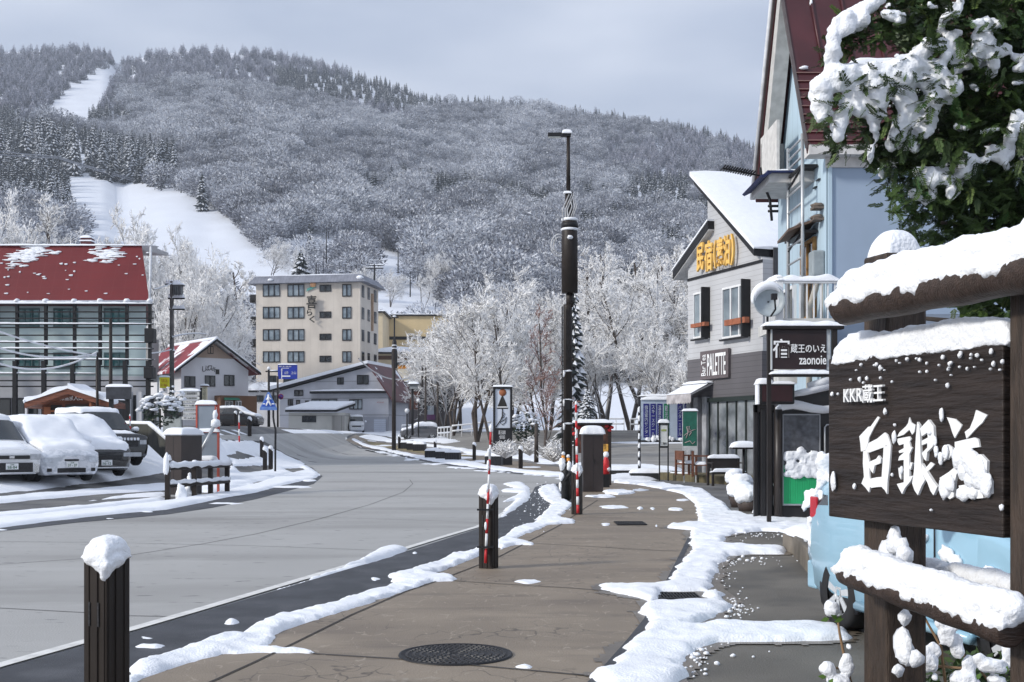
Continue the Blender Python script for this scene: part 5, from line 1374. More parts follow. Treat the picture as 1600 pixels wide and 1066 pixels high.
# ================================================================ FROSTED TREES IN THE VALLEY
def grow(seed, H_, spread=.42, levels=4, up=.12, stem=.30, nl=9, thick=.02, twig_r=.028, forks=1, sub=(7, 6, 5), lean=0.0, snowy=True):
    """trunk and limbs, and the crown of twigs, as two lists of tubes"""
    rnd = random.Random(seed); T = MB(); C = MB()
    def rv(s=1.0): return Vector((rnd.gauss(0, s), rnd.gauss(0, s), rnd.gauss(0, s)))
    def branch(p, d, L, r, lev):
        n = 4 if lev < 2 else (3 if lev == 2 else 2)
        pts = [p]; q = p; dd = d.copy()
        for i in range(n):
            dd = (dd + rv(.10 + .05 * lev) + Vector((0, 0, up if lev else .05))).normalized()
            q = q + dd * L / n; pts.append(q)
        rr = [r * (1 - .62 * i / n) for i in range(n + 1)]
        if lev <= 1: T.tube(pts, rr, 7 if lev == 0 else 5, 0, False)
        elif lev == 2: C.tube(pts, [max(twig_r, k) for k in rr], 4, 0, False, False)
        else: C.tube(pts, [max(twig_r * .8, k) for k in rr[:-1]] + [twig_r * .35], 3, 0, False, False)
        if lev >= levels: return
        m = (nl, *sub)[lev]
        for j in range(m):
            f = (stem if lev == 0 else .2) + (1 - (stem if lev == 0 else .2)) * (j + rnd.random()) / m
            k = min(n - 1, int(f * n)); t_ = f * n - k; b = pts[k].lerp(pts[k + 1], t_)
            ax = (pts[k + 1] - pts[k]).normalized()
            s = ax.cross(rv()).normalized()
            ang = rnd.uniform(.55, 1.05) if lev else rnd.uniform(.5, 1.0)
            nd = (ax * math.cos(ang) + s * math.sin(ang)).normalized()
            if lev == 0: Lc = H_ * spread * (1.15 - .75 * f) * rnd.uniform(.8, 1.2)
            else: Lc = L * rnd.uniform(.36, .6) * (1.15 - .4 * f)
            branch(b, nd, Lc, r * (1 - .6 * f) * rnd.uniform(.42, .6), lev + 1)
    for k in range(forks):
        a = 2 * math.pi * k / max(1, forks) + rnd.random()
        d = Vector((math.cos(a) * (.22 if forks > 1 else lean), math.sin(a) * (.22 if forks > 1 else lean), 1)).normalized()
        branch(Vector((0, 0, -.2)), d, H_ * rnd.uniform(.85, 1.0), H_ * thick * (1 if forks == 1 else .7), 0)
    return T, C
def frost_tree(name, label, seed, px, top, Y, group=None, tm=None, cm=None, proto=None, zbase=None, **k):
    x = PX(px, Y); z0 = float(zg(x, Y)) if zbase is None else zbase
    H_ = PZ(top, Y) - z0
    if proto is None:
        t = thing(name, label, 'tree', (x, Y, z0), 0, group)
        T, C = grow(seed, H_, **k)
        T.build('trunk', tm or bark, t); C.build('crown', cm or twig, t)
        t['h'] = H_
    else:
        t = copy_tree(proto, label, (x, Y, z0), seed * 1.3, H_ / proto['h']); 
        if group: t['group'] = group
    return t
GR = 'frosted trees along the stream'
A = frost_tree('frosted_tree', 'broad round frosted tree rising from the roadside behind the illustrated sign', 1, 745, 470, 98, GR, spread=.56, forks=3, stem=.22, nl=9, sub=(7, 7, 6), twig_r=.034)
B = frost_tree('frosted_tree', 'tall slender frosted tree with dark stems just right of the tall service pole', 2, 945, 385, 112, GR, spread=.3, forks=2, stem=.4, nl=10, sub=(7, 6, 6), twig_r=.034)
Cc = frost_tree('frosted_tree', 'leaning open frosted tree with a long dark trunk above the blue information board', 3, 1015, 392, 104, GR, spread=.36, forks=2, stem=.42, nl=9, sub=(7, 7, 6), twig_r=.03)
for i, (px, top, Y, pr, lab) in enumerate([
    (708, 498, 118, A, 'round frosted tree standing between the ochre building and the illustrated sign'),
    (800, 455, 124, A, 'wide frosted tree with a cream tinged crown, behind the reddish sapling'),
    (694, 530, 128, A, 'low frosted tree overhanging the dark roadside shop'),
    (860, 470, 120, Cc, 'frosted tree immediately left of the tall service pole'),
    (985, 400, 126, B, 'slim frosted tree between the two tallest stems right of the service pole'),
    (1052, 405, 118, B, 'frosted tree touching the left roof edge of the cafe house'),
    (1080, 440, 112, A, 'dense frosted tree in front of the cafe house corner'),
    (905, 430, 132, Cc, 'frosted tree hidden behind the tall service pole'),
    (1110, 420, 140, A, 'frosted tree mostly hidden behind the cafe house'),
    (770, 500, 88, B, 'thin frosted tree directly behind the illustrated sign'),
    (720, 480, 140, B, 'frosted tree with a narrow top behind the broad round tree'),
    (1030, 520, 96, A, 'low bushy frosted tree peeping over the blue information board'),
    (940, 520, 100, A, 'low frosted tree in the gap between poster stand and information board'),
    (835, 540, 106, A, 'low frosted tree behind the small snowy evergreen')]):
    frost_tree('frosted_tree', lab, 10 + i, px, top, Y, GR, proto=pr)
frost_tree('reddish_sapling', 'young tree with reddish twigs between illustrated sign and service pole', 5, 850, 492, 78, None, bark, twig_red, spread=.30, stem=.1, nl=16, sub=(5, 5, 4), up=.2, thick=.012, twig_r=.020)
GL = 'frosted trees below the ski slope'
for i, (px, top, Y, pr, lab) in enumerate([
    (258, 398, 118, A, 'frosted tree close to the right end of the red mansard roof'),
    (284, 416, 128, Cc, 'frosted tree behind the utility pole with the transformer'),
    (318, 430, 150, A, 'frosted tree left of the slanting slope edge pole'),
    (352, 415, 165, B, 'frosted tree just left of the beige hotel'),
    (275, 452, 112, A, 'low frosted tree over the brown house roof'),
    (332, 500, 140, A, 'low frosted tree between brown house and beige hotel'),
    (30, 352, 120, A, 'wide frosted tree above the left end of the red roof'),
    (48, 318, 126, B, 'pale slender frosted tree topping the red roof left of its chimney'),
    (95, 368, 118, Cc, 'frosted tree left of the red roof chimney'),
    (160, 376, 122, A, 'frosted tree right of the red roof chimney'),
    (205, 378, 130, A, 'low frosted tree above the right half of the red roof'),
    (-15, 340, 115, A, 'frosted tree cut by the left edge above the red roof')]):
    t = frost_tree('frosted_tree', lab, 40 + i, px, top, Y, GL, proto=pr)
    if pr is A: t.scale.x *= .62; t.scale.y *= .62
# frosted trees on the slope behind the hotel
for i, (px, py, h, pr, lab) in enumerate([
    (470, 452, 12, B, 'pale frosted tree behind the left half of the hotel roof'),
    (425, 440, 11, A, 'frosted tree at the left corner of the hotel roof'),
    (610, 480, 9, A, 'frosted bush tree on the bank behind the ochre building'),
    (660, 490, 10, Cc, 'frosted tree on the bank above the ochre building'),
    (700, 470, 12, A, 'frosted tree on the bank right of the leaning poles'),
    (570, 470, 8, A, 'small frosted tree behind the right hotel corner')]):
    p = H(px, py); t = copy_tree(pr, lab, p, i * 1.1, h / pr['h']); t['group'] = 'frosted trees on the bank behind the hotel'
def evergreen(name, label, seed, px, top, base, Y, w_, **k):
    z0 = PZ(base, Y); H_ = PZ(top, Y) - z0
    t = thing(name, label, 'fir tree', (PX(px, Y), Y, z0)); 
    fir_mesh(seed, tiers=k.get('tiers', 20), per=k.get('per', 12), rad=w_ / H_, snowy=k.get('snowy', .6), droop=.4).build('crown', [fir_d, fir_s], t)
    m = MB(); m.tube([(0, 0, -.05), (0, 0, .8)], [.018, .006], 6); m.build('trunk', bark_dark, t)
    t.scale = (H_, H_, H_); return t
evergreen('fir_tree', 'dark snowy evergreen half hidden behind the tall service pole', 61, 896, 436, 690, 92, 1.45, tiers=24, snowy=.92)
evergreen('fir_tree', 'dark evergreen with drooping snow right beside the service pole, lower than its neighbour', 62, 918, 606, 690, 88, 1.15, snowy=.92)
evergreen('fir_tree', 'dark snowy fir behind the roof of the beige hotel', 63, 470, 392, 440, 205, 2.6)
# shrubs by the far pavement
leaf_d = mat('dark evergreen leaf', (.012, .028, .012), .45, .5, 3.0, spec=.5)
def shrub(name, label, seed, px, base, Y, r, h, nleaf=160, nsnow=26, leafm=None, twiggy=False):
    z0 = PZ(base, Y); t = thing(name, label, 'shrub', (PX(px, Y), Y, z0)); rnd = random.Random(seed)
    m = MB(); s = MB()
    if twiggy:
        for i in range(150):
            a = rnd.uniform(0, 6.28); e = rnd.uniform(.2, 1.4); L = rnd.uniform(.5, 1.1)
            d = Vector((math.cos(a) * math.cos(e) * r, math.sin(a) * math.cos(e) * r, math.sin(e) * h)) * L
            k = d * .5 + Vector((rnd.gauss(0, .05), rnd.gauss(0, .05), 0.05))
            m.tube([(0, 0, 0), k, d], [.02, .026, .012], 3, 0, False, False)
            for q in range(3):
                b = k.lerp(d, rnd.random()); m.tube([b, b + Vector((rnd.gauss(0, .14), rnd.gauss(0, .14), rnd.uniform(.02, .2)))], [.022, .01], 3, 0, False, False)
        m.build('branches', twig, t)
    else:
        for i in range(nleaf):
            d = Vector((rnd.gauss(0, 1), rnd.gauss(0, 1), rnd.gauss(0, 1))).normalized(); p = Vector((d.x * r, d.y * r, h * .55 + d.z * h * .5)) * rnd.uniform(.6, 1)
            u = Vector((rnd.gauss(0, 1), rnd.gauss(0, 1), rnd.gauss(0, .5))).normalized(); v = u.cross(d).normalized(); L = .12 * r
            m.add([p - u * L, p + v * L * .5, p + u * L, p - v * L * .5], [(0, 1, 2, 3)])
        m.build('leaves', leafm or leaf_d, t)
        q = MB(); q.tube([(0, 0, -.1), (0, 0, h * .6)], .04, 5); q.build('stem', bark_dark, t)
        for i in range(nsnow):
            d = Vector((rnd.gauss(0, 1), rnd.gauss(0, 1), abs(rnd.gauss(0, .8)))).normalized(); p = Vector((d.x * r, d.y * r, h * .55 + d.z * h * .5))
            s.ball(p, (r * rnd.uniform(.08, .24), r * rnd.uniform(.08, .24), r * rnd.uniform(.05, .1)), i + seed, .6, 8)
        s.build('snow_cap', snow, t)
    return t
shrub('evergreen_shrub', 'dark leaved evergreen shrub under lumps of snow right of the illustrated sign', 71, 822, 694, 66, .85, 1.7, 420, 40)
shrub('frosted_shrub', 'low twiggy frosted shrub at the foot of the illustrated sign', 72, 790, 716, 60, .9, .9, twiggy=True)
shrub('frosted_shrub', 'twiggy frosted shrub beside the thin dark post', 73, 828, 712, 62, .6, 1.0, twiggy=True)
shrub('frosted_shrub', 'rounded frosted shrub left of the service pole foot', 74, 866, 722, 55, .75, 1.0, twiggy=True)
shrub('frosted_shrub', 'cream tinged frosted shrub at the foot of the cafe house corner', 75, 1075, 612, 62, 1.1, 1.9, twiggy=True)
shrub('garden_shrub', 'snow bent shrub between lattice building and dark board', 76, 250, 668, 44, .75, 1.15, 200, 44)
shrub('garden_shrub', 'snow covered shrub close to the small signboard stack', 77, 268, 650, 46, .5, 1.1, 120, 30)
# ================================================================ STREET FURNITURE
def zat(px, Y): return float(zg(PX(px, Y), Y))
def bollard(label, px, Y, rot=R(-26), proto=None, capseed=1, h=.9):
    loc = (PX(px, Y), Y, zat(px, Y) + .03)
    if proto: 
        t = copy_tree(proto, label, loc, rot); t.scale.z = h / .9; return t
    t = thing('bollard', label, 'bollard', loc, rot, 'dark brown bollards along the pavements')
    m = MB(); s = .088
    m.box(-s, s, -s, s, 0, .9)
    for k in range(4):
        m.M = Matrix.Rotation(k * math.pi / 2, 4, 'Z')
        m.box(-s + .012, -.042, -s - .006, -s + .002, 0, .89); m.box(.042, s - .012, -s - .006, -s + .002, 0, .89); m.box(-.024, .024, -s - .008, -s + .002, 0, .89)
    m.M = Matrix.Identity(4)
    m.build('post', brown_metal, t, .005)
    m = MB(); m.cap(-s, s, -s, s, .895, .10, capseed, 14, 14, .014, .25, p=3.6); m.ball((.0, -s + .002, .88), (.085, .032, .05), 3, .4, 10); m.ball((.045, -s, .85), (.055, .032, .05), 4, .4, 10); m.ball((s - .01, -s + .01, .835), (.04, .04, .06), 5, .4, 10); m.ball((s - .02, -s + .006, .79), (.026, .026, .045), 6, .4, 8); m.ball((s, -.02, .87), (.03, .07, .045), 7, .4, 8); m.ball((s, -.06, .845), (.028, .035, .05), 8, .4, 8)
    m.build('snow_cap', snow, t, remesh=.011)
    for x in (-.034, .034):
        m = MB(); m.box(x - .007, x + .007, -s - .012, -s - .007, .50, .635)
        for i in range(9): m.box(x - .004, x + .004, -s - .0135, -s - .0115, .508 + i * .014, .516 + i * .014)
        m.build('reflector_slot', mat('slot grey', (.03, .03, .034), .35, .4, 60.0), t)
    return t
b0 = bollard('large dark brown bollard with a thick snow cap in the near left foreground', 167, 6.75, R(-27))
bollard('snow capped dark bollard with a red and white marker pole strapped to it', 763.5, 14.1, R(-24), b0)
bollard('dark bollard with marker pole standing in front of the brown cabinet', 901.5, 23.8, R(-22), b0)
for px, Y, lab in ((813.5, 58, 'dark bollard in front of the far snow strip, right of the illustrated sign'), (741, 74, 'dark bollard on the far pavement left of the illustrated sign'), (680, 80, 'dark bollard on the far pavement beside the long planters'), (624, 92, 'smallest dark bollard on the far pavement, left of the others there'),
                   (414, 53, 'thickest snowed dark bollard on the left traffic island, beside the crossing sign'), (423, 56, 'dark bollard on the left traffic island right against the crossing sign post'), (409, 61, 'dark bollard on the left traffic island just behind two others'), (390, 67, 'dark bollard standing alone between the red marker pole and the crossing sign'), (368, 84, 'distant dark bollard left of the red marker pole'), (394, 100, 'far dark bollard beside the snowed black car')):
    bollard(lab, px, Y, R(px % 40), b0, h=1.0)

def marker(label, px0, py0, px1, py1, Y, n=9, cap=True, rad=.017, red_first=True):
    a, b = W(px1, py1, Y), W(px0, py0, Y)
    t = thing('marker_pole', label, 'marker pole', a, 0, 'red and white snow marker poles')
    d = b - a; m = MB()
    for i in range(n): m.tube([d * i / n, d * (i + 1) / n], rad * (1 - .25 * i / n), 8, (i + (1 if red_first else 0)) % 2)
    m.build('rod', [white_metal, red_paint], t)
    m = MB(); m.ball(d * 1.0 + Vector((0, 0, .02)), (.026, .026, .05), 2, .3)
    random.seed(int(px0))
    for i in range(5): q = d * random.uniform(.2, .95); m.ball(q + Vector((-.015, -.01, 0)), (.018, .018, .05), i, .4, 7)
    m.build('snow_cap', snow, t); return t
mk = marker('slim red and white marker pole strapped to the bollard in the middle foreground', 767, 672, 758.5, 880, 13.95, 9)
m = MB()
for z in (.18, .62): m.box(-.1, .1, -.03, .02, z, z + .02)
m.build('strap', black_metal, mk)
marker('red and white marker pole in front of the brown cabinet on the right pavement', 900, 632, 903, 802, 23.6, 13, rad=.03)
marker('red marker pole rising from the snow on the left traffic island', 373.5, 650, 374, 702, 62, 5, rad=.045, red_first=False)
marker('red and white marker pole in front of the parked black off roader', 203, 650, 204, 690, 41, 5, rad=.03)

# ---------------------------------------------------------------- service pole with lamp
def service_pole():
    Y = 30.0; px = 889; t = thing('service_pole', 'tall dark brown service pole with cable box, wire loops and a small street lamp', 'pole', (PX(px, Y), Y, 0))
    z = lambda p: PZ(p, Y); x = lambda p: PX(p, Y) - PX(px, Y)
    m = MB(); m.lathe([(.118, -.2), (.114, z(480)), (.105, z(476))], 20, c=(x(887), 0, 0)); m.lathe([(.09, z(480)), (.088, z(455))], 16, c=(x(890), 0, 0)); m.lathe([(.207, z(458)), (.207, z(372)), (.2, z(370)), (.2, z(348)), (.18, z(346))], 24, c=(x(890), 0, 0)); m.lathe([(.11, z(350)), (.10, z(300))], 16, c=(x(889), 0, 0)); m.build('pole', brown_metal, t)
    m = MB(); m.tube([(x(888), 0, z(302)), (x(888), 0, z(212))], [.055, .045], 12); m.build('lamp_mast', brown_metal, t)
    m = MB(); m.box(x(856), x(892), -.07, .07, z(214), z(208)); l = m.build('lamp_arm', black_metal, t, .01)
    m = MB(); m.box(x(857), x(876), -.05, .05, z(215.5), z(213.8)); m.build('lamp', mat('lamp lens', (.5, .52, .5), .3), l)
    s = MB(); s.cap(x(879), x(893), -.09, .09, z(208), .09, 2); s.cap(x(881), x(892), -.1, .1, z(302), .05, 3)
    s.lathe([(.20, z(346)), (.215, z(343.5)), (.2, z(341.5)), (.01, z(341))], 20, c=(x(890), 0, 0)); s.lathe([(.2, z(361)), (.23, z(359.5)), (.21, z(357.5)), (.2, z(357))], 20, c=(x(890), 0, 0)); s.ball((x(890), -.22, z(373)), (.08, .06, .05), 3, .4)
    for p in (580, 625, 662): s.ball((x(887), -.11, z(p)), (.115, .05, .025), p, .4, 10); s.ball((x(881), -.05, z(p) - .08), (.05, .06, .09), p, .4, 8)
    s.build('snow_cap', snow, t)
    m = MB(); m.lathe([(.215, z(356)), (.215, z(349)), ], 20, c=(x(890), 0, 0)); m.build('collar', black_metal, t)
    m = MB()
    for dx in (-.05, .02, .07):
        m.tube([(x(889) + dx, -.12, z(345)), (x(889) + dx + .12, -.16, z(325)), (x(889) + dx + .05, -.12, z(305)), (x(889) + dx - .12, -.14, z(330)), (x(889) + dx - .1, -.12, z(345))], .02, 5, 0, True, True)
    for sgn, cx, rr in ((-1, 873, .24), (-1, 874, .18), (1, 903, .16), (1, 902, .11)):
        pts = [(x(cx) + .8 * rr * math.cos(a), -.05, z(384 if sgn < 0 else 386) + 1.15 * rr * math.sin(a)) for a in [2 * math.pi * k / 20 for k in range(21)]]
        m.tube(pts, .018, 5)
    m.build('cable_loop', mat('snowy cable', (.45, .46, .48), .7, .3), t)
    m = MB(); m.tube([(x(878), -.17, -.1), (x(878), -.17, z(480))], .02, 6); m.box(x(882), x(890), -.175, -.15, z(640), z(625)); m.build('conduit', black_metal, t)
service_pole()
def standpipe():
    Y = 29.3; t = thing('standpipe', 'black standpipe with two orange ends under snow at the service pole foot', 'standpipe', (PX(884, Y), Y, 0))
    z = lambda p: PZ(p, Y)
    m = MB(); m.lathe([(.11, -.05), (.11, z(757)), (.13, z(755)), (.10, z(740)), (.09, z(722))], 14); m.tube([(-.02, -.1, z(750)), (.12, -.18, z(738))], .05, 8); m.build('post', black_metal, t)
    for dx, p in ((-.06, 712), (.06, 716)):
        m = MB(); m.tube([(dx, 0, z(724)), (dx * 1.1, 0, z(p))], .045, 8); m.build('cap', orange_paint, t)
    m = MB(); m.ball((-.09, -.05, z(726)), (.09, .08, .16), 1, .5); m.ball((.08, -.06, z(728)), (.07, .07, .13), 2, .5); m.ball((-.06, 0, z(709)), (.05, .05, .05), 3, .3); m.ball((.06, 0, z(713)), (.05, .05, .05), 4, .3); m.ball((-.1, -.08, z(745)), (.07, .05, .1), 5, .5); m.ball((-.13, 0, z(760)), (.05, .05, .12), 6, .5); m.build('snow_cap', snow, t, remesh=.016)
standpipe()

def cabinet(label, Yf, px0, px1, pxs, ptop, group, z0, side, rot=0.0):
    """brown service cabinet: front between px0 and px1, snow pillow on top"""
    wdt = PX(px1, Yf) - PX(px0, Yf); t = thing('service_cabinet', label, 'cabinet', (PX(px0, Yf), Yf, z0), rot, group)
    h = PZ(ptop, Yf) - z0
    m = MB(); m.box(0, wdt, 0, side, 0.0, h); m.build('body', mat('brown cabinet paint', (.027, .019, .018), .38, .15, 2.0, spec=.5), t, .012)
    m = MB(); m.box(.01, wdt - .01, .01, side - .01, -.25, .002); m.box(-.01, wdt + .01, -.012, side + .012, h - .05, h - .02); m.build('plinth', grey_metal, t)
    m = MB(); m.box(wdt * .5 - .004, wdt * .5 + .004, -.004, .002, .06, h - .08); m.box(wdt * .54, wdt * .56, -.02, .0, h * .48, h * .56); m.build('door_seam', black_metal, t)
    m = MB(); m.cap(-.01, wdt + .01, -.01, side + .01, h, .22 if side < .8 else .17, 3, 16, 16, .04, .2, p=5); m.build('snow_cap', snow, t)
    return t
cabinet('upright brown service cabinet with deep snow pillow on the right pavement', 33.4, 911, 943, 0, 677, 'brown service cabinets', .03, .5, R(3))
tc_ = cabinet('wide brown service cabinet with snow on top beside the red framed board', 31.5, 258, 288, 0, 678, 'brown service cabinets', .05, .95, R(-19))

# ---------------------------------------------------------------- boards and signs on the right
def poster_board():
    Y = 38.0; t = thing('poster_board', 'dark roofed poster board with a colourful poster behind the brown cabinet', 'notice board', (PX(928, Y), Y, zat(928, Y)))
    x = lambda p: PX(p, Y) - PX(928, Y); z = lambda p: PZ(p, Y) - zat(928, Y)
    m = MB(); m.box(x(896), x(901), -.05, .05, -.1, z(660)); m.build('post', dark_wood, t); m = MB(); m.box(x(950), x(955), -.05, .05, -.1, z(660)); m.build('post', dark_wood, t)
    m = MB(); m.box(x(901), x(950), -.03, .03, z(708), z(664)); m.build('panel', mat('brown poster', (.15, .06, .035), .5, .6, 4.0, col2=(.02, .015, .014)), t)
    m = MB(); m.box(x(942), x(951), -.05, -.032, z(706), z(694)); m.build('photo', mat('golden photo', (.6, .33, .07), .4, .5, 9.0), t)
    m = MB()
    for a, b in ((893, 671), (904, 668), (952, 672), (948, 666), (897, 678), (955, 668)): m.ball((x(a), -.08, z(b)), (.07, .04, .06), a, .3, 8)
    m.build('red_ornament', red_paint, t)
    m = MB(); m.box(x(892), x(956), -.25, .25, z(664), z(660)); r = m.build('roof', black_metal, t); m = MB(); m.cap(x(892), x(956), -.25, .25, z(660), .1, 3, 24, 8); m.build('snow_cap', snow, r)
poster_board()
def extinguisher():
    Y = 36.5; t = thing('extinguisher_stand', 'small bright red extinguisher stand with snow beside the brown cabinet', 'extinguisher', (PX(947, Y), Y, zat(947, Y)))
    z = lambda p: PZ(p, Y)
    m = MB(); m.lathe([(.1, z(742)), (.1, z(722)), (.06, z(716)), (.05, z(712))], 14); m.box(-.06, .06, -.11, -.09, z(735), z(727)); m.build('cylinder', red_paint, t)
    m = MB(); m.ball((0, 0, z(711)), (.09, .09, .1), 1, .4); m.ball((.06, -.06, z(733)), (.08, .06, .07), 2, .4); m.build('snow_cap', snow, t)
    m = MB(); m.box(-.1, .1, -.1, .1, -.1, z(741)); m.build('foot', black_metal, t)
extinguisher()
def illustrated_sign():
    Y = 65.0; z0 = zat(785, Y); t = thing('illustrated_sign', 'tall framed sign with a line drawing on white, dark lettered base below', 'sign', (PX(785, Y), Y, z0))
    x = lambda p: PX(p, Y) - PX(785, Y); z = lambda p: PZ(p, Y) - z0
    m = MB(); m.box(x(770.5), x(774), -.12, .12, -.1, z(605)); m.box(x(797), x(800.5), -.12, .12, -.1, z(605)); m.box(x(770.5), x(800.5), -.125, .125, z(608), z(604)); m.box(x(774), x(797), -.11, .1, z(672), z(669)); m.build('frame', black_metal, t)
    m = MB(); m.box(x(774), x(797), -.06, .06, z(669), z(608)); p = m.build('picture_panel', mat('cool white panel', (.55, .6, .68), .5, .04), t)
    m = MB(); m.box(x(774), x(797), -.08, .08, -.1, z(672)); b = m.build('base_panel', plastic_k, t)
    m = MB(); m.cap(x(770), x(801), -.14, .14, z(604), .1, 2, 14, 8); m.build('snow_cap', snow, t)
    f = lambda pts, y=-.075: [(x(a), y, z(c)) for a, c in pts]
    m = MB(); m.lathe([(.02, -.062), (.20, -.062), (.20, -.075), (.02, -.075)], 20, 0, 'y', (x(785.5), 0, z(613.5))); m.build('brown_disc', mat('brown disc', (.30, .10, .04)), p)
    m = MB(); m.prism(f([(784, 619), (786, 619), (789, 626), (794, 639), (776, 639), (781, 626)]), (0, .012, 0)); m.build('black_shape', letter_k, p)
    m = MB(); m.prism(f([(776, 637), (794, 637), (793.6, 635.5), (776.6, 635.5)], -.085), (0, .012, 0)); m.build('white_stripe', letter_w, p)
    m = MB(); m.tube(f([(785, 639), (785, 650), (782, 657), (774.5, 668)]), .03, 5); m.tube(f([(785, 644), (789, 647), (786, 650)]), .02, 5); m.tube(f([(788, 651), (783, 655), (787, 657), (791, 652), (790, 660), (785, 664), (781, 660), (787, 657)]), .022, 5); m.build('line_drawing', letter_k, p)
    text('蔵王温泉', b, letter_w, (x(790) - x(779), .22), (x(779), -.09, z(679)), depth=.01); text('大露天風呂', b, letter_w, (x(789) - x(780), .2), (x(780), -.09, z(686)), depth=.01)
illustrated_sign()
def info_board():
    Y = 45.0; z0 = zat(1040, Y); t = thing('information_board', 'wide information board of blue and green strips between dark posts', 'information board', (PX(1040, Y), Y, z0))
    x = lambda p: PX(p, Y) - PX(1040, Y); z = lambda p: PZ(p, Y) - z0
    for p in (999, 1084):
        m = MB(); m.tube([(x(p), 0, -.1), (x(p), 0, z(617))], .055, 10); m.build('post', black_metal, t)
    m = MB(); m.box(x(1001), x(1082), -.05, .05, z(688), z(622)); pn = m.build('panel', mat('pale blue panel', (.40, .47, .57), .4, .05), t)
    m = MB(); m.box(x(998), x(1085), -.08, .08, z(691), z(688)); m.tube([(x(999), 0, z(619)), (x(1085), 0, z(619))], .05, 8); m.build('rail', black_metal, t)
    blue = mat('deep blue strip', (.018, .02, .16), .4, .1); green = mat('green strip', (.01, .17, .08), .4, .1)
    cols = [(1005, 1014, 631, 684, blue, '宿泊案内センター'), (1016, 1024.5, 631, 684, blue, 'スキースクール'), (1026.5, 1034.5, 631, 684, blue, '温泉共同浴場'), (1037, 1045, 631, 684, green, '観光案内所'), (1058, 1066, 631, 684, blue, 'バスターミナル'), (1069, 1077, 631, 684, blue, 'ロープウェイ')]
    for a, b, c, d, mm, s in cols:
        m = MB(); m.box(x(a), x(b), -.066, -.051, z(d), z(c)); st = m.build('strip', mm, pn)
        text(s, st, mat('pale strip lettering', (.45, .5, .6)), ((x(b) - x(a)) * .62, (z(c) - z(d)) * .9), (x(a) + (x(b) - x(a)) * .19, -.075, z(d) + (z(c) - z(d)) * .05), depth=.006, vertical=True)
    m = MB(); m.cap(x(998), x(1086), -.06, .06, z(618.5), .07, 2, 30, 6, .02, .6); m.cap(x(1001), x(1082), -.09, .05, z(624), .13, 3, 30, 6, .02, .4)
    for i in range(18):
        random.seed(i); p = 1003 + 76 * random.random(); m.ball((x(p), -.06, z(random.uniform(683, 688))), (.1, .04, .08), i, .5, 8)
    for i in range(7): m.ball((x(998.5), -.04, z(640 + 14 * i)), (.05, .05, .12), i, .5, 8)
    m.build('snow_cap', snow, t)
info_board()
def slim_stand():
    Y = 42.5; z0 = zat(1037, Y); t = thing('slim_sign_stand', 'narrow black sign stand with a white notice in front of the information board', 'sign stand', (PX(1037, Y), Y, z0))
    x = lambda p: PX(p, Y) - PX(1037, Y); z = lambda p: PZ(p, Y) - z0
    m = MB(); m.box(x(1029.5), x(1031.3), -.04, .04, 0, z(661)); m.box(x(1043), x(1044.8), -.04, .04, 0, z(661)); m.box(x(1029.5), x(1044.8), -.045, .045, z(664), z(660)); m.box(x(1031.3), x(1043), -.044, .044, z(700), z(697)); m.build('frame', black_metal, t)
    m = MB(); m.box(x(1031.3), x(1043), -.02, .02, z(697), z(664)); p = m.build('notice', mat('white notice', (.6, .62, .62)), t)
    m = MB(); m.box(x(1033), x(1041), -.03, -.021, z(674), z(671)); m.build('notice_mark', mat('olive mark', (.3, .35, .12)), p); text('ご案内', p, letter_k, (x(1041) - x(1033), .09), (x(1033), -.03, z(695)), depth=.006)
    m = MB(); m.cap(x(1029), x(1045), -.06, .06, z(660), .12, 2); m.build('snow_cap', snow, t)
slim_stand()
def green_board():
    Y = 41.0; z0 = .02; t = thing('green_menu_board', 'green chalk board with pale drawing standing before the grey curtains', 'menu board', (PX(1078, Y), Y, z0), R(-8))
    x = lambda p: PX(p, Y) - PX(1078, Y); z = lambda p: PZ(p, Y) - z0
    m = MB(); m.box(x(1067), x(1089), -.03, .03, z(697), z(642)); b = m.build('board', mat('bottle green board', (.012, .10, .07), .5, .15), t)
    m = MB(); m.box(x(1066), x(1067.2), -.035, .035, z(704), z(641)); m.box(x(1067), x(1089), -.028, .028, z(704), z(697)); m.box(x(1068), x(1070), -.03, .1, -.02, z(704)); m.box(x(1086), x(1088), -.03, .1, -.02, z(704)); m.build('frame', mat('pale grey frame', (.45, .47, .48)), t)
    m = MB(); f = lambda pts: [(x(a), -.04, z(c)) for a, c in pts]; m.tube(f([(1072, 685), (1075, 676), (1073, 667), (1077, 666), (1076, 676), (1079, 671), (1080, 676), (1077, 681)]), .014, 4); m.tube(f([(1069, 681), (1072, 678), (1083, 672), (1087, 671)]), .01, 4); m.tube(f([(1070, 692), (1078, 689), (1082, 694), (1086, 690)]), .012, 4); m.build('chalk_drawing', mat('pale chalk', (.55, .42, .42)), b)
    m = MB(); m.cap(x(1066), x(1090), -.05, .05, z(641.5), .07, 3); m.build('snow_cap', snow, t)
green_board()

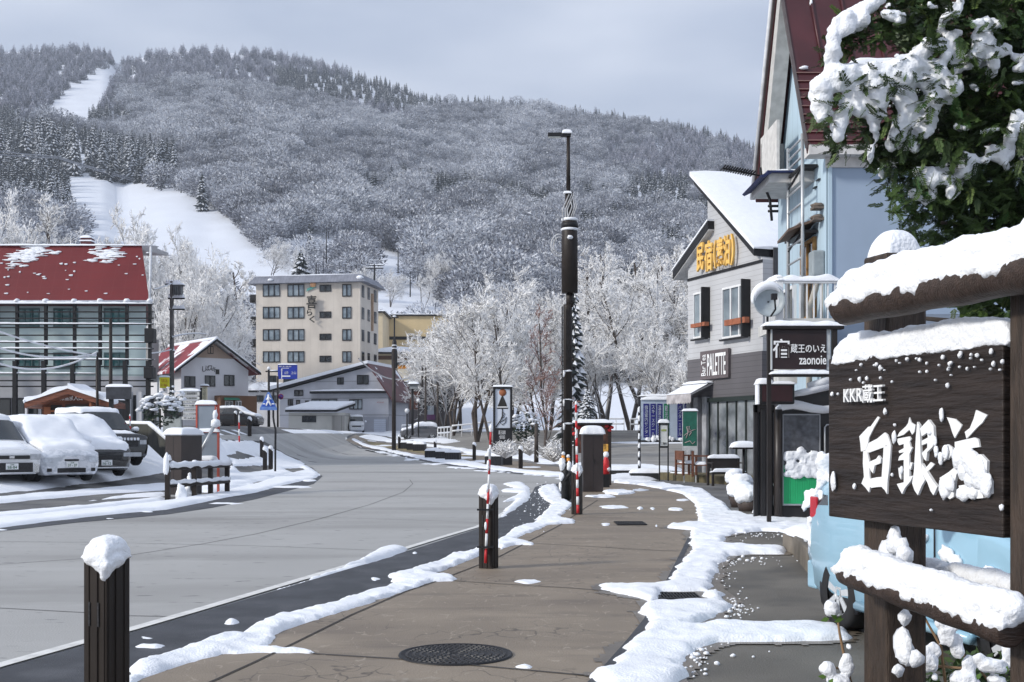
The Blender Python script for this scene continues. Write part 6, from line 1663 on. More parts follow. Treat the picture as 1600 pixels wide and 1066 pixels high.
# ---------------------------------------------------------------- seats before the cafe
def chair(label, px, Y, rz, wdt=.62, wood=None, z0=.27):
    t = thing('wooden_chair', label, 'chair', (PX(px, Y), Y, z0), rz, 'wooden chairs on the cafe deck'); wm = wood or brown_wood
    for sx in (-1, 1):
        for sy in (-1, 1):
            m = MB(); m.box(sx * wdt / 2 - .035, sx * wdt / 2 + .035, sy * .24 - .035, sy * .24 + .035, 0, .66 if sy < 0 else .84); m.build('leg', wm, t, .006)
    m = MB(); m.box(-wdt / 2 + .035, wdt / 2 - .035, -.24, .24, .36, .42); m.build('seat', wm, t)
    m = MB(); m.box(-wdt / 2 + .035, wdt / 2 - .035, .22, .26, .52, .84); m.build('backrest', wm, t)
    for sx in (-1, 1):
        m = MB(); m.box(sx * wdt / 2 - .045, sx * wdt / 2 + .045, -.28, .2, .661, .70); m.build('armrest', wm, t)
    m = MB(); m.cap(-wdt / 2, wdt / 2, -.24, .2, .42, .09, 2, over=-.03); m.build('snow_cap', snow, t)
    return t
chair('brown wooden armchair nearest the green menu board', 1072, 40.6, R(105))
chair('brown wooden armchair in the middle of the deck, turned sideways', 1094, 39.2, R(80))
ch = chair('wide black bench like chair with snow on seat and back, at the deck end', 1134, 35.6, R(8), .95, mat('black chair wood', (.018, .013, .011)), .12)
m = MB(); m.cap(-.48, .48, .2, .28, .84, .1, 3, 16, 6); m.cap(-.5, .5, -.3, -.2, .44, .09, 4); m.build('snow_cap', snow, ch)
def table():
    Y = 33.0; t = thing('small_table', 'narrow table slab heaped with snow against the cafe glazing', 'table', (PX(1162, Y), Y, .1))
    z = lambda p: PZ(p, Y) - .1
    m = MB(); m.box(-.34, .34, -.22, .22, z(702), z(698)); m.build('tabletop', dark_wood, t); m = MB(); m.tube([(0, 0, 0), (0, 0, z(702))], .04, 8); m.build('leg', black_metal, t)
    m = MB(); m.cap(-.34, .34, -.22, .22, z(698), .16, 3, over=.03); m.build('snow_cap', snow, t)
table()
pots = [(1148, 30.2, .34, .5, 'small snow topped plant pot furthest from the porch'), (1158, 28.6, .42, .42, 'middle snow topped plant pot in the row by the porch'), (1156, 26.8, .44, .34, 'low snow topped plant pot next to the largest one'), (1172, 25.0, .5, .3, 'largest snow topped plant pot, nearest the porch pillar')]
for i, (px, Y, r, h, lab) in enumerate(pots):
    t = thing('plant_pot', lab, 'plant pot', (PX(px, Y), Y, 0), 0, 'snowed plant pots beside the porch')
    m = MB(); m.lathe([(r * .45, -.02), (r * .6, h), (r * .55, h), (r * .5, h - .05)], 14); m.build('pot', mat('brown pot', (.06, .045, .04)), t)
    m = MB(); m.ball((0, 0, h + .06), (r * .72, r * .72, .22), i, .3, 14); m.ball((.1, -.08, h - .03), (r * .4, r * .4, .14), i + 5, .4, 12); m.build('snow_cap', snow, t, remesh=.03)
t = thing('leaning_boards', 'short dark boards leaning beside the largest snowy plant pot', 'boards', (PX(1180, 24.2), 24.2, 0))
for i in range(2):
    m = MB(); m.prism([(-.05 + i * .16, -.02, 0), (.03 + i * .16, -.02, 0), (.33 + i * .14, .0, .62), (.25 + i * .14, 0, .62)], (0, .04, 0)); m.build('board', dark_wood, t)
    m = MB(); m.prism([(-.07 + i * .16, -.04, .03), (-.02 + i * .16, -.04, .03), (.25 + i * .14, -.02, .64), (.2 + i * .14, -.02, .64)], (0, .07, 0)); m.build('snow_cap', snow, t, .015)

# low concrete wall by the blue car
t = thing('concrete_block_wall', 'short stained concrete wall with snow on top behind the blue car', 'wall', (0, 0, 0))
cw = mat('stained concrete', (.16, .14, .115), .85, .3, 1.5, .4, 20); overlay(cw, (.05, .045, .035), noise_mask(1.2, .5, .7))
a = G(1233, 868); b = G(1266, 905)
m = MB(); m.prism([(a[0], a[1] + .4, 0), (a[0] + .02, a[1] - .1, 0), (b[0], b[1], 0), (b[0] + 2.6, b[1] + .2, 0), (b[0] + 2.6, a[1] + .4, 0)], (0, 0, .3)); m.build('wall', cw, t, .02)
m = MB(); m.cap(a[0], b[0] + 2.4, b[1] - .1, a[1] + .5, .3, .16, 5, 24, 24, .03, .3); m.build('snow_cap', snow, t)
t = thing('low_kerb_wall', 'long low dark planter wall with snow along its top, right pavement end', 'wall', (0, 0, 0))
a = G(935, 749); b = G(1062, 741)
for (p, q) in ((G(935, 744), G(1005, 742)), (G(985, 749), G(1035, 747))):
    m = MB(); m.box(p[0], q[0], p[1] - .3, p[1] + .3, 0, .26); m.build('wall', mat('black edging', (.02, .02, .02)), t); m = MB(); m.cap(p[0], q[0], p[1] - .3, p[1] + .3, .26, .16, 2, 30, 8); m.build('snow_cap', snow, t)

# planters along the far pavement
def planter(label, px, base, Y, n):
    z0 = zat(px, Y); t = thing('planter_box', label, 'planter', (PX(px, Y), Y, z0), R(-14), 'black planter boxes on the far pavement')
    m = MB(); L = .9
    m.box(-L / 2, L / 2, -.25, .25, .02, .55)
    for i in range(6): m.box(-L / 2 + i * .155, -L / 2 + i * .155 + .1, -.27, -.251, .0, .5)
    m.build('box', plastic_k, t)
    m = MB(); m.cap(-L / 2, L / 2, -.25, .25, .55, .17, n, 12, 8); m.build('snow_cap', snow, t)
for i, (px, Y, lab) in enumerate(((676, 76, 'black planter left of two others by the far bollard'), (693, 74.5, 'black planter in the middle of the far row'), (708, 73, 'black planter at the right end of the far row'), (636, 92, 'black planter beside the far planted verge'), (646, 90, 'black planter at the foot of the distant lamp'), (656, 88, 'black planter right of the distant lamp foot'), (772, 64, 'black planter under the illustrated sign'))):
    planter(lab, px, 0, Y, i)
# white pipe railings at the back of the lot
def railing(label, p0, p1, Y, n, h=1.1):
    t = thing('pipe_railing', label, 'railing', (0, 0, 0), 0, 'snowy white pipe railings behind the lot')
    x0, x1 = PX(p0, Y), PX(p1, Y); m = MB(); s = MB()
    for zz in (h, h * .55):
        pts = [(x0 + (x1 - x0) * i / 10, Y, float(zg(x0 + (x1 - x0) * i / 10, Y)) + zz) for i in range(11)]; m.tube(pts, .04, 6); s.tube([(a, b, c + .06) for a, b, c in pts], .055, 6)
    m.build('rails', white_metal, t); s.build('snow_cap', snow, t)
    for i in range(n + 1):
        x = x0 + (x1 - x0) * i / n; m = MB(); z = float(zg(x, Y)); m.tube([(x, Y, z - .1), (x, Y, z + h)], .045, 6); m.build('post', white_metal, t)
for i, (a, b, Y, lab) in enumerate(((684, 704, 108, 'short snowy white railing beside the frosted tree roots'), (706, 768, 112, 'longer snowy white railing left of the illustrated sign'), (925, 975, 116, 'snowy white railing behind the poster board'), (985, 1010, 112, 'short snowy white railing next to the information board post'), (628, 676, 120, 'snowy white railing in front of the dark roadside shop'))): railing(lab, a, b, Y, 4)
# ================================================================ LEFT SIDE OF THE STREET
def guard_fence():
    t = thing('log_guard_fence', 'snow laden two rail guard fence on the corner of the traffic island', 'fence', (0, 0, 0))
    ps = [G(266, 782), G(303, 775), G(327, 771), G(356, 766)]
    ps = [(PX(262, 29.8), 29.8), (PX(304, 31.0), 31.0), (PX(329, 31.8), 31.8), (PX(355, 32.6), 32.6)]
    for i, (x, y) in enumerate(ps):
        m = MB(); h = 1.02 if i == 0 else .85; m.box(x - .06, x + .06, y - .06, y + .06, -.1, h); m.build('post', brown_metal, t, .01)
        m = MB(); m.cap(x - .06, x + .06, y - .06, y + .06, h, .12, i, 8, 8, .02); 
        if i == 0: m.ball((x - .02, y - .02, h - .12), (.09, .09, .3), 2, .4, 10)
        m.build('snow_cap', snow, t)
    d = Vector((ps[-1][0] - ps[0][0], ps[-1][1] - ps[0][1], 0))
    A = Vector((*ps[0], 0)) + d * .03; B = Vector((*ps[-1], 0)) + d * .04
    for z in (.80, .36):
        m = MB(); m.tube([A + Vector((0, -.07, z)), B + Vector((0, -.07, z))], .055, 10); r = m.build('rail', brown_metal, t)
        m = MB(); pts = [A.lerp(B, i / 16) + Vector((0, -.07, z + .07 + .02 * math.sin(i * 2.1))) for i in range(17)]; m.tube(pts, [(.085 if z > .5 else .06) * (1 + .15 * math.sin(i * 1.7)) for i in range(17)], 10); m.build('snow_cap', snow, r)
    m = MB(); m.ball((ps[0][0] + .35, ps[0][1] - .02, .12), (.16, .12, .28), 3, .5); m.ball((ps[1][0] - .25, ps[1][1], .1), (.2, .14, .2), 4, .5); m.ball((ps[1][0] - .12, ps[1][1] - .05, .45), (.07, .07, .2), 5, .5); m.build('snow_heap', snow, t, remesh=.03)
guard_fence()
def red_boards():
    Y = 33.0; t = thing('red_framed_board', 'double grey notice board in a faded red frame, snow on both panels', 'notice board', (PX(325, Y), Y, zat(325, Y)), R(-6))
    x = lambda p: PX(p, Y) - PX(325, Y); z = lambda p: PZ(p, Y)
    gp = mat('blank blue grey board', (.20, .235, .28), .45, .08, 2.0)
    for i, (a, b, c, d) in enumerate(((306, 339, 631, 673), (308, 343, 674, 720))):
        m = MB(); w_ = .045; m.box(x(a), x(b), -.04, .0, z(d), z(d) + w_); m.box(x(a), x(b), -.04, .0, z(c) - w_, z(c)); m.box(x(a), x(a) + w_, -.039, .0, z(d), z(c)); m.box(x(b) - w_, x(b), -.039, .0, z(d), z(c)); f = m.build('frame', old_red, t)
        m = MB(); m.box(x(a) + w_ * .8, x(b) - w_ * .8, -.018, .0, z(d) + .01, z(c) - .01); m.build('panel', gp, t)
        m = MB(); m.cap(x(a), x(b), -.06, .02, z(c), .11 if i == 0 else .09, 2 + i, 16, 6, .02)
        if i: m.cap(x(a) + .03, x(b) - .03, -.09, -.02, z(d) + .04, .09, 5, 12, 5)
        m.build('snow_cap', snow, t)
    for p in (308, 341):
        m = MB(); m.box(x(p) - .03, x(p) + .03, .001, .06, -.1, z(632)); m.build('post', old_red, t)
    m = MB(); a = Vector((x(312), -.35, z(722))); b = Vector((x(340), -.2, z(664))); m.tube([a, b], .05, 8); m.build('brace', galv, t)
    m = MB(); m.ball(b + Vector((.02, 0, .05)), .13, 2, .3); m.ball(b + Vector((.02, -.02, .28)), (.07, .07, .14), 4, .4); m.build('snow_cap', snow, t)
red_boards()
def crossing_sign():
    Y = 51.0; z0 = zat(430, Y); t = thing('crossing_sign', 'blue triangular pedestrian crossing sign with white figure on a thin post', 'road sign', (PX(430.5, Y), Y, z0))
    x = lambda p: PX(p, Y) - PX(430.5, Y); z = lambda p: PZ(p, Y) - z0
    m = MB(); m.tube([(x(430), 0, -.1), (x(430.5), 0, z(672)), (x(428), 0, z(660)), (x(427), 0, z(652)), (x(427), 0, z(610))], .045, 8); m.build('post', black_metal, t)
    bl = mat('sign blue', (.025, .085, .42), .4, .06)
    m = MB(); m.prism([(x(406.5), -.06, z(641)), (x(433), -.06, z(641)), (x(433), -.06, z(638)), (x(421.5), -.06, z(613)), (x(418.5), -.06, z(613)), (x(406.5), -.06, z(638))], (0, .02, 0)); p = m.build('plate', mat('sign rim blue', (.12, .22, .52), .4), t)
    m = MB(); m.prism([(x(409.5), -.068, z(635.5)), (x(430.5), -.068, z(635.5)), (x(420), -.068, z(615.5))], (0, .007, 0)); m.build('field', bl, p)
    f = lambda pts: [(x(a), -.075, z(c)) for a, c in pts]; m = MB()
    m.ball(f([(419.8, 618)])[0], (.045, .008, .045), 1, 0, 10)
    m.tube(f([(420, 619.5), (420, 627)]), .05, 6); m.tube(f([(420, 626), (416.5, 634)]), .035, 6); m.tube(f([(420, 626), (424, 634)]), .035, 6); m.tube(f([(420, 620.5), (416.5, 625)]), .025, 6); m.tube(f([(420, 620.5), (424.5, 624)]), .025, 6)
    for a in (413, 427): m.box(x(a - 2), x(a + 2), -.08, -.069, z(632), z(630.5))
    m.build('pedestrian_figure', letter_w, p)
crossing_sign()
def direction_sign():
    Y = 110.0; z0 = zat(418, Y); t = thing('direction_sign', 'blue road direction sign on a cantilever arm in front of the beige hotel', 'road sign', (PX(420, Y), Y, z0))
    x = lambda p: PX(p, Y) - PX(420, Y); z = lambda p: PZ(p, Y) - z0
    m = MB(); m.tube([(0, 0, -.1), (0, 0, z(577))], [.14, .1], 10); m.tube([(x(415), 0, z(580.5)), (x(436), 0, z(580.5))], .07, 8); m.build('pole', black_metal, t)
    m = MB(); m.box(x(434.5), x(465), -.12, -.08, z(592.5), z(570)); p = m.build('panel', mat('road sign blue', (.02, .045, .36), .4, .05), t)
    m = MB(); m.cap(x(434.5), x(465), -.16, -.04, z(570), .1, 2, 16, 5); m.ball((0, 0, z(576)), .17, 3, .3); m.tube([(x(421), 0, z(579.4)), (x(434), 0, z(579.4))], .07, 6); m.build('snow_cap', snow, t)
    m = MB(); m.box(x(440), x(441.2), -.13, -.121, z(592), z(578)); m.prism([(x(439), -.13, z(579)), (x(442.2), -.13, z(579)), (x(440.6), -.13, z(575.5))], (0, .008, 0)); m.box(x(441.2), x(454), -.13, -.121, z(589), z(587)); m.box(x(441), x(452), -.13, -.121, z(576), z(575.3)); m.build('arrow', letter_w, p)
    text('山形', p, letter_w, (x(451) - x(445), .28), (x(445), -.13, z(585)), depth=.008); text('上山', p, letter_w, (x(463) - x(455), .28), (x(455), -.13, z(585)), depth=.008); text('蔵王温泉', p, letter_w, (x(456) - x(436), .13), (x(436), -.13, z(574)), depth=.008)
direction_sign()
def round_sign():
    Y = 100.0; z0 = zat(436, Y); t = thing('round_road_sign', 'round blue and red no parking sign on a slim pole near the hotel foot', 'road sign', (PX(434, Y), Y, z0))
    x = lambda p: PX(p, Y) - PX(434, Y); z = lambda p: PZ(p, Y) - z0
    m = MB(); m.tube([(0, 0, -.1), (0, 0, z(588))], .08, 8); m.build('post', bark_dark, t)
    m = MB(); m.lathe([(.0, -.1), (.24, -.1), (.24, -.08), (0, -.08)], 20, 0, 'y', (x(439), 0, z(620))); p = m.build('plate', mat('sign red rim', (.35, .03, .06)), t)
    m = MB(); m.lathe([(.0, -.108), (.18, -.108), (.18, -.1), (0, -.1)], 20, 0, 'y', (x(439), 0, z(620))); m.build('field', mat('sign purple blue', (.05, .05, .3)), p)
    m = MB(); c = Vector((x(439), -.112, z(620))); m.tube([c + Vector((-.13, 0, .13)), c + Vector((.13, 0, -.13))], .025, 5); m.build('bar', mat('sign red bar', (.4, .03, .05)), p)
round_sign()
def panel_on_posts():
    Y = 44.0; z0 = zat(186, Y) - .2; t = thing('dark_panel_sign', 'dark blank panel sign on two posts in front of the lattice building', 'sign', (PX(186, Y), Y, z0))
    x = lambda p: PX(p, Y) - PX(186, Y); z = lambda p: PZ(p, Y) - z0
    for p in (173.5, 199):
        m = MB(); m.box(x(p) - .07, x(p) + .07, -.02, .1, -1, z(606)); m.build('post', black_metal, t)
    m = MB(); m.box(x(167), x(206), -.1, -.021, z(624), z(604)); m.build('panel', mat('charcoal panel', (.035, .038, .046), .4, .3), t); m = MB(); m.cap(x(167), x(206), -.11, .06, z(604), .1, 2, 16, 6); m.build('snow_cap', snow, t)
panel_on_posts()
def small_panel():
    Y = 52.0; z0 = zat(290, Y); t = thing('dark_board_sign', 'black board above a pale base behind the brown cabinet', 'sign', (PX(270, Y), Y, z0))
    x = lambda p: PX(p, Y) - PX(270, Y); z = lambda p: PZ(p, Y) - z0
    m = MB(); m.box(x(257), x(284), -.08, .2, z(651), z(624)); m.build('board', plastic_k, t); m = MB(); m.box(x(255), x(282), -.02, .2, -.4, z(651)); m.build('base', mat('pale grey green base', (.33, .35, .33)), t); m = MB(); m.cap(x(257), x(284), -.08, .2, z(624), .08, 1); m.build('snow_cap', snow, t)
small_panel()
def sign_stack():
    Y = 56.0; z0 = zat(297, Y); t = thing('name_plate_stack', 'stack of seven white name plates between dark posts', 'sign', (PX(297, Y), Y, z0))
    x = lambda p: PX(p, Y) - PX(297, Y); z = lambda p: PZ(p, Y) - z0
    for p in (283, 311):
        m = MB(); m.box(x(p) - .05, x(p) + .05, -.02, .06, -.3, z(610)); m.build('post', black_metal, t)
    names = ('蔵王温泉旅館案内', '山形屋旅館', 'こけし工房', 'ホテル蔵王', 'おみやげの店', 'ロッジ白樺', 'そば処')
    for i, (a, b) in enumerate(((611.5, 618.5), (620, 624.5), (626, 630), (631.5, 636.5), (638, 643), (644.5, 649.5), (651, 656))):
        m = MB(); m.box(x(282), x(312), -.06, -.021, z(b), z(a)); p = m.build('name_plate', mat('cream plate', (.55, .55, .53)), t); text(names[i], p, letter_k, (x(308) - x(287), (z(a) - z(b)) * .6), (x(287), -.066, z(b) + (z(a) - z(b)) * .2), depth=.005)
    m = MB(); m.cap(x(282), x(313), -.08, .06, z(610.5), .1, 1, 14, 5); m.build('snow_cap', snow, t)
sign_stack()
def yellow_sign():
    Y = 66.0; z0 = zat(257, Y); t = thing('yellow_sign', 'bright yellow hanging sign with faint red writing beside the utility pole', 'sign', (PX(257, Y), Y, z0))
    x = lambda p: PX(p, Y) - PX(257, Y); z = lambda p: PZ(p, Y) - z0
    m = MB(); m.box(x(250), x(264.5), -.06, .06, z(606.5), z(589)); p = m.build('panel', mat('bright yellow', (.82, .70, .02), .5, .05), t)
    text('たまこん', p, letter_r, (x(262) - x(253), .17), (x(253), -.07, z(597)), depth=.006); text('らーめん', p, letter_r, (x(262) - x(252), .15), (x(252), -.07, z(604)), depth=.006)
    m = MB(); m.box(x(246), x(248), -.04, .04, -.5, z(588)); m.box(x(248), x(250), -.03, .03, z(592), z(591)); m.build('post', mat('pale post', (.45, .46, .48)), t); m = MB(); m.cap(x(249), x(265), -.07, .07, z(589), .09, 2); m.build('snow_cap', snow, t)
yellow_sign()
def roofed_pillar():
    Y = 70.0; z0 = zat(319, Y); t = thing('pillar_sign', 'slim cream pillar sign under a little snowy cap', 'sign', (PX(319, Y), Y, z0))
    x = lambda p: PX(p, Y) - PX(319, Y); z = lambda p: PZ(p, Y) - z0
    m = MB(); m.box(x(316.5), x(323.5), -.12, .12, 0, z(604.5)); p = m.build('pillar', mat('cream pillar', (.62, .55, .40)), t); m = MB(); m.box(x(314), x(325.5), -.2, .2, z(604.5), z(602.5)); r = m.build('roof', brown_wood, t); m = MB(); m.cap(x(314), x(325.5), -.2, .2, z(602.5), .1, 2); m.build('snow_cap', snow, r)
    text('こけし', p, letter_k, (.12, .7), (x(319), -.13, z(625)), depth=.005, vertical=True); m = MB(); m.box(x(313.5), x(316.4), -.1, .1, 0, z(606)); m.build('side_board', black_metal, t)
roofed_pillar()
def bank_wall():
    Y = 42.0; t = thing('retaining_wall', 'dark topped retaining wall stepping down behind the parked cars', 'wall', (0, 0, 0))
    a, b, c = W(172, 662, 44), W(232, 663, 43), W(259, 686, 40)
    mm = mat('dark green brown wall', (.05, .05, .042), .8, .3, 2.0)
    m = MB()
    for p, q in ((a, b), (b, c)): m.prism([p, q, q - Vector((0, 0, .75)), p - Vector((0, 0, .75))], (0, .25, 0))
    m.build('wall', mm, t); s = MB(); s.tube([a + Vector((0, .12, .03)), b + Vector((0, .12, .03)), c + Vector((0, .12, .03))], .09, 8); s.build('snow_cap', snow, t)
bank_wall()

# ---------------------------------------------------------------- poles, lamps, wires
def pole(name, label, cat, px, top, Y, r=.14, arms=(), z0=None, trans=False, m_=None, lean=0, group=None):
    z0 = zat(px, Y) if z0 is None else z0; t = thing(name, label, cat, (PX(px, Y), Y, z0), 0, group); z = lambda p: PZ(p, Y) - z0; k = Y / F
    m = MB(); m.tube([(0, 0, -.3), (lean * k, 0, z(top))], [r, r * .72], 10); m.build('mast', m_ or mat('weathered pole', (.12, .11, .105), .8, .3, 2.0), t)
    for (dx0, dx1, py, th) in arms:
        m = MB(); m.box(dx0 * k, dx1 * k, -.06, .06, z(py) - th, z(py)); a = m.build('crossarm', black_metal, t)
        m = MB(); m.cap(dx0 * k, dx1 * k, -.08, .08, z(py), .11, int(py), 14, 5, .02, .6)
        n = max(2, int((dx1 - dx0) / 4))
        for i in range(n): m.ball(((dx0 + (dx1 - dx0) * (i + .5) / n) * k, 0, z(py) + .12), (.06, .06, .1), i, .3, 7)
        m.build('snow_cap', snow, a)
    if trans:
        m = MB()
        for i in range(5): m.box((4 + i * 2.6) * k, (5.6 + i * 2.6) * k, -.2, .2, z(461), z(447))
        m.box(3 * k, 19 * k, -.22, .22, z(447), z(445)); m.build('transformer', mat('grey transformer', (.14, .145, .15)), t)
        m = MB(); m.cap(3 * k, 19 * k, -.22, .22, z(445), .12, 2, 14, 6); m.build('snow_cap', snow, t)
    return t
pole('utility_pole', 'grey utility pole with crossarms and transformer behind the red roofed house', 'utility pole', 268.5, 440, 68, .15, ((-10, 14, 443, .1), (-6, 20, 465, .1), (-4, 20, 482, .1), (-3, 4, 548, .1)), trans=True)
pole('utility_pole', 'slim dark post in front of the lattice screen', 'pole', 173, 498, 45, .08, m_=brown_metal)
pole('utility_pole', 'thin pole against the lattice screen where snowy wires meet', 'pole', 152, 551, 46, .06, m_=brown_metal)
pole('utility_pole', 'tilted thin pole on the snowy bank left of the hotel', 'pole', 342, 435, 190, .14, ((-6, 5, 437, .1),), z0=PZ(505, 190))
pole('utility_pole', 'strongly tilted stay pole beside the tilted thin pole', 'pole', 334, 452, 190, .1, z0=PZ(505, 190), lean=9)
pole('utility_pole', 'pole with T shaped head behind the right end of the hotel roof', 'utility pole', 585, 413, 215, .2, ((-14, 14, 418, .25), (-8, 12, 414, .15)), z0=PZ(450, 215), m_=black_metal)
for i, (px, top, base, Y, lab) in enumerate(((510, 362, 410, 330, 'dark slope pole above the hotel roof'), (494, 410, 442, 260, 'short dark pole just behind the hotel roof'), (641, 424, 462, 250, 'dark pole on the bank above the ochre building'), (556, 345, 378, 420, 'small pole far up the snowy bank'), (622, 388, 425, 300, 'thin pole beside the dark hillside firs'), (350, 304, 336, 520, 'dark pole right of the lone fir'), (369, 318, 352, 480, 'dark pole beside the right edge of the ski slope'), (283, 278, 304, 560, 'light topped pole at the end of the fir row'), (92, 246, 280, 560, 'lift pylon among the firs at the slope top'))):
    pole('slope_pole', lab, 'pole', px, top, Y, .16 * Y / 300, z0=PZ(base, Y), m_=black_metal)
for px, top, base, Y, lab in ((230, 281, 315, 620, 'ski lift pylon with crosshead in the middle of the white slope'), (403, 346, 379, 520, 'ski lift pylon with wide crosshead at the lower right slope edge')):
    pole('lift_pylon', lab, 'lift pylon', px, top, Y, .45, ((-14, 12, top + 1, .9), (-9, 8, top + 6, .6)) if px > 300 else ((-5, 9, top - 4, .7), (-3, 4, top + 1, .7)), z0=PZ(base, Y), m_=black_metal)
# street lamps beyond
def lamp(label, px, top, base, Y, headed=True, r=.06):
    z0 = PZ(base, Y); t = thing('street_lamp', label, 'street lamp', (PX(px, Y), Y, z0)); z = lambda p: PZ(p, Y) - z0; k = Y / F
    m = MB(); m.tube([(0, 0, -.2), (0, 0, z(top) - .3)], r, 8); m.build('post', black_metal, t)
    if headed:
        m = MB(); m.box(-4 * k, 8 * k, -.3, .3, z(top + 9), z(top + 3)); m.build('lantern', mat('grey lantern', (.25, .26, .27)), t); m = MB(); m.box(-6 * k, 10 * k, -.4, .4, z(top + 3), z(top + 1)); h = m.build('lamp_roof', black_metal, t); m = MB(); m.cap(-6 * k, 10 * k, -.4, .4, z(top + 1), .16, 2); m.build('snow_cap', snow, h)
    else:
        m = MB(); m.ball((0, 0, z(top + 2)), .17, 1, .1, 12); m.build('globe', mat('white lamp globe', (.7, .72, .74)), t)
lamp('square headed street lamp under the frosted branches near the dark shop', 644.5, 599, 676, 84, True, .09)
lamp('small globe lamp left of the square headed street lamp', 636, 640, 680, 84, False)
lamp('small globe lamp right of the square headed street lamp', 654, 624, 680, 100, False)
lamp('globe lamp on the bank between panel sign and red marker pole', 180, 652, 684, 44, False)
pole('service_mast', 'dark banded service mast in front of the maroon roof side', 'pole', 615.5, 545, 88, .17, m_=brown_metal)
t = thing('lamp_mast', 'slim lamp mast with dark cable box before the ochre building', 'street lamp', (PX(615.5, 88.5), 88.5, zat(615.5, 88)))
z = lambda p: PZ(p, 88.5) - zat(615.5, 88); m = MB(); m.tube([(0, .4, z(600)), (0, .4, z(495))], .06, 8); m.lathe([(.2, z(575)), (.22, z(570)), (.22, z(548)), (.17, z(545)), (.17, z(534)), (.1, z(530))], 14, c=(0, .4, 0)); m.box(-.2, .3, .3, .5, z(496), z(494)); m.build('mast', black_metal, t)
m = MB(); m.ball((0, .4, z(494)), (.16, .16, .08), 1, .3); m.lathe([(.19, z(545)), (.2, z(543.5)), (.1, z(543))], 12, c=(0, .4, 0)); m.lathe([(.19, z(540)), (.2, z(538.5)), (.1, z(538))], 12, c=(0, .4, 0)); m.build('snow_cap', snow, t)
for i, (px, top, base, Y, lab) in enumerate(((665, 575, 668, 112, 'dark thin mast in front of the roadside shop, left one'), (684, 600, 668, 116, 'dark thin mast right of the purple banner'), (660, 555, 600, 118, 'grey mast rising from the frosted branches'), (838, 662, 713, 58, 'short dark post behind the frosted shrubs'))):
    pole('thin_mast', lab, 'pole', px, top, Y, .12, z0=PZ(base, Y), m_=bark_dark)
def wire(label, pts, Y0, Y1, r, m_, sag=0.0):
    n = 24; P = []
    for i in range(n + 1):
        f = i / n; u = f * (len(pts) - 1); k = min(len(pts) - 2, int(u)); g = u - k
        px = pts[k][0] + (pts[k + 1][0] - pts[k][0]) * g; py = pts[k][1] + (pts[k + 1][1] - pts[k][1]) * g + sag * 4 * f * (1 - f)
        P.append(W(px, py, Y0 + (Y1 - Y0) * f))
    m = MB(); m.tube(P, r, 5, 0, False); o = m.build('wire', m_); tag(o, label, 'wire')
swire = mat('snow coated wire', (.66, .68, .72), .8, .1, 3.0); dwire = mat('dark wire', (.05, .05, .055))
wire('snow coated wire sagging across the lattice building, uppermost', [(-30, 507), (152, 556)], 43, 46, .035, swire, 6)
wire('snow coated wire sagging across the lattice building, middle one', [(-30, 533), (152, 553)], 43, 46, .035, swire, 14)
wire('snow coated wire sagging lowest across the lattice building', [(-30, 556), (152, 550)], 43, 46, .035, swire, 24)
wire('snow coated wire from the house pole towards the left edge', [(240, 452), (268, 443)], 60, 68, .04, swire, 1)
wire('snow coated wire between utility pole and gabled house', [(268, 527), (322, 522)], 67, 92, .06, swire, -3)
wire('short snow coated wire to the red roof building', [(236, 552), (268, 546)], 61, 68, .04, swire, 1)
wire('snow coated wire in front of the maroon roof side', [(560, 560), (640, 590)], 89, 100, .05, swire, 14)
for i, (a, b, lab) in enumerate((((-20, 234), (232, 286), 'upper ski lift cable before the fir row'), ((-20, 240), (232, 289), 'lower ski lift cable before the fir row'))): wire(lab, [a, (90, 241 + i * 2), b], 560, 620, .3, mat('lift cable', (.25, .26, .29)), 4)
for i, (a, b, lab) in enumerate((((232, 285), (404, 352), 'upper ski lift cable crossing the white slope'), ((232, 289), (404, 356), 'lower ski lift cable crossing the white slope'))): wire(lab, [a, b], 620, 520, .12, mat('grey cable', (.45, .46, .5)), 5)
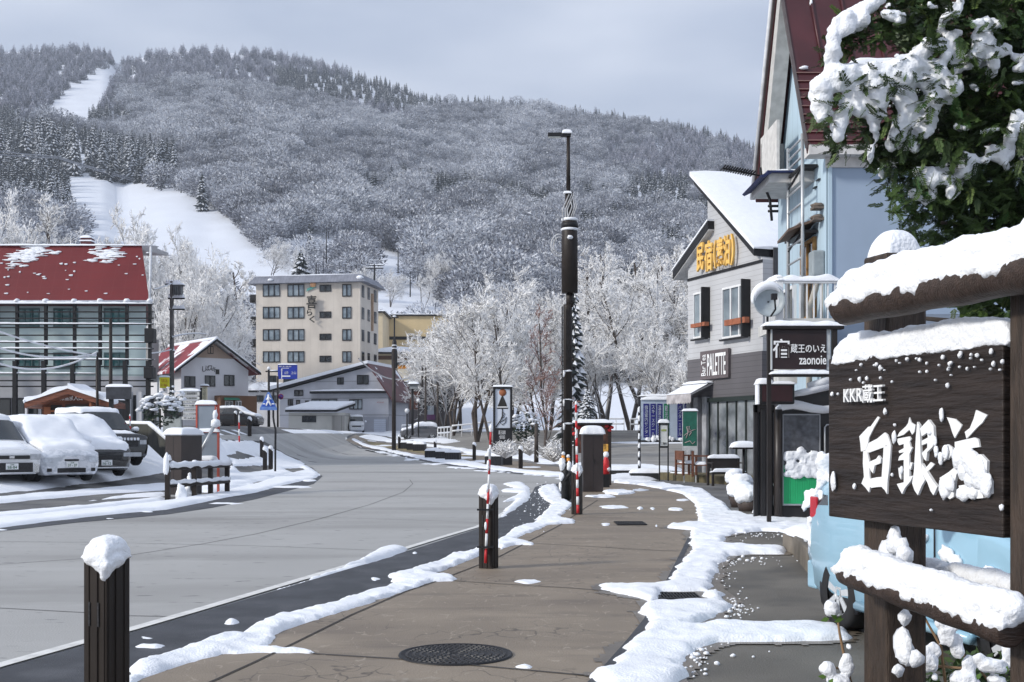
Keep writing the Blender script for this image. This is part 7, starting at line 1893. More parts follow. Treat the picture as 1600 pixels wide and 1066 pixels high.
# ================================================================ CARS
alloy = mat('alloy rim', (.52, .54, .56), .35, .06, 6.0, metal=.15, spec=.6)
def section(st):
    y, zb, zm, zt, w0, w1, w2 = st
    half = [(w0 * .9, zb), (w0, zb + .1), (w1, (zb + zm) * .5), (w1 * .985, zm), (w1 * .985 + (w2 - w1 * .985) * .5, zm + (zt - zm) * .5), (w2, zt - min(.06, (zt - zm) * .4)), (w2 * .82, zt), (w2 * .4, zt + .012)]
    return [Vector((x, y, z)) for x, z in half] + [Vector((-x, y, z)) for x, z in half[::-1]]
def resample(sts, n):
    ys = [s[0] for s in sts]; out = []
    for i in range(n + 1):
        y = ys[0] + (ys[-1] - ys[0]) * i / n
        out.append([y] + [float(np.interp(y, ys, [s[k] for s in sts])) for k in range(1, 7)])
    return out
def car(label, loc, rz, sts, cab, paint, wheels, wr=.31, snow_spans=(), plate='58-84', group=None, kind='car', mirrors=True, front=None, dark_front=False, rear=None, snow_side=0.0, seed=0, windscreen=True, spoke=5):
    t = thing('parked_car' if kind != 'van' else 'parked_van', label, kind, loc, rz, group)
    m = MB(); S = [section(s) for s in sts]; N = len(S[0])
    vs = [v for s in S for v in s]; fs = []
    for i in range(len(S) - 1):
        for k in range(N): fs.append((i * N + k, (i + 1) * N + k, (i + 1) * N + (k + 1) % N, i * N + (k + 1) % N))
    fs.append(tuple(range(N))); fs.append(tuple(range(len(S) * N - 1, (len(S) - 1) * N - 1, -1)))
    m.add(vs, fs, 0, True); b = m.build('body', paint, t)
    md = b.modifiers.new('Bevel', 'BEVEL'); md.width = .03; md.segments = 3; md.limit_method = 'ANGLE'; md.angle_limit = R(32)
    yr = [s[0] for s in sts]; i0, i1 = cab           # indices: cowl, roof front
    # glass: sides, windscreen, rear screen
    off = .012
    def at(y): return section(resample_at(sts, y))
    def side(y0, y1, sgn, nm='window'):
        a, c = at(y0), at(y1); q = MB()
        def P(s, f): 
            v = s[3].lerp(s[5], f); return Vector((sgn * (v.x + off), v.y, v.z))
        P4 = [P(a, .1), P(c, .1), P(c, .88), P(a, .88)]
        q.add(P4 + [p - Vector((sgn * .03, 0, 0)) for p in P4], [(0, 1, 2, 3) if sgn > 0 else (3, 2, 1, 0), (0, 4, 5, 1), (1, 5, 6, 2), (2, 6, 7, 3), (3, 7, 4, 0)]); q.build(nm, glass_d, t)
    yroof0, yroofR = sts[i1][0], sts[-2][0]
    span = (yroofR - yroof0 - .1) / 2
    for sgn in (-1, 1):
        side(yroof0 + .06, yroof0 + .03 + span, sgn); side(yroof0 + .10 + span, yroofR - .02, sgn)
    def screen(s0, s1, nm, dirn):
        a, c = section(s0), section(s1); q = MB(); o = Vector((0, dirn * .012, .012))
        def row(f): 
            A = [a[k].lerp(c[k], f) for k in (5, 6, 7, 8, 9, 10)]
            return [v + o for v in A]
        r0, r1 = row(.06), row(.92); q.add(r0 + r1, [(k, k + 1, k + 7, k + 6) if dirn > 0 else (k + 6, k + 7, k + 1, k) for k in range(5)], 0, True); q.build(nm, glass_d, t)
    if windscreen: screen(sts[i0], sts[i1], 'windscreen', -1)
    screen(sts[-1], sts[-2], 'rear_screen', 1)
    # wheels
    for y in wheels:
        w1 = resample_at(sts, y)[4] 
        for sgn in (-1, 1):
            c = Vector((sgn * (w1 - .088), y, wr)); q = MB(); q.lathe([(wr * .62, -.1), (wr * .93, -.105), (wr, -.07), (wr, .07), (wr * .93, .105), (wr * .62, .1)], 28, 0, 'x', c, caps=False); ty = q.build('wheel', rubber, t)
            q = MB(); f = sgn
            q.lathe([(wr * .64, -.02), (wr * .64, .02)], 24, 0, 'x', c + Vector((f * .05, 0, 0))); rm = q.build('rim_back', black_metal, ty)
            q = MB(); q.lathe([(wr * .66, .0), (wr * .62, .03), (wr * .57, .0)], 24, 0, 'x', c + Vector((f * .085, 0, 0)), caps=False)
            for k in range(spoke):
                a = 2 * math.pi * k / spoke + .3; d = Vector((0, math.cos(a), math.sin(a))); s_ = Vector((0, -d.z, d.y)); C2 = c + Vector((f * .095, 0, 0))
                q.prism([C2 + d * .03 - s_ * .02, C2 + d * wr * .6 - s_ * .03, C2 + d * wr * .6 + s_ * .03, C2 + d * .03 + s_ * .02], (-f * .03, 0, 0))
            q.lathe([(.05, 0), (.04, .015), (.0, .016)], 12, 0, 'x', c + Vector((f * .1, 0, 0)), caps=False); q.build('rim', alloy, ty)
            q = MB(); q.lathe([(wr * 1.18, 0), (wr * 1.18, .02)], 32, 0, 'x', Vector((sgn * (w1 - .012) - .01, y, wr + .02)))
            q.v = [v if v[2] > wr * .55 else (v[0], v[1], wr * .55) for v in q.v]; q.build('wheel_arch', plastic_k, t)
    # face
    F0 = sts[0]; yf = F0[0]
    if front:
        for nm, mm, x0, x1, z0, z1, d in front:
            for sgn in ((-1, 1) if x0 > 0 else (1,)):
                q = MB(); a, c = (x0, x1) if sgn > 0 else (-x1, -x0); yy = yf + (.05 * max(0, abs(a) + abs(c) - 1.0) if x0 > 0 else 0)
                q.box(a, c, yy - d, yy + .1, z0, z1); q.build(nm, mm, t, .012)
    if plate:
        q = MB(); q.box(-.165, .165, yf - .06, yf - .02, plate[1], plate[1] + .165); p = q.build('number_plate', plate_m, t); text(plate[0], p, mat('plate lettering', (.03, .12, .06)), (.25, .075), (-.125, yf - .065, plate[1] + .02), depth=.004); text('山形', p, mat('plate lettering', (.03, .12, .06)), (.1, .04), (-.05, yf - .065, plate[1] + .11), depth=.004)
    if rear:
        yr_ = sts[-1][0]
        for nm, mm, x0, x1, z0, z1, d in rear:
            for sgn in ((-1, 1) if x0 > 0 else (1,)):
                q = MB(); a, c = (x0, x1) if sgn > 0 else (-x1, -x0); q.box(a, c, yr_ - .12, yr_ + d, z0, z1); q.build(nm, mm, t, .02)
    if mirrors:
        s = resample_at(sts, sts[i0][0] + (sts[i1][0] - sts[i0][0]) * .45)
        for sgn in (-1, 1):
            q = MB(); q.ball((sgn * (s[5] + .14), s[0], s[2] + .1), (.12, .07, .09), 3, .05, 12); q.tube([(sgn * (s[5] - .04), s[0] + .03, s[2] + .04), (sgn * (s[5] + .1), s[0], s[2] + .07)], .03, 6); mi = q.build('mirror', paint, t)
            if snow_spans: q = MB(); q.ball((sgn * (s[5] + .14), s[0] - .03, s[2] + .15), (.14, .10, .09), 4, .35, 12); q.build('snow_cap', snow, mi)
    # snow
    for (y0, y1, h, lowk) in snow_spans:
        n = max(6, int((y1 - y0) / .09)); q = MB(); rows = []
        for i in range(n + 1):
            y = y0 + (y1 - y0) * i / n; s = section(resample_at(sts, y)); ks = list(range(lowk, len(s) - lowk)); ring = [s[k] for k in ks]
            fine = []
            for a, c in zip(ring, ring[1:]): fine += [a.lerp(c, j / 3) for j in range(3)]
            fine.append(ring[-1]); rows.append(fine)
        m_ = len(rows[0]); vs = []
        for i, r_ in enumerate(rows):
            for k, v in enumerate(r_):
                e = min(1, min(i, n - i) / 2.0) ** .5 * min(1, min(k, m_ - 1 - k) / 2.0) ** .5
                nx = (k / (m_ - 1) - .5) * 2; nrm = Vector((-nx * .8 if False else math.copysign(abs(nx) ** 2 * .9, v.x), -.25 if i < n * .5 else .1, 1 - abs(nx) ** 3 * .5)).normalized()
                hh = h * (e * (1 + .4 * mnoise.noise(Vector((v.x * 3 + seed, v.y * 3, v.z * 2)))) ) - (1 - e) * .02 + .02 * mnoise.noise(Vector((v.x * 11, v.y * 11, v.z * 11 + seed)))
                vs.append(v + nrm * hh)
        q.add(vs, [(i * m_ + k, i * m_ + k + 1, (i + 1) * m_ + k + 1, (i + 1) * m_ + k) for i in range(n) for k in range(m_ - 1)], 0, True); q.build('snow_cap', snow, t)
    return t
def resample_at(sts, y):
    ys = [s[0] for s in sts]; return [y] + [float(np.interp(y, ys, [s[k] for s in sts])) for k in range(1, 7)]
def carpaint(name, col, snowy=0.0, metal=.3):
    m = mat(name, col, .25, .04, 2.0, metal=metal, spec=.6); m.node_tree.nodes['Principled BSDF'].inputs['Coat Weight'].default_value = .6
    if snowy: overlay(m, (.80, .82, .86), noise_mask(3.2, .52 - snowy * .2, .60 - snowy * .1, (1, 1, 1.5), detail=8, rough=.7))
    return m
#            y     zb   zm   zt    w0   w1   w2
minivan = [(-2.25, .24, .70, .76, .62, .70, .58), (-2.12, .20, .82, .90, .78, .83, .66), (-1.35, .19, .98, 1.06, .83, .86, .72), (-1.15, .19, 1.00, 1.10, .83, .86, .73), (-.25, .19, 1.0, 1.74, .84, .87, .66), (.3, .19, 1.0, 1.80, .84, .87, .67), (1.7, .19, 1.0, 1.78, .84, .87, .66), (2.15, .22, .98, 1.62, .83, .86, .62), (2.28, .26, .92, .98, .75, .80, .60)]
boxvan = [(-2.3, .24, .78, .84, .66, .74, .62), (-2.2, .20, .92, 1.0, .80, .84, .70), (-1.65, .19, 1.08, 1.16, .84, .86, .74), (-1.55, .19, 1.08, 1.2, .84, .86, .75), (-.85, .19, 1.08, 1.78, .84, .87, .70), (-.4, .19, 1.08, 1.84, .84, .87, .71), (1.9, .19, 1.08, 1.83, .84, .87, .70), (2.2, .22, 1.05, 1.72, .84, .86, .68), (2.3, .26, .95, 1.0, .78, .82, .66)]
suv = [(-2.3, .34, .88, .94, .72, .80, .66), (-2.22, .28, .98, 1.06, .84, .88, .74), (-1.2, .27, 1.08, 1.16, .88, .92, .78), (-1.05, .27, 1.09, 1.18, .88, .92, .78), (-.4, .27, 1.10, 1.82, .88, .92, .70), (.1, .27, 1.10, 1.88, .88, .92, .71), (1.9, .27, 1.10, 1.86, .88, .92, .70), (2.2, .32, 1.08, 1.72, .87, .90, .66), (2.3, .38, 1.0, 1.06, .80, .86, .66)]
hatch = [(-1.8, .24, .64, .70, .55, .62, .50), (-1.68, .19, .76, .84, .66, .70, .58), (-1.0, .18, .92, 1.0, .70, .735, .62), (-.85, .18, .93, 1.03, .70, .735, .63), (-.15, .18, .95, 1.45, .71, .74, .56), (.3, .18, .96, 1.50, .71, .74, .57), (1.2, .18, .98, 1.47, .71, .74, .56), (1.62, .22, .96, 1.32, .70, .73, .52), (1.80, .28, .84, .90, .62, .68, .52)]
ld = mat('headlight', (.45, .47, .5), .15, .2, 8.0, spec=.9); grl = mat('black grille', (.02, .02, .022), .35, .4, 20.0)
GC = 'cars parked on the left lot'
def park(px, Y, rz, front_off, dz=0.0):
    fx, fy = PX(px, Y), Y; d = Vector((math.sin(rz), -math.cos(rz))); c = Vector((fx, fy)) - d * front_off
    return (c.x, c.y, float(zg(c.x, c.y)) + dz)
rz = R(41)
car('white car cut by the left edge, black lower grille and number plate showing', park(17, 32.2, rz, 2.2, .02), rz, [list(s) for s in minivan], (3, 4), carpaint('white car paint', (.78, .79, .81), 0, .0), (-1.4, 1.4),
    front=[('grille', grl, -.48, .48, .62, .72, .05), ('bumper_grille', grl, -.56, .56, .26, .52, .05), ('headlight', ld, .5, .78, .60, .76, .03), ('emblem', chrome, -.07, .07, .63, .71, .06), ('fog_trim', chrome, .6, .74, .24, .5, .03)], plate=('58-84', .34), snow_spans=[(-.3, 2.2, .11, 5), (-2.2, -1.2, .03, 6)], group=GC, seed=1)
car('silver minivan buried in snow, windscreen and bonnet all covered', park(112, 33.4, rz, 2.25), rz, [list(s) for s in minivan], (3, 4), carpaint('silver car paint', (.52, .55, .60), .35, .2), (-1.4, 1.4),
    front=[('bumper_grille', grl, -.40, .40, .27, .40, .02), ('headlight', mat('iced headlight', (.5, .53, .57), .4, .3, 6.0), .5, .76, .56, .70, .02), ('emblem', grl, -.2, .2, .60, .65, .03), ('fog_light', grl, .55, .68, .3, .4, .02)], plate=('37 - 37', .42), snow_spans=[(-2.1, 2.2, .13, 4)], group=GC, seed=2)
car('black car under deep snow with only its dark nose and plate free', park(166, 36.0, rz, 2.25), rz, [list(s) for s in minivan], (3, 4), carpaint('black car paint', (.012, .012, .014), 0, .1), (-1.4, 1.4),
    front=[('grille', grl, -.5, .5, .52, .68, .03), ('headlight', ld, .54, .78, .62, .74, .02), ('lower_trim', chrome, -.7, .7, .27, .31, .04)], plate=('16-12', .36), snow_spans=[(-2.2, 2.2, .15, 4)], group=GC, seed=3)
cb = car('black off roader with snow on roof and bonnet, windscreen clear', park(193, 39.2, rz, 2.3, .02), rz, [list(s) for s in suv], (3, 4), carpaint('black off roader paint', (.013, .014, .016), 0, .1), (-1.45, 1.45), wr=.37,
    front=[('grille', grl, -.5, .5, .66, .84, .03), ('headlight', ld, .56, .8, .72, .88, .02), ('skid_plate', galv, -.6, .6, .32, .46, .05)], plate=('80-21', .48), snow_spans=[(-.35, 2.1, .13, 5), (-2.0, -1.2, .05, 6)], group=GC, seed=4)
q = MB()
for i in range(9): q.box(-.48 + i * .115, -.40 + i * .115, -2.37, -2.34, .86, .95)
q.build('snow_letters', snow, cb, .01)
# distant cars
GD = 'cars standing further along the road'
rz2 = R(80)
car('black car with snowy roof by the gabled house', (PX(372, 88), 88, zat(372, 88)), rz2, [list(s) for s in hatch], (3, 4), carpaint('dark car paint', (.02, .02, .024), 0, .1), (-1.15, 1.15), plate=None, front=[('headlight', ld, .4, .62, .6, .7, .02)], snow_spans=[(-1.7, 1.7, .12, 5)], group=GD, seed=5)
car('small white van before the grey house garage', (PX(557, 133), 133, zat(557, 133)), R(8), [list(s) for s in boxvan], (3, 4), carpaint('white van paint', (.6, .62, .65), 0, .05), (-1.4, 1.4), plate=('12', .4), front=[('grille', grl, -.5, .5, .6, .75, .03), ('headlight', ld, .52, .78, .66, .8, .02)], snow_spans=[(-.7, 2.2, .14, 5)], group=GD, kind='van', seed=6)
car('snowed up car half hidden behind far planters and the square lamp', (PX(655, 112), 112, zat(655, 112)), R(-80), [list(s) for s in hatch], (3, 4), carpaint('grey car paint', (.1, .1, .11), 0, .2), (-1.15, 1.15), plate=None, snow_spans=[(-1.7, 1.7, .16, 4)], group=GD, seed=7)
# the light blue hatchback by the sign
rz3 = R(10.7); pb = carpaint('light blue car paint', (.30, .50, .63), 0, .1)
overlay(pb, (.80, .82, .86), noise_mask(2.3, .63, .67, (1.6, 1, 1), detail=8, rough=.7))
tl = mat('red tail lamp', (.42, .015, .03), .2, .2, 5.0, spec=.8)
bc = car('light blue hatchback parked behind the dark wooden inn board', (3.56, 8.6, .03), rz3, [list(s) for s in hatch], (3, 4), pb, (-1.12, 1.15), wr=.30, plate=None,
    front=[('headlight', ld, .4, .62, .58, .72, .02)], rear=[('rear_bumper', pb, -.66, .66, .26, .5, .06)], snow_spans=[(-.3, 1.78, .14, 5), (-1.7, -.9, .10, 5)], seed=8, spoke=7)
for sgn in (-1, 1):
    for y in (-.35, .62):
        q = MB(); q.box(sgn * .742 - .003, sgn * .742 + .003, y - .006, y + .006, .30, .95); q.build('door_seam', plastic_k, bc)
    q = MB(); q.box(sgn * .75 - .02, sgn * .75 + .02, .38, .54, .80, .84); q.build('door_handle', pb, bc); q = MB(); q.tube([(sgn * .73, -.78, .25), (sgn * .735, .78, .25)], .04, 8); q.build('sill', pb, bc)
    q = MB(); q.box(.70, .722, 1.54, 1.67, .88, 1.06) if sgn > 0 else q.box(-.722, -.70, 1.54, 1.67, .88, 1.06); q.build('tail_lamp', tl, bc, .01)
q = MB(); random.seed(3)
for i in range(26):
    y = random.uniform(1.45, 1.85); z = random.uniform(.62, 1.4); q.ball((-.70 + max(0, z - .95) * .35 + random.gauss(0, .01), y, z), (.02, .06, .05), i, .5, 8)
for y, z, a in ((-.5, .78, .1), (-.62, .74, .08), (-1.0, .70, .1), (.3, .7, .05), (-.2, .86, .07), (.75, .66, .06), (.05, .5, .04)): q.ball((-.745, y, z), (.03, a, a * .6), 3, .5, 10)
for i in range(13):
    for j in range(8):
        f = j / 7; q.ball((-.60 + i * .1 + (.06 if i == 0 else 0) * f, 1.62 + .17 * f, 1.36 - .46 * f), (.085, .06, .07), i * 9 + j, .4, 9)
q.build('snow_patch', snow, bc, remesh=.02)
# ================================================================ THE BIG WOODEN BOARD, NEAR RIGHT
BRUSH = [
    [[(408, 62), (424, 76), (372, 165), (330, 250), (322, 300), (300, 360), (258, 375), (252, 300), (243, 240), (322, 155), (345, 150)],
     [(300, 365), (325, 300), (400, 262), (470, 205), (495, 225), (520, 300), (525, 330), (480, 320), (455, 340), (330, 385), (270, 375)],
     [(278, 370), (312, 372), (330, 450), (335, 600), (345, 660), (330, 740), (300, 700), (262, 660), (285, 600), (275, 480)],
     [(460, 330), (525, 320), (520, 400), (510, 520), (495, 640), (490, 755), (470, 720), (440, 690), (445, 560), (455, 430)],
     [(325, 470), (395, 440), (415, 410), (437, 440), (432, 480), (380, 500), (365, 570), (345, 545), (330, 510)],
     [(330, 620), (400, 605), (460, 600), (465, 690), (400, 692), (350, 700), (325, 680)]],
    [[(690, 70), (705, 115), (745, 140), (735, 200), (715, 225), (690, 180), (640, 225), (580, 245), (600, 205), (660, 150), (680, 120)],
     [(585, 260), (640, 250), (690, 240), (705, 265), (690, 290), (600, 320), (583, 290)],
     [(640, 290), (690, 285), (700, 330), (715, 345), (690, 400), (690, 560), (640, 560), (640, 450), (590, 455), (600, 420), (645, 380), (600, 390), (595, 370), (640, 345)],
     [(590, 520), (620, 560), (615, 625), (600, 600)], [(700, 470), (718, 480), (700, 540), (688, 520)],
     [(640, 560), (690, 555), (690, 600), (725, 590), (700, 640), (650, 700), (625, 755), (600, 710), (578, 665), (640, 650)],
     [(760, 110), (780, 140), (785, 250), (790, 400), (800, 560), (830, 630), (800, 680), (765, 765), (735, 720), (715, 660), (730, 560), (740, 400), (748, 250)],
     [(785, 170), (860, 90), (905, 150), (910, 240), (900, 330), (850, 380), (840, 460), (820, 440), (800, 390), (850, 340), (850, 300), (800, 320), (800, 280), (855, 250), (850, 205), (800, 240)],
     [(800, 480), (850, 560), (900, 640), (940, 690), (905, 765), (880, 730), (850, 650), (800, 560)], [(880, 470), (915, 490), (880, 530), (840, 560), (830, 530)]],
    [[(1025, 70), (1100, 85), (1160, 140), (1140, 180), (1095, 255), (1075, 210), (1050, 130)],
     [(1285, 5), (1385, 50), (1340, 120), (1290, 165), (1240, 220), (1200, 260), (1185, 200), (1230, 165), (1265, 80)],
     [(1095, 290), (1180, 270), (1270, 250), (1305, 265), (1318, 335), (1240, 345), (1140, 360), (1095, 330)],
     [(985, 340), (1030, 310), (1075, 340), (1080, 380), (1050, 430), (1030, 450), (1035, 390), (1020, 350)], [(970, 410), (1010, 390), (1020, 440), (990, 465), (960, 450)],
     [(1150, 350), (1215, 345), (1250, 390), (1210, 400), (1190, 465), (1165, 430)],
     [(1110, 500), (1170, 500), (1110, 580), (1095, 650), (1085, 780), (1050, 800), (1010, 770), (985, 730), (960, 610), (1040, 560)],
     [(1220, 400), (1330, 400), (1385, 460), (1380, 560), (1420, 640), (1420, 750), (1390, 770), (1350, 720), (1325, 600), (1290, 600), (1285, 650), (1190, 660), (1160, 520)],
     [(1130, 680), (1290, 655), (1335, 690), (1350, 790), (1300, 795), (1160, 790)]]]
def inn_board():
    th = R(-74.9); w_ = Wall(1305, 5.5, th, 0.0)
    t = w_.root('wooden_inn_board', 'large dark wooden inn board with bold white characters between snow covered logs', 'sign'); U = w_.u(1580)
    zt, zb = w_.z(1300, 562), w_.z(1300, 806)
    m = MB(); m.box(0, U, -.035, .035, zb, zt); b = m.build('board', dark_wood, t, .006)
    # lettering
    u0, u1, z0, z1 = w_.rect(1322, 1384, 600, 630, -.05)
    text('KKR蔵王', b, letter_w, (u1 - u0, (z1 - z0) * .95), (u0, -.05, z0), depth=.014, bold=.012)
    # three brush characters, cut stroke by stroke
    for strokes in BRUSH:
        m = MB()
        for i, st_ in enumerate(strokes):
            k = -.0405 - .0009 * (i % 9); m.prism([(lambda q: (q[0], k, q[1]))(w_.uz(1300 + x / 5.714, 640 + y / 5.714, k)) for x, y in st_], (0, -k - .0351, 0))
        m.build('letter', letter_w, b)
    # snow stuck to the writing and board
    s = MB(); random.seed(6)
    def st(px, py, r, k=1.0):
        u, z = w_.uz(px, py, -.05); s.ball((u, -.05, z), (r, max(.008, r * .5), r * k), int(px + py), .3, 8 if r < .007 else 16)
    for px, py, r, k in ((1498, 715, .035, 1.3), (1512, 718, .04, 1.2), (1522, 728, .04, 1.2), (1530, 742, .04, 1.4), (1541, 758, .03, 1.6), (1505, 735, .03, 1.3), (1515, 748, .03, 1), (1476, 762, .03, 1.6), (1484, 755, .03, 1.3), (1505, 772, .035, .8), (1520, 770, .03, .8), (1477, 706, .018, 1.6), (1470, 714, .015, 1.3), (1463, 705, .012, 2), (1461, 690, .01, 2.2), (1397, 683, .012, 2.3), (1471, 648, .011, 2.4), (1335, 760, .009, 1.6), (1383, 643, .009, 1.6), (1398, 664, .006, 1.2), (1565, 793, .009, 1.4), (1302, 752, .02, 2.2), (1470, 722, .01, 1.4), (1452, 676, .01, 1), (1300, 616, .012, .8), (1394, 742, .006, 1.4), (1408, 735, .008, 2.2), (1455, 797, .006, .9)): st(px, py, r, k)
    for i in range(46):
        px = random.uniform(1304, 1572); st(px, 575 + (px - 1300) * -.12 + abs(random.gauss(0, 22)), random.choice((.004, .005, .005, .008)), random.uniform(.9, 1.5))
    s.build('stuck_snow', snow, b)
    s = MB(); s.cap(.035, U + .02, -.03, .05, zt - .005, .105, 4, 60, 12, .012, .3, p=7.0); s.build('snow_cap', snow, b, remesh=.014)
    # posts
    pu = (w_.u(1365, .14) + w_.u(1433, .14)) / 2
    hz = w_.z(1398, 400, .14)
    for u, hh, hw in ((pu, hz, .095), (U + .125, w_.z(1312, 480, -.12) + .15, .10)):
        m = MB(); y0 = .04 if u < U else -.03; m.box(u - hw, u + hw, y0, y0 + .2, -.3, hh); p = m.build('post', post_wood, t, .012)
        s = MB(); s.cap(u - hw, u + hw, y0, y0 + .2, hh, .125, 3 + u, 16, 16, -.008, .18, p=2.8); s.build('snow_cap', snow, p)
    p = [q for q in t.children if q.name.startswith('post')][0]
    s = MB()
    for px, py, r in ((1385, 862, .05), (1398, 848, .045), (1408, 855, .035), (1392, 868, .05), (1412, 868, .04), (1410, 1005, .055), (1414, 1020, .05), (1432, 1030, .03), (1413, 965, .028), (1398, 835, .03), (1403, 1048, .02)): u, z = w_.uz(px, py, .03); s.ball((u, .03, z), (r, .03, r * 1.2), int(px), .5, 9)
    s.build('stuck_snow', snow, p)
    # logs
    def log(za, u0, u1, r, hs, seed, y=-.12, zb=None):
        zb = za if zb is None else zb; Z = lambda u: za + (zb - za) * (u - u0) / (u1 - u0)
        m = MB(); n = 12; m.tube([(u0 + (u1 - u0) * i / n, y, Z(u0 + (u1 - u0) * i / n)) for i in range(n + 1)], [r * (1 + .05 * math.sin(i * 1.9 + seed)) for i in range(n + 1)], 18); l = m.build('log', log_wood, t, .01)
        s = MB(); k = 46
        for i in range(k + 1):
            u = u0 + .01 + (u1 - u0 - .02) * i / k; e = min(1, (i + .7) / 4) ** .5
            q = 1 + .22 * mnoise.noise(Vector((u * 3.2, seed, 0))) + .1 * mnoise.noise(Vector((u * 11, seed, 5)))
            s.ball((u, y, Z(u) + r * .62 + hs * .34 * q), (.06, r * 1.0 * e * (1 + .1 * mnoise.noise(Vector((u * 9, 2, seed)))), hs * .62 * q * e), i, .18, 12, 0, 2.2)
            if i % 2 == 0: s.ball((u, y - r * .88, Z(u) + r * .25 + .02 * mnoise.noise(Vector((u * 14, 7, seed)))), (.05, r * .2, r * .5), i, .4, 8)
        s.build('snow_cap', snow, l, remesh=.016); return l
    za = w_.z(1312, 480, -.12); log(za, w_.u(1320, -.12), U + .5, .083, .115, 1)
    zl = w_.z(1310, 890, -.12); log(zl, w_.u(1322, -.12), U + .16, .062, .098, 5, zb=w_.z(1640, 1000, -.12))
    # shaded back log and snow behind
    m = MB(); y = .34; m.tube([(w_.u(1433, y), y, zl - .1), (U + .2, y, zl - .1)], .06, 12); l = m.build('log', log_wood, t)
    s = MB(); 
    for i in range(24): u = w_.u(1433, y) + (U + .2 - w_.u(1433, y)) * i / 23; s.ball((u, y, zl - .03), (.06, .07, .07), i, .3, 10)
    s.build('snow_cap', snow, l, remesh=.02)
inn_board()

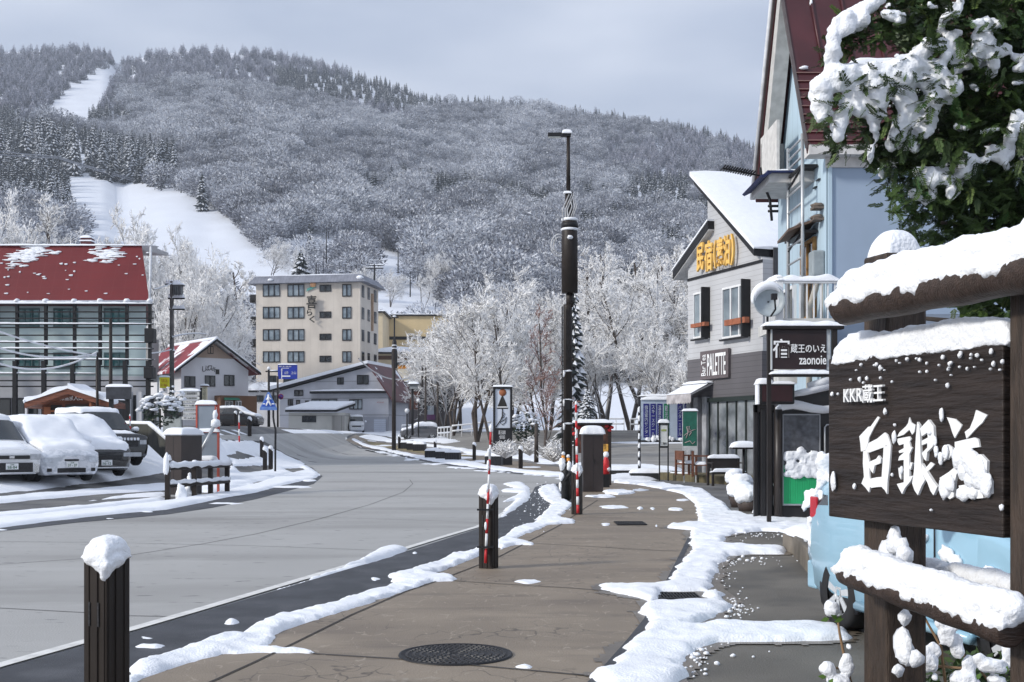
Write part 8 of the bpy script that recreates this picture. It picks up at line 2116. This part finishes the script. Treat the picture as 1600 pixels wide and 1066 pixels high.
# ================================================================ YEW WITH HEAVY SNOW
yew_l = mat('yew leaf', (.022, .044, .013), .55, .4, 2.5, spec=.3, col2=(.058, .098, .027))
yew_t = mat('yew leaf tip', (.11, .15, .035), .5, .4, 2.5, spec=.45, col2=(.025, .075, .018))
def yew():
    rnd = random.Random(12); t = thing('yew_tree', 'big dark evergreen loaded with heavy snow reaching in from the upper right', 'evergreen tree', (6.3, 10.6, 0))
    O = Vector((6.3, 10.6, 0))
    m = MB(); m.tube([(0, 0, -.3), (-.1, .1, 1.6), (0, 0, 3.2), (.1, 0, 5.5)], [.26, .22, .17, .06], 12)
    for z, ax, ay, L in ((2.3, -1, -.1, 2.9), (3.0, -1, -.35, 3.0), (3.5, -1, .0, 2.8), (4.1, -1, -.2, 2.4), (1.7, -1, -.3, 1.8), (2.6, -.7, -.7, 1.8)):
        d = Vector((ax, ay, .12)).normalized(); a = Vector((0, 0, z)); m.tube([a, a + d * L * .5 + Vector((0, 0, .05)), a + d * L], [.07, .045, .015], 7)
    m.build('trunk', bark_dark, t)
    regions = [([(1300, 100), (1306, 45), (1335, 20), (1380, 0), (1400, -60), (1480, -60), (1480, 60), (1425, 80), (1395, 66), (1360, 66), (1335, 84), (1312, 104)], 9.42, 9.75, 230),
               ([(1272, 190), (1288, 140), (1330, 118), (1400, 106), (1440, 62), (1450, -60), (1680, -60), (1680, 420), (1560, 345), (1500, 370), (1440, 402), (1416, 372), (1404, 332), (1384, 292), (1368, 265), (1350, 222), (1338, 192), (1322, 170), (1312, 205), (1316, 232), (1308, 246), (1300, 222), (1288, 190)], 9.42, 10.4, 2100),
               ([(1455, 395), (1560, 330), (1690, 320), (1690, 620), (1500, 560), (1490, 490)], 9.6, 10.6, 600)]
    leaves = MB(); P = []
    for poly, y0, y1, n in regions:
        xs = [p[0] for p in poly]; ys = [p[1] for p in poly]; k = 0
        while k < n:
            px, py = rnd.uniform(min(xs), max(xs)), rnd.uniform(min(ys), max(ys))
            if not inpoly(px, py, poly): continue
            k += 1; P.append((W(px, py, rnd.uniform(y0, y1)) - O, rnd.random()))
    def frond(p, front):
        ax = Vector((rnd.gauss(-.35, .55), rnd.gauss(-.55, .45), rnd.gauss(-.35, .45))).normalized()
        s = ax.cross(Vector((rnd.gauss(0, .4), rnd.gauss(0, .4), 1))).normalized(); up = s.cross(ax)
        L = rnd.uniform(.10, .19); mi = 1 if rnd.random() < .22 else 0
        for j in range(9):
            f = (j + .5) / 9
            for sg in (-1, 1):
                b = p + ax * L * f; l = L * .34 * (1 - .55 * f) * rnd.uniform(.8, 1.2); d = (s * sg * .8 + ax * .65 + up * rnd.uniform(-.15, .3)).normalized(); wd = .009
                e = ax.cross(up * 1.0).normalized()
                q = (ax * .8 - s * sg * .4).normalized() * wd
                leaves.add([b - q * .5, b + d * l * .5 + q, b + d * l, b + d * l * .5 - q], [(0, 1, 2, 3)], mi)
        leaves.add([p - s * .004, p + ax * L - s * .002, p + ax * L + s * .002, p + s * .004], [(0, 1, 2, 3)], 0)
    for p, u in P: frond(p, u)
    for i in range(420):      # sprays that stick out through the edges of the snow
        px, py = rnd.uniform(1290, 1600), rnd.uniform(10, 320)
        if inpoly(px, py, regions[1][0]): frond(W(px, py, 9.29) - O, 1)
    # clumps: gather fronds round bunches so that gaps open between them
    for i in range(330):
        base = P[rnd.randrange(len(P))][0]; 
        for j in range(9): frond(base + Vector((rnd.gauss(0, .05), rnd.gauss(0, .05), rnd.gauss(0, .05))), 0)
    leaves.build('crown', [yew_l, yew_t], t)
    core = MB()
    for px, py, Y, r in ((1500, 60, 10.4, .5), (1580, 120, 10.4, .6), (1500, 200, 10.4, .42), (1600, 240, 10.5, .6), (1480, 300, 10.3, .22), (1560, 330, 10.5, .4), (1600, 400, 10.7, .5), (1560, 480, 10.8, .4), (1420, 230, 10.2, .18), (1440, 40, 10.2, .25), (1640, 30, 10.6, .7)):
        c = W(px, py, Y) - O
        for k in range(int(260 * r)):
            d = Vector((rnd.gauss(0, 1), rnd.gauss(0, .6), rnd.gauss(0, 1))).normalized() * r * rnd.random() ** .4; q = c + d; u = Vector((rnd.gauss(0, 1), rnd.gauss(0, .5), rnd.gauss(0, 1))).normalized(); v = u.cross(Vector((rnd.gauss(0, 1), 1, rnd.gauss(0, 1)))).normalized()
            core.add([q - u * .11, q + v * .05, q + u * .11, q - v * .05], [(0, 1, 2, 3)])
    core.build('inner_foliage', yew_l, t)
    S = MB(); px2 = 9.45 / F
    def stroke(pts, w_, Y=9.35, fl=.75):
        L = 0
        for (a, b), (c, d) in zip(pts, pts[1:]):
            n = max(2, int(math.hypot(c - a, d - b) / (w_ * .28)))
            for i in range(n + 1):
                f = i / n; px, py = a + (c - a) * f + rnd.gauss(0, w_ * .06), b + (d - b) * f + rnd.gauss(0, w_ * .06); r = w_ * .56 * px2 * rnd.uniform(.8, 1.2)
                S.ball(W(px, py, Y + rnd.uniform(-.05, .08)) - O, (r, r * fl, r), rnd.randrange(999), .3, 9)
    for pts, w_ in [([(1301, 92), (1302, 62), (1310, 38), (1335, 20), (1360, 10), (1380, -10)], 22), ([(1312, 50), (1330, 40), (1350, 28)], 22), ([(1350, 30), (1345, 44)], 14),
                    ([(1280, 170), (1284, 140), (1300, 122), (1330, 116), (1365, 114), (1400, 108), (1440, 100), (1462, 112), (1484, 138)], 30), ([(1300, 128), (1345, 126), (1400, 122), (1450, 120)], 28), ([(1285, 160), (1292, 175), (1283, 186)], 14), ([(1290, 150), (1302, 158)], 16),
                    ([(1330, 130), (1326, 152), (1318, 178), (1311, 200), (1309, 214)], 20), ([(1345, 140), (1346, 165), (1342, 176)], 22), ([(1370, 135), (1372, 160), (1366, 176)], 30), ([(1395, 140), (1412, 162), (1424, 178)], 26), ([(1450, 130), (1460, 160), (1452, 185), (1444, 202)], 24), ([(1474, 140), (1486, 160)], 16), ([(1420, 150), (1428, 172)], 22), ([(1460, 150), (1456, 168)], 26),
                    ([(1420, 112), (1430, 88), (1450, 72), (1470, 70), (1484, 72)], 22), ([(1440, 85), (1436, 105)], 26), ([(1470, 105), (1480, 88), (1500, 84)], 14),
                    ([(1522, 36), (1545, 34), (1566, 40)], 12), ([(1540, 46), (1538, 66), (1524, 84), (1518, 96)], 26), ([(1540, 60), (1552, 80), (1570, 78)], 20), ([(1540, 76), (1552, 100), (1550, 114)], 20), ([(1535, 60), (1540, 92)], 32),
                    ([(1411, 184), (1402, 206), (1394, 226)], 18), ([(1411, 184), (1420, 206), (1430, 232)], 18), ([(1411, 196), (1410, 222)], 30), ([(1362, 186), (1368, 202)], 17), ([(1368, 210), (1370, 220)], 10), ([(1362, 232), (1359, 250)], 11), ([(1374, 266), (1378, 276)], 10),
                    ([(1436, 270), (1482, 268)], 17), ([(1444, 278), (1478, 278)], 18), ([(1455, 282), (1458, 308)], 13), ([(1424, 300), (1432, 304)], 15), ([(1440, 312), (1446, 316)], 10), ([(1488, 300), (1494, 282), (1510, 256), (1520, 250)], 20), ([(1500, 270), (1518, 262)], 22), ([(1490, 296), (1486, 308)], 12),
                    ([(1552, 240), (1574, 242)], 22), ([(1568, 250), (1572, 262)], 14), ([(1590, 178), (1584, 200), (1577, 232)], 18), ([(1594, 182), (1604, 200)], 16), ([(1585, 90), (1600, 92)], 15), ([(1585, 108), (1604, 108)], 12), ([(1488, 10), (1474, 34), (1466, 50)], 13), ([(1500, 4), (1492, 26)], 13), ([(1478, 55), (1500, 52)], 12), ([(1384, 22), (1410, 26)], 15), ([(1400, 30), (1412, 34)], 12), ([(1452, 8), (1462, 12)], 10), ([(1494, 200), (1510, 200)], 10), ([(1535, 206), (1560, 202)], 8), ([(1505, 238), (1510, 240)], 9), ([(1494, 104), (1498, 112)], 12), ([(1522, 252), (1540, 250)], 11), ([(1584, 130), (1598, 128)], 10), ([(1520, 135), (1526, 140)], 9), ([(1404, 372), (1410, 376)], 8)]:
        stroke(pts, w_)
    S.build('snow_cap', snow, t, remesh=.017)
yew()

# hedge and snowy twigs at the foot of the board
hed = thing('dark_hedge', 'dark low hedge in shade under the wooden inn board', 'hedge', (2.5, 6.2, 0))
rnd = random.Random(9); m = MB()
for i in range(2600):
    p = Vector((rnd.uniform(-.32, 1.3), rnd.uniform(-.25, .3), rnd.uniform(0, .44))); u = Vector((rnd.gauss(0, 1), rnd.gauss(0, 1), rnd.gauss(0, 1))).normalized(); v = u.cross(Vector((rnd.gauss(0, 1), rnd.gauss(0, 1), rnd.gauss(0, 1)))).normalized()
    m.add([p - u * .035, p + v * .014, p + u * .035, p - v * .014], [(0, 1, 2, 3)])
m.build('leaves', yew_l, hed)
lf = mat('fresh green leaf', (.10, .19, .035), .45, .3, 4.0); stem_m = mat('tan stem', (.24, .15, .08), .7, .2, 5.0)
def sprig(label, stems, snows, leaves_, Y):
    o = W(stems[0][0][0], stems[0][0][1], Y); o.z = 0; t = thing('snowy_sprig', label, 'shrub', o, 0, None)
    k = Y / F; f = lambda px, py, dy=0: W(px, py, Y + dy) - o
    m = MB()
    for st_ in stems: m.tube([f(*p) for p in st_], [.008 - .004 * i / len(st_) for i in range(len(st_))], 6)
    b = st_ = stems[0][0]; m.tube([(0, 0, -.05), f(*b)], .008, 6); m.build('stems', stem_m, t)
    m = MB()
    for px, py, w_, h_ in snows:
        m.ball(f(px, py, -.02), (w_ * k / 2, w_ * k / 2.4, h_ * k / 2), int(px), .35, 12); m.ball(f(px + w_ * .25, py + h_ * .2, -.03), (w_ * k / 3, w_ * k / 3, h_ * k / 3), int(py), .4, 10)
    m.build('snow_cap', snow, t, remesh=.008)
    m = MB()
    for px, py, a in leaves_:
        c = f(px, py, -.05); d = Vector((math.cos(a), -.3, math.sin(a))); s = Vector((-math.sin(a), -.3, math.cos(a)))
        m.add([c, c + d * .02 + s * .011, c + d * .045, c + d * .02 - s * .011], [(0, 1, 2, 3)])
    m.build('leaves', lf, t)
sprig('thin stem with snow lumps and fresh leaves in front of the blue car wheel', [[(1330, 1075), (1320, 1030), (1312, 990), (1309, 970)], [(1330, 1070), (1325, 1048), (1290, 1040)]], [(1299, 950, 24, 28), (1322, 1038, 22, 34), (1292, 1046, 26, 24), (1308, 1062, 36, 18), (1326, 1010, 10, 10)], [(1303, 972, .4), (1310, 968, 2.6), (1296, 966, 3.4), (1292, 1058, 3.0), (1302, 1060, 4.0), (1308, 974, 1.2)], 5.4)
sprig('bent twigs with lumps of snow beneath the lower log of the inn board', [[(1478, 1075), (1470, 1010), (1450, 975), (1440, 955)], [(1530, 1075), (1510, 1030), (1480, 990), (1462, 965)], [(1550, 1072), (1530, 1045), (1560, 1040), (1590, 1030)], [(1452, 1040), (1500, 1044), (1540, 1040)]], [(1446, 1030, 34, 40), (1458, 1015, 22, 22), (1478, 990, 26, 40), (1495, 1010, 22, 38), (1512, 1040, 20, 34), (1468, 972, 16, 22), (1578, 1018, 26, 46), (1548, 1040, 44, 24), (1530, 1030, 22, 20), (1505, 1062, 46, 26), (1490, 975, 26, 18), (1442, 958, 10, 16), (1556, 1062, 30, 14), (1460, 1058, 10, 14)], [(1446, 962, .8), (1441, 958, 1.9), (1574, 1040, 4.4), (1566, 1048, 3.4), (1532, 1052, 4.0)], 5.9)
# ================================================================ THE AIR
def haze():
    mb = MB(); mb.box(-1500, 2600, -80, 1800, -6, 640)
    o = mb.build('haze', [])
    m = bpy.data.materials.new('haze'); m.use_nodes = True
    t = m.node_tree; t.nodes.clear()
    v = t.nodes.new('ShaderNodeVolumePrincipled'); v.inputs['Color'].default_value = (0.80, 0.88, 1.0, 1)
    v.inputs['Density'].default_value = 0.00030; v.inputs['Anisotropy'].default_value = 0.2
    out = t.nodes.new('ShaderNodeOutputMaterial'); t.links.new(v.outputs[0], out.inputs['Volume'])
    o.data.materials.append(m); tag(o, kind='stuff')
haze()
for o in bpy.data.objects:
    if o.parent and o.name.split('.')[0] in ('stuck_snow', 'snow_patch', 'snow_heap'): o['kind'] = 'stuff'
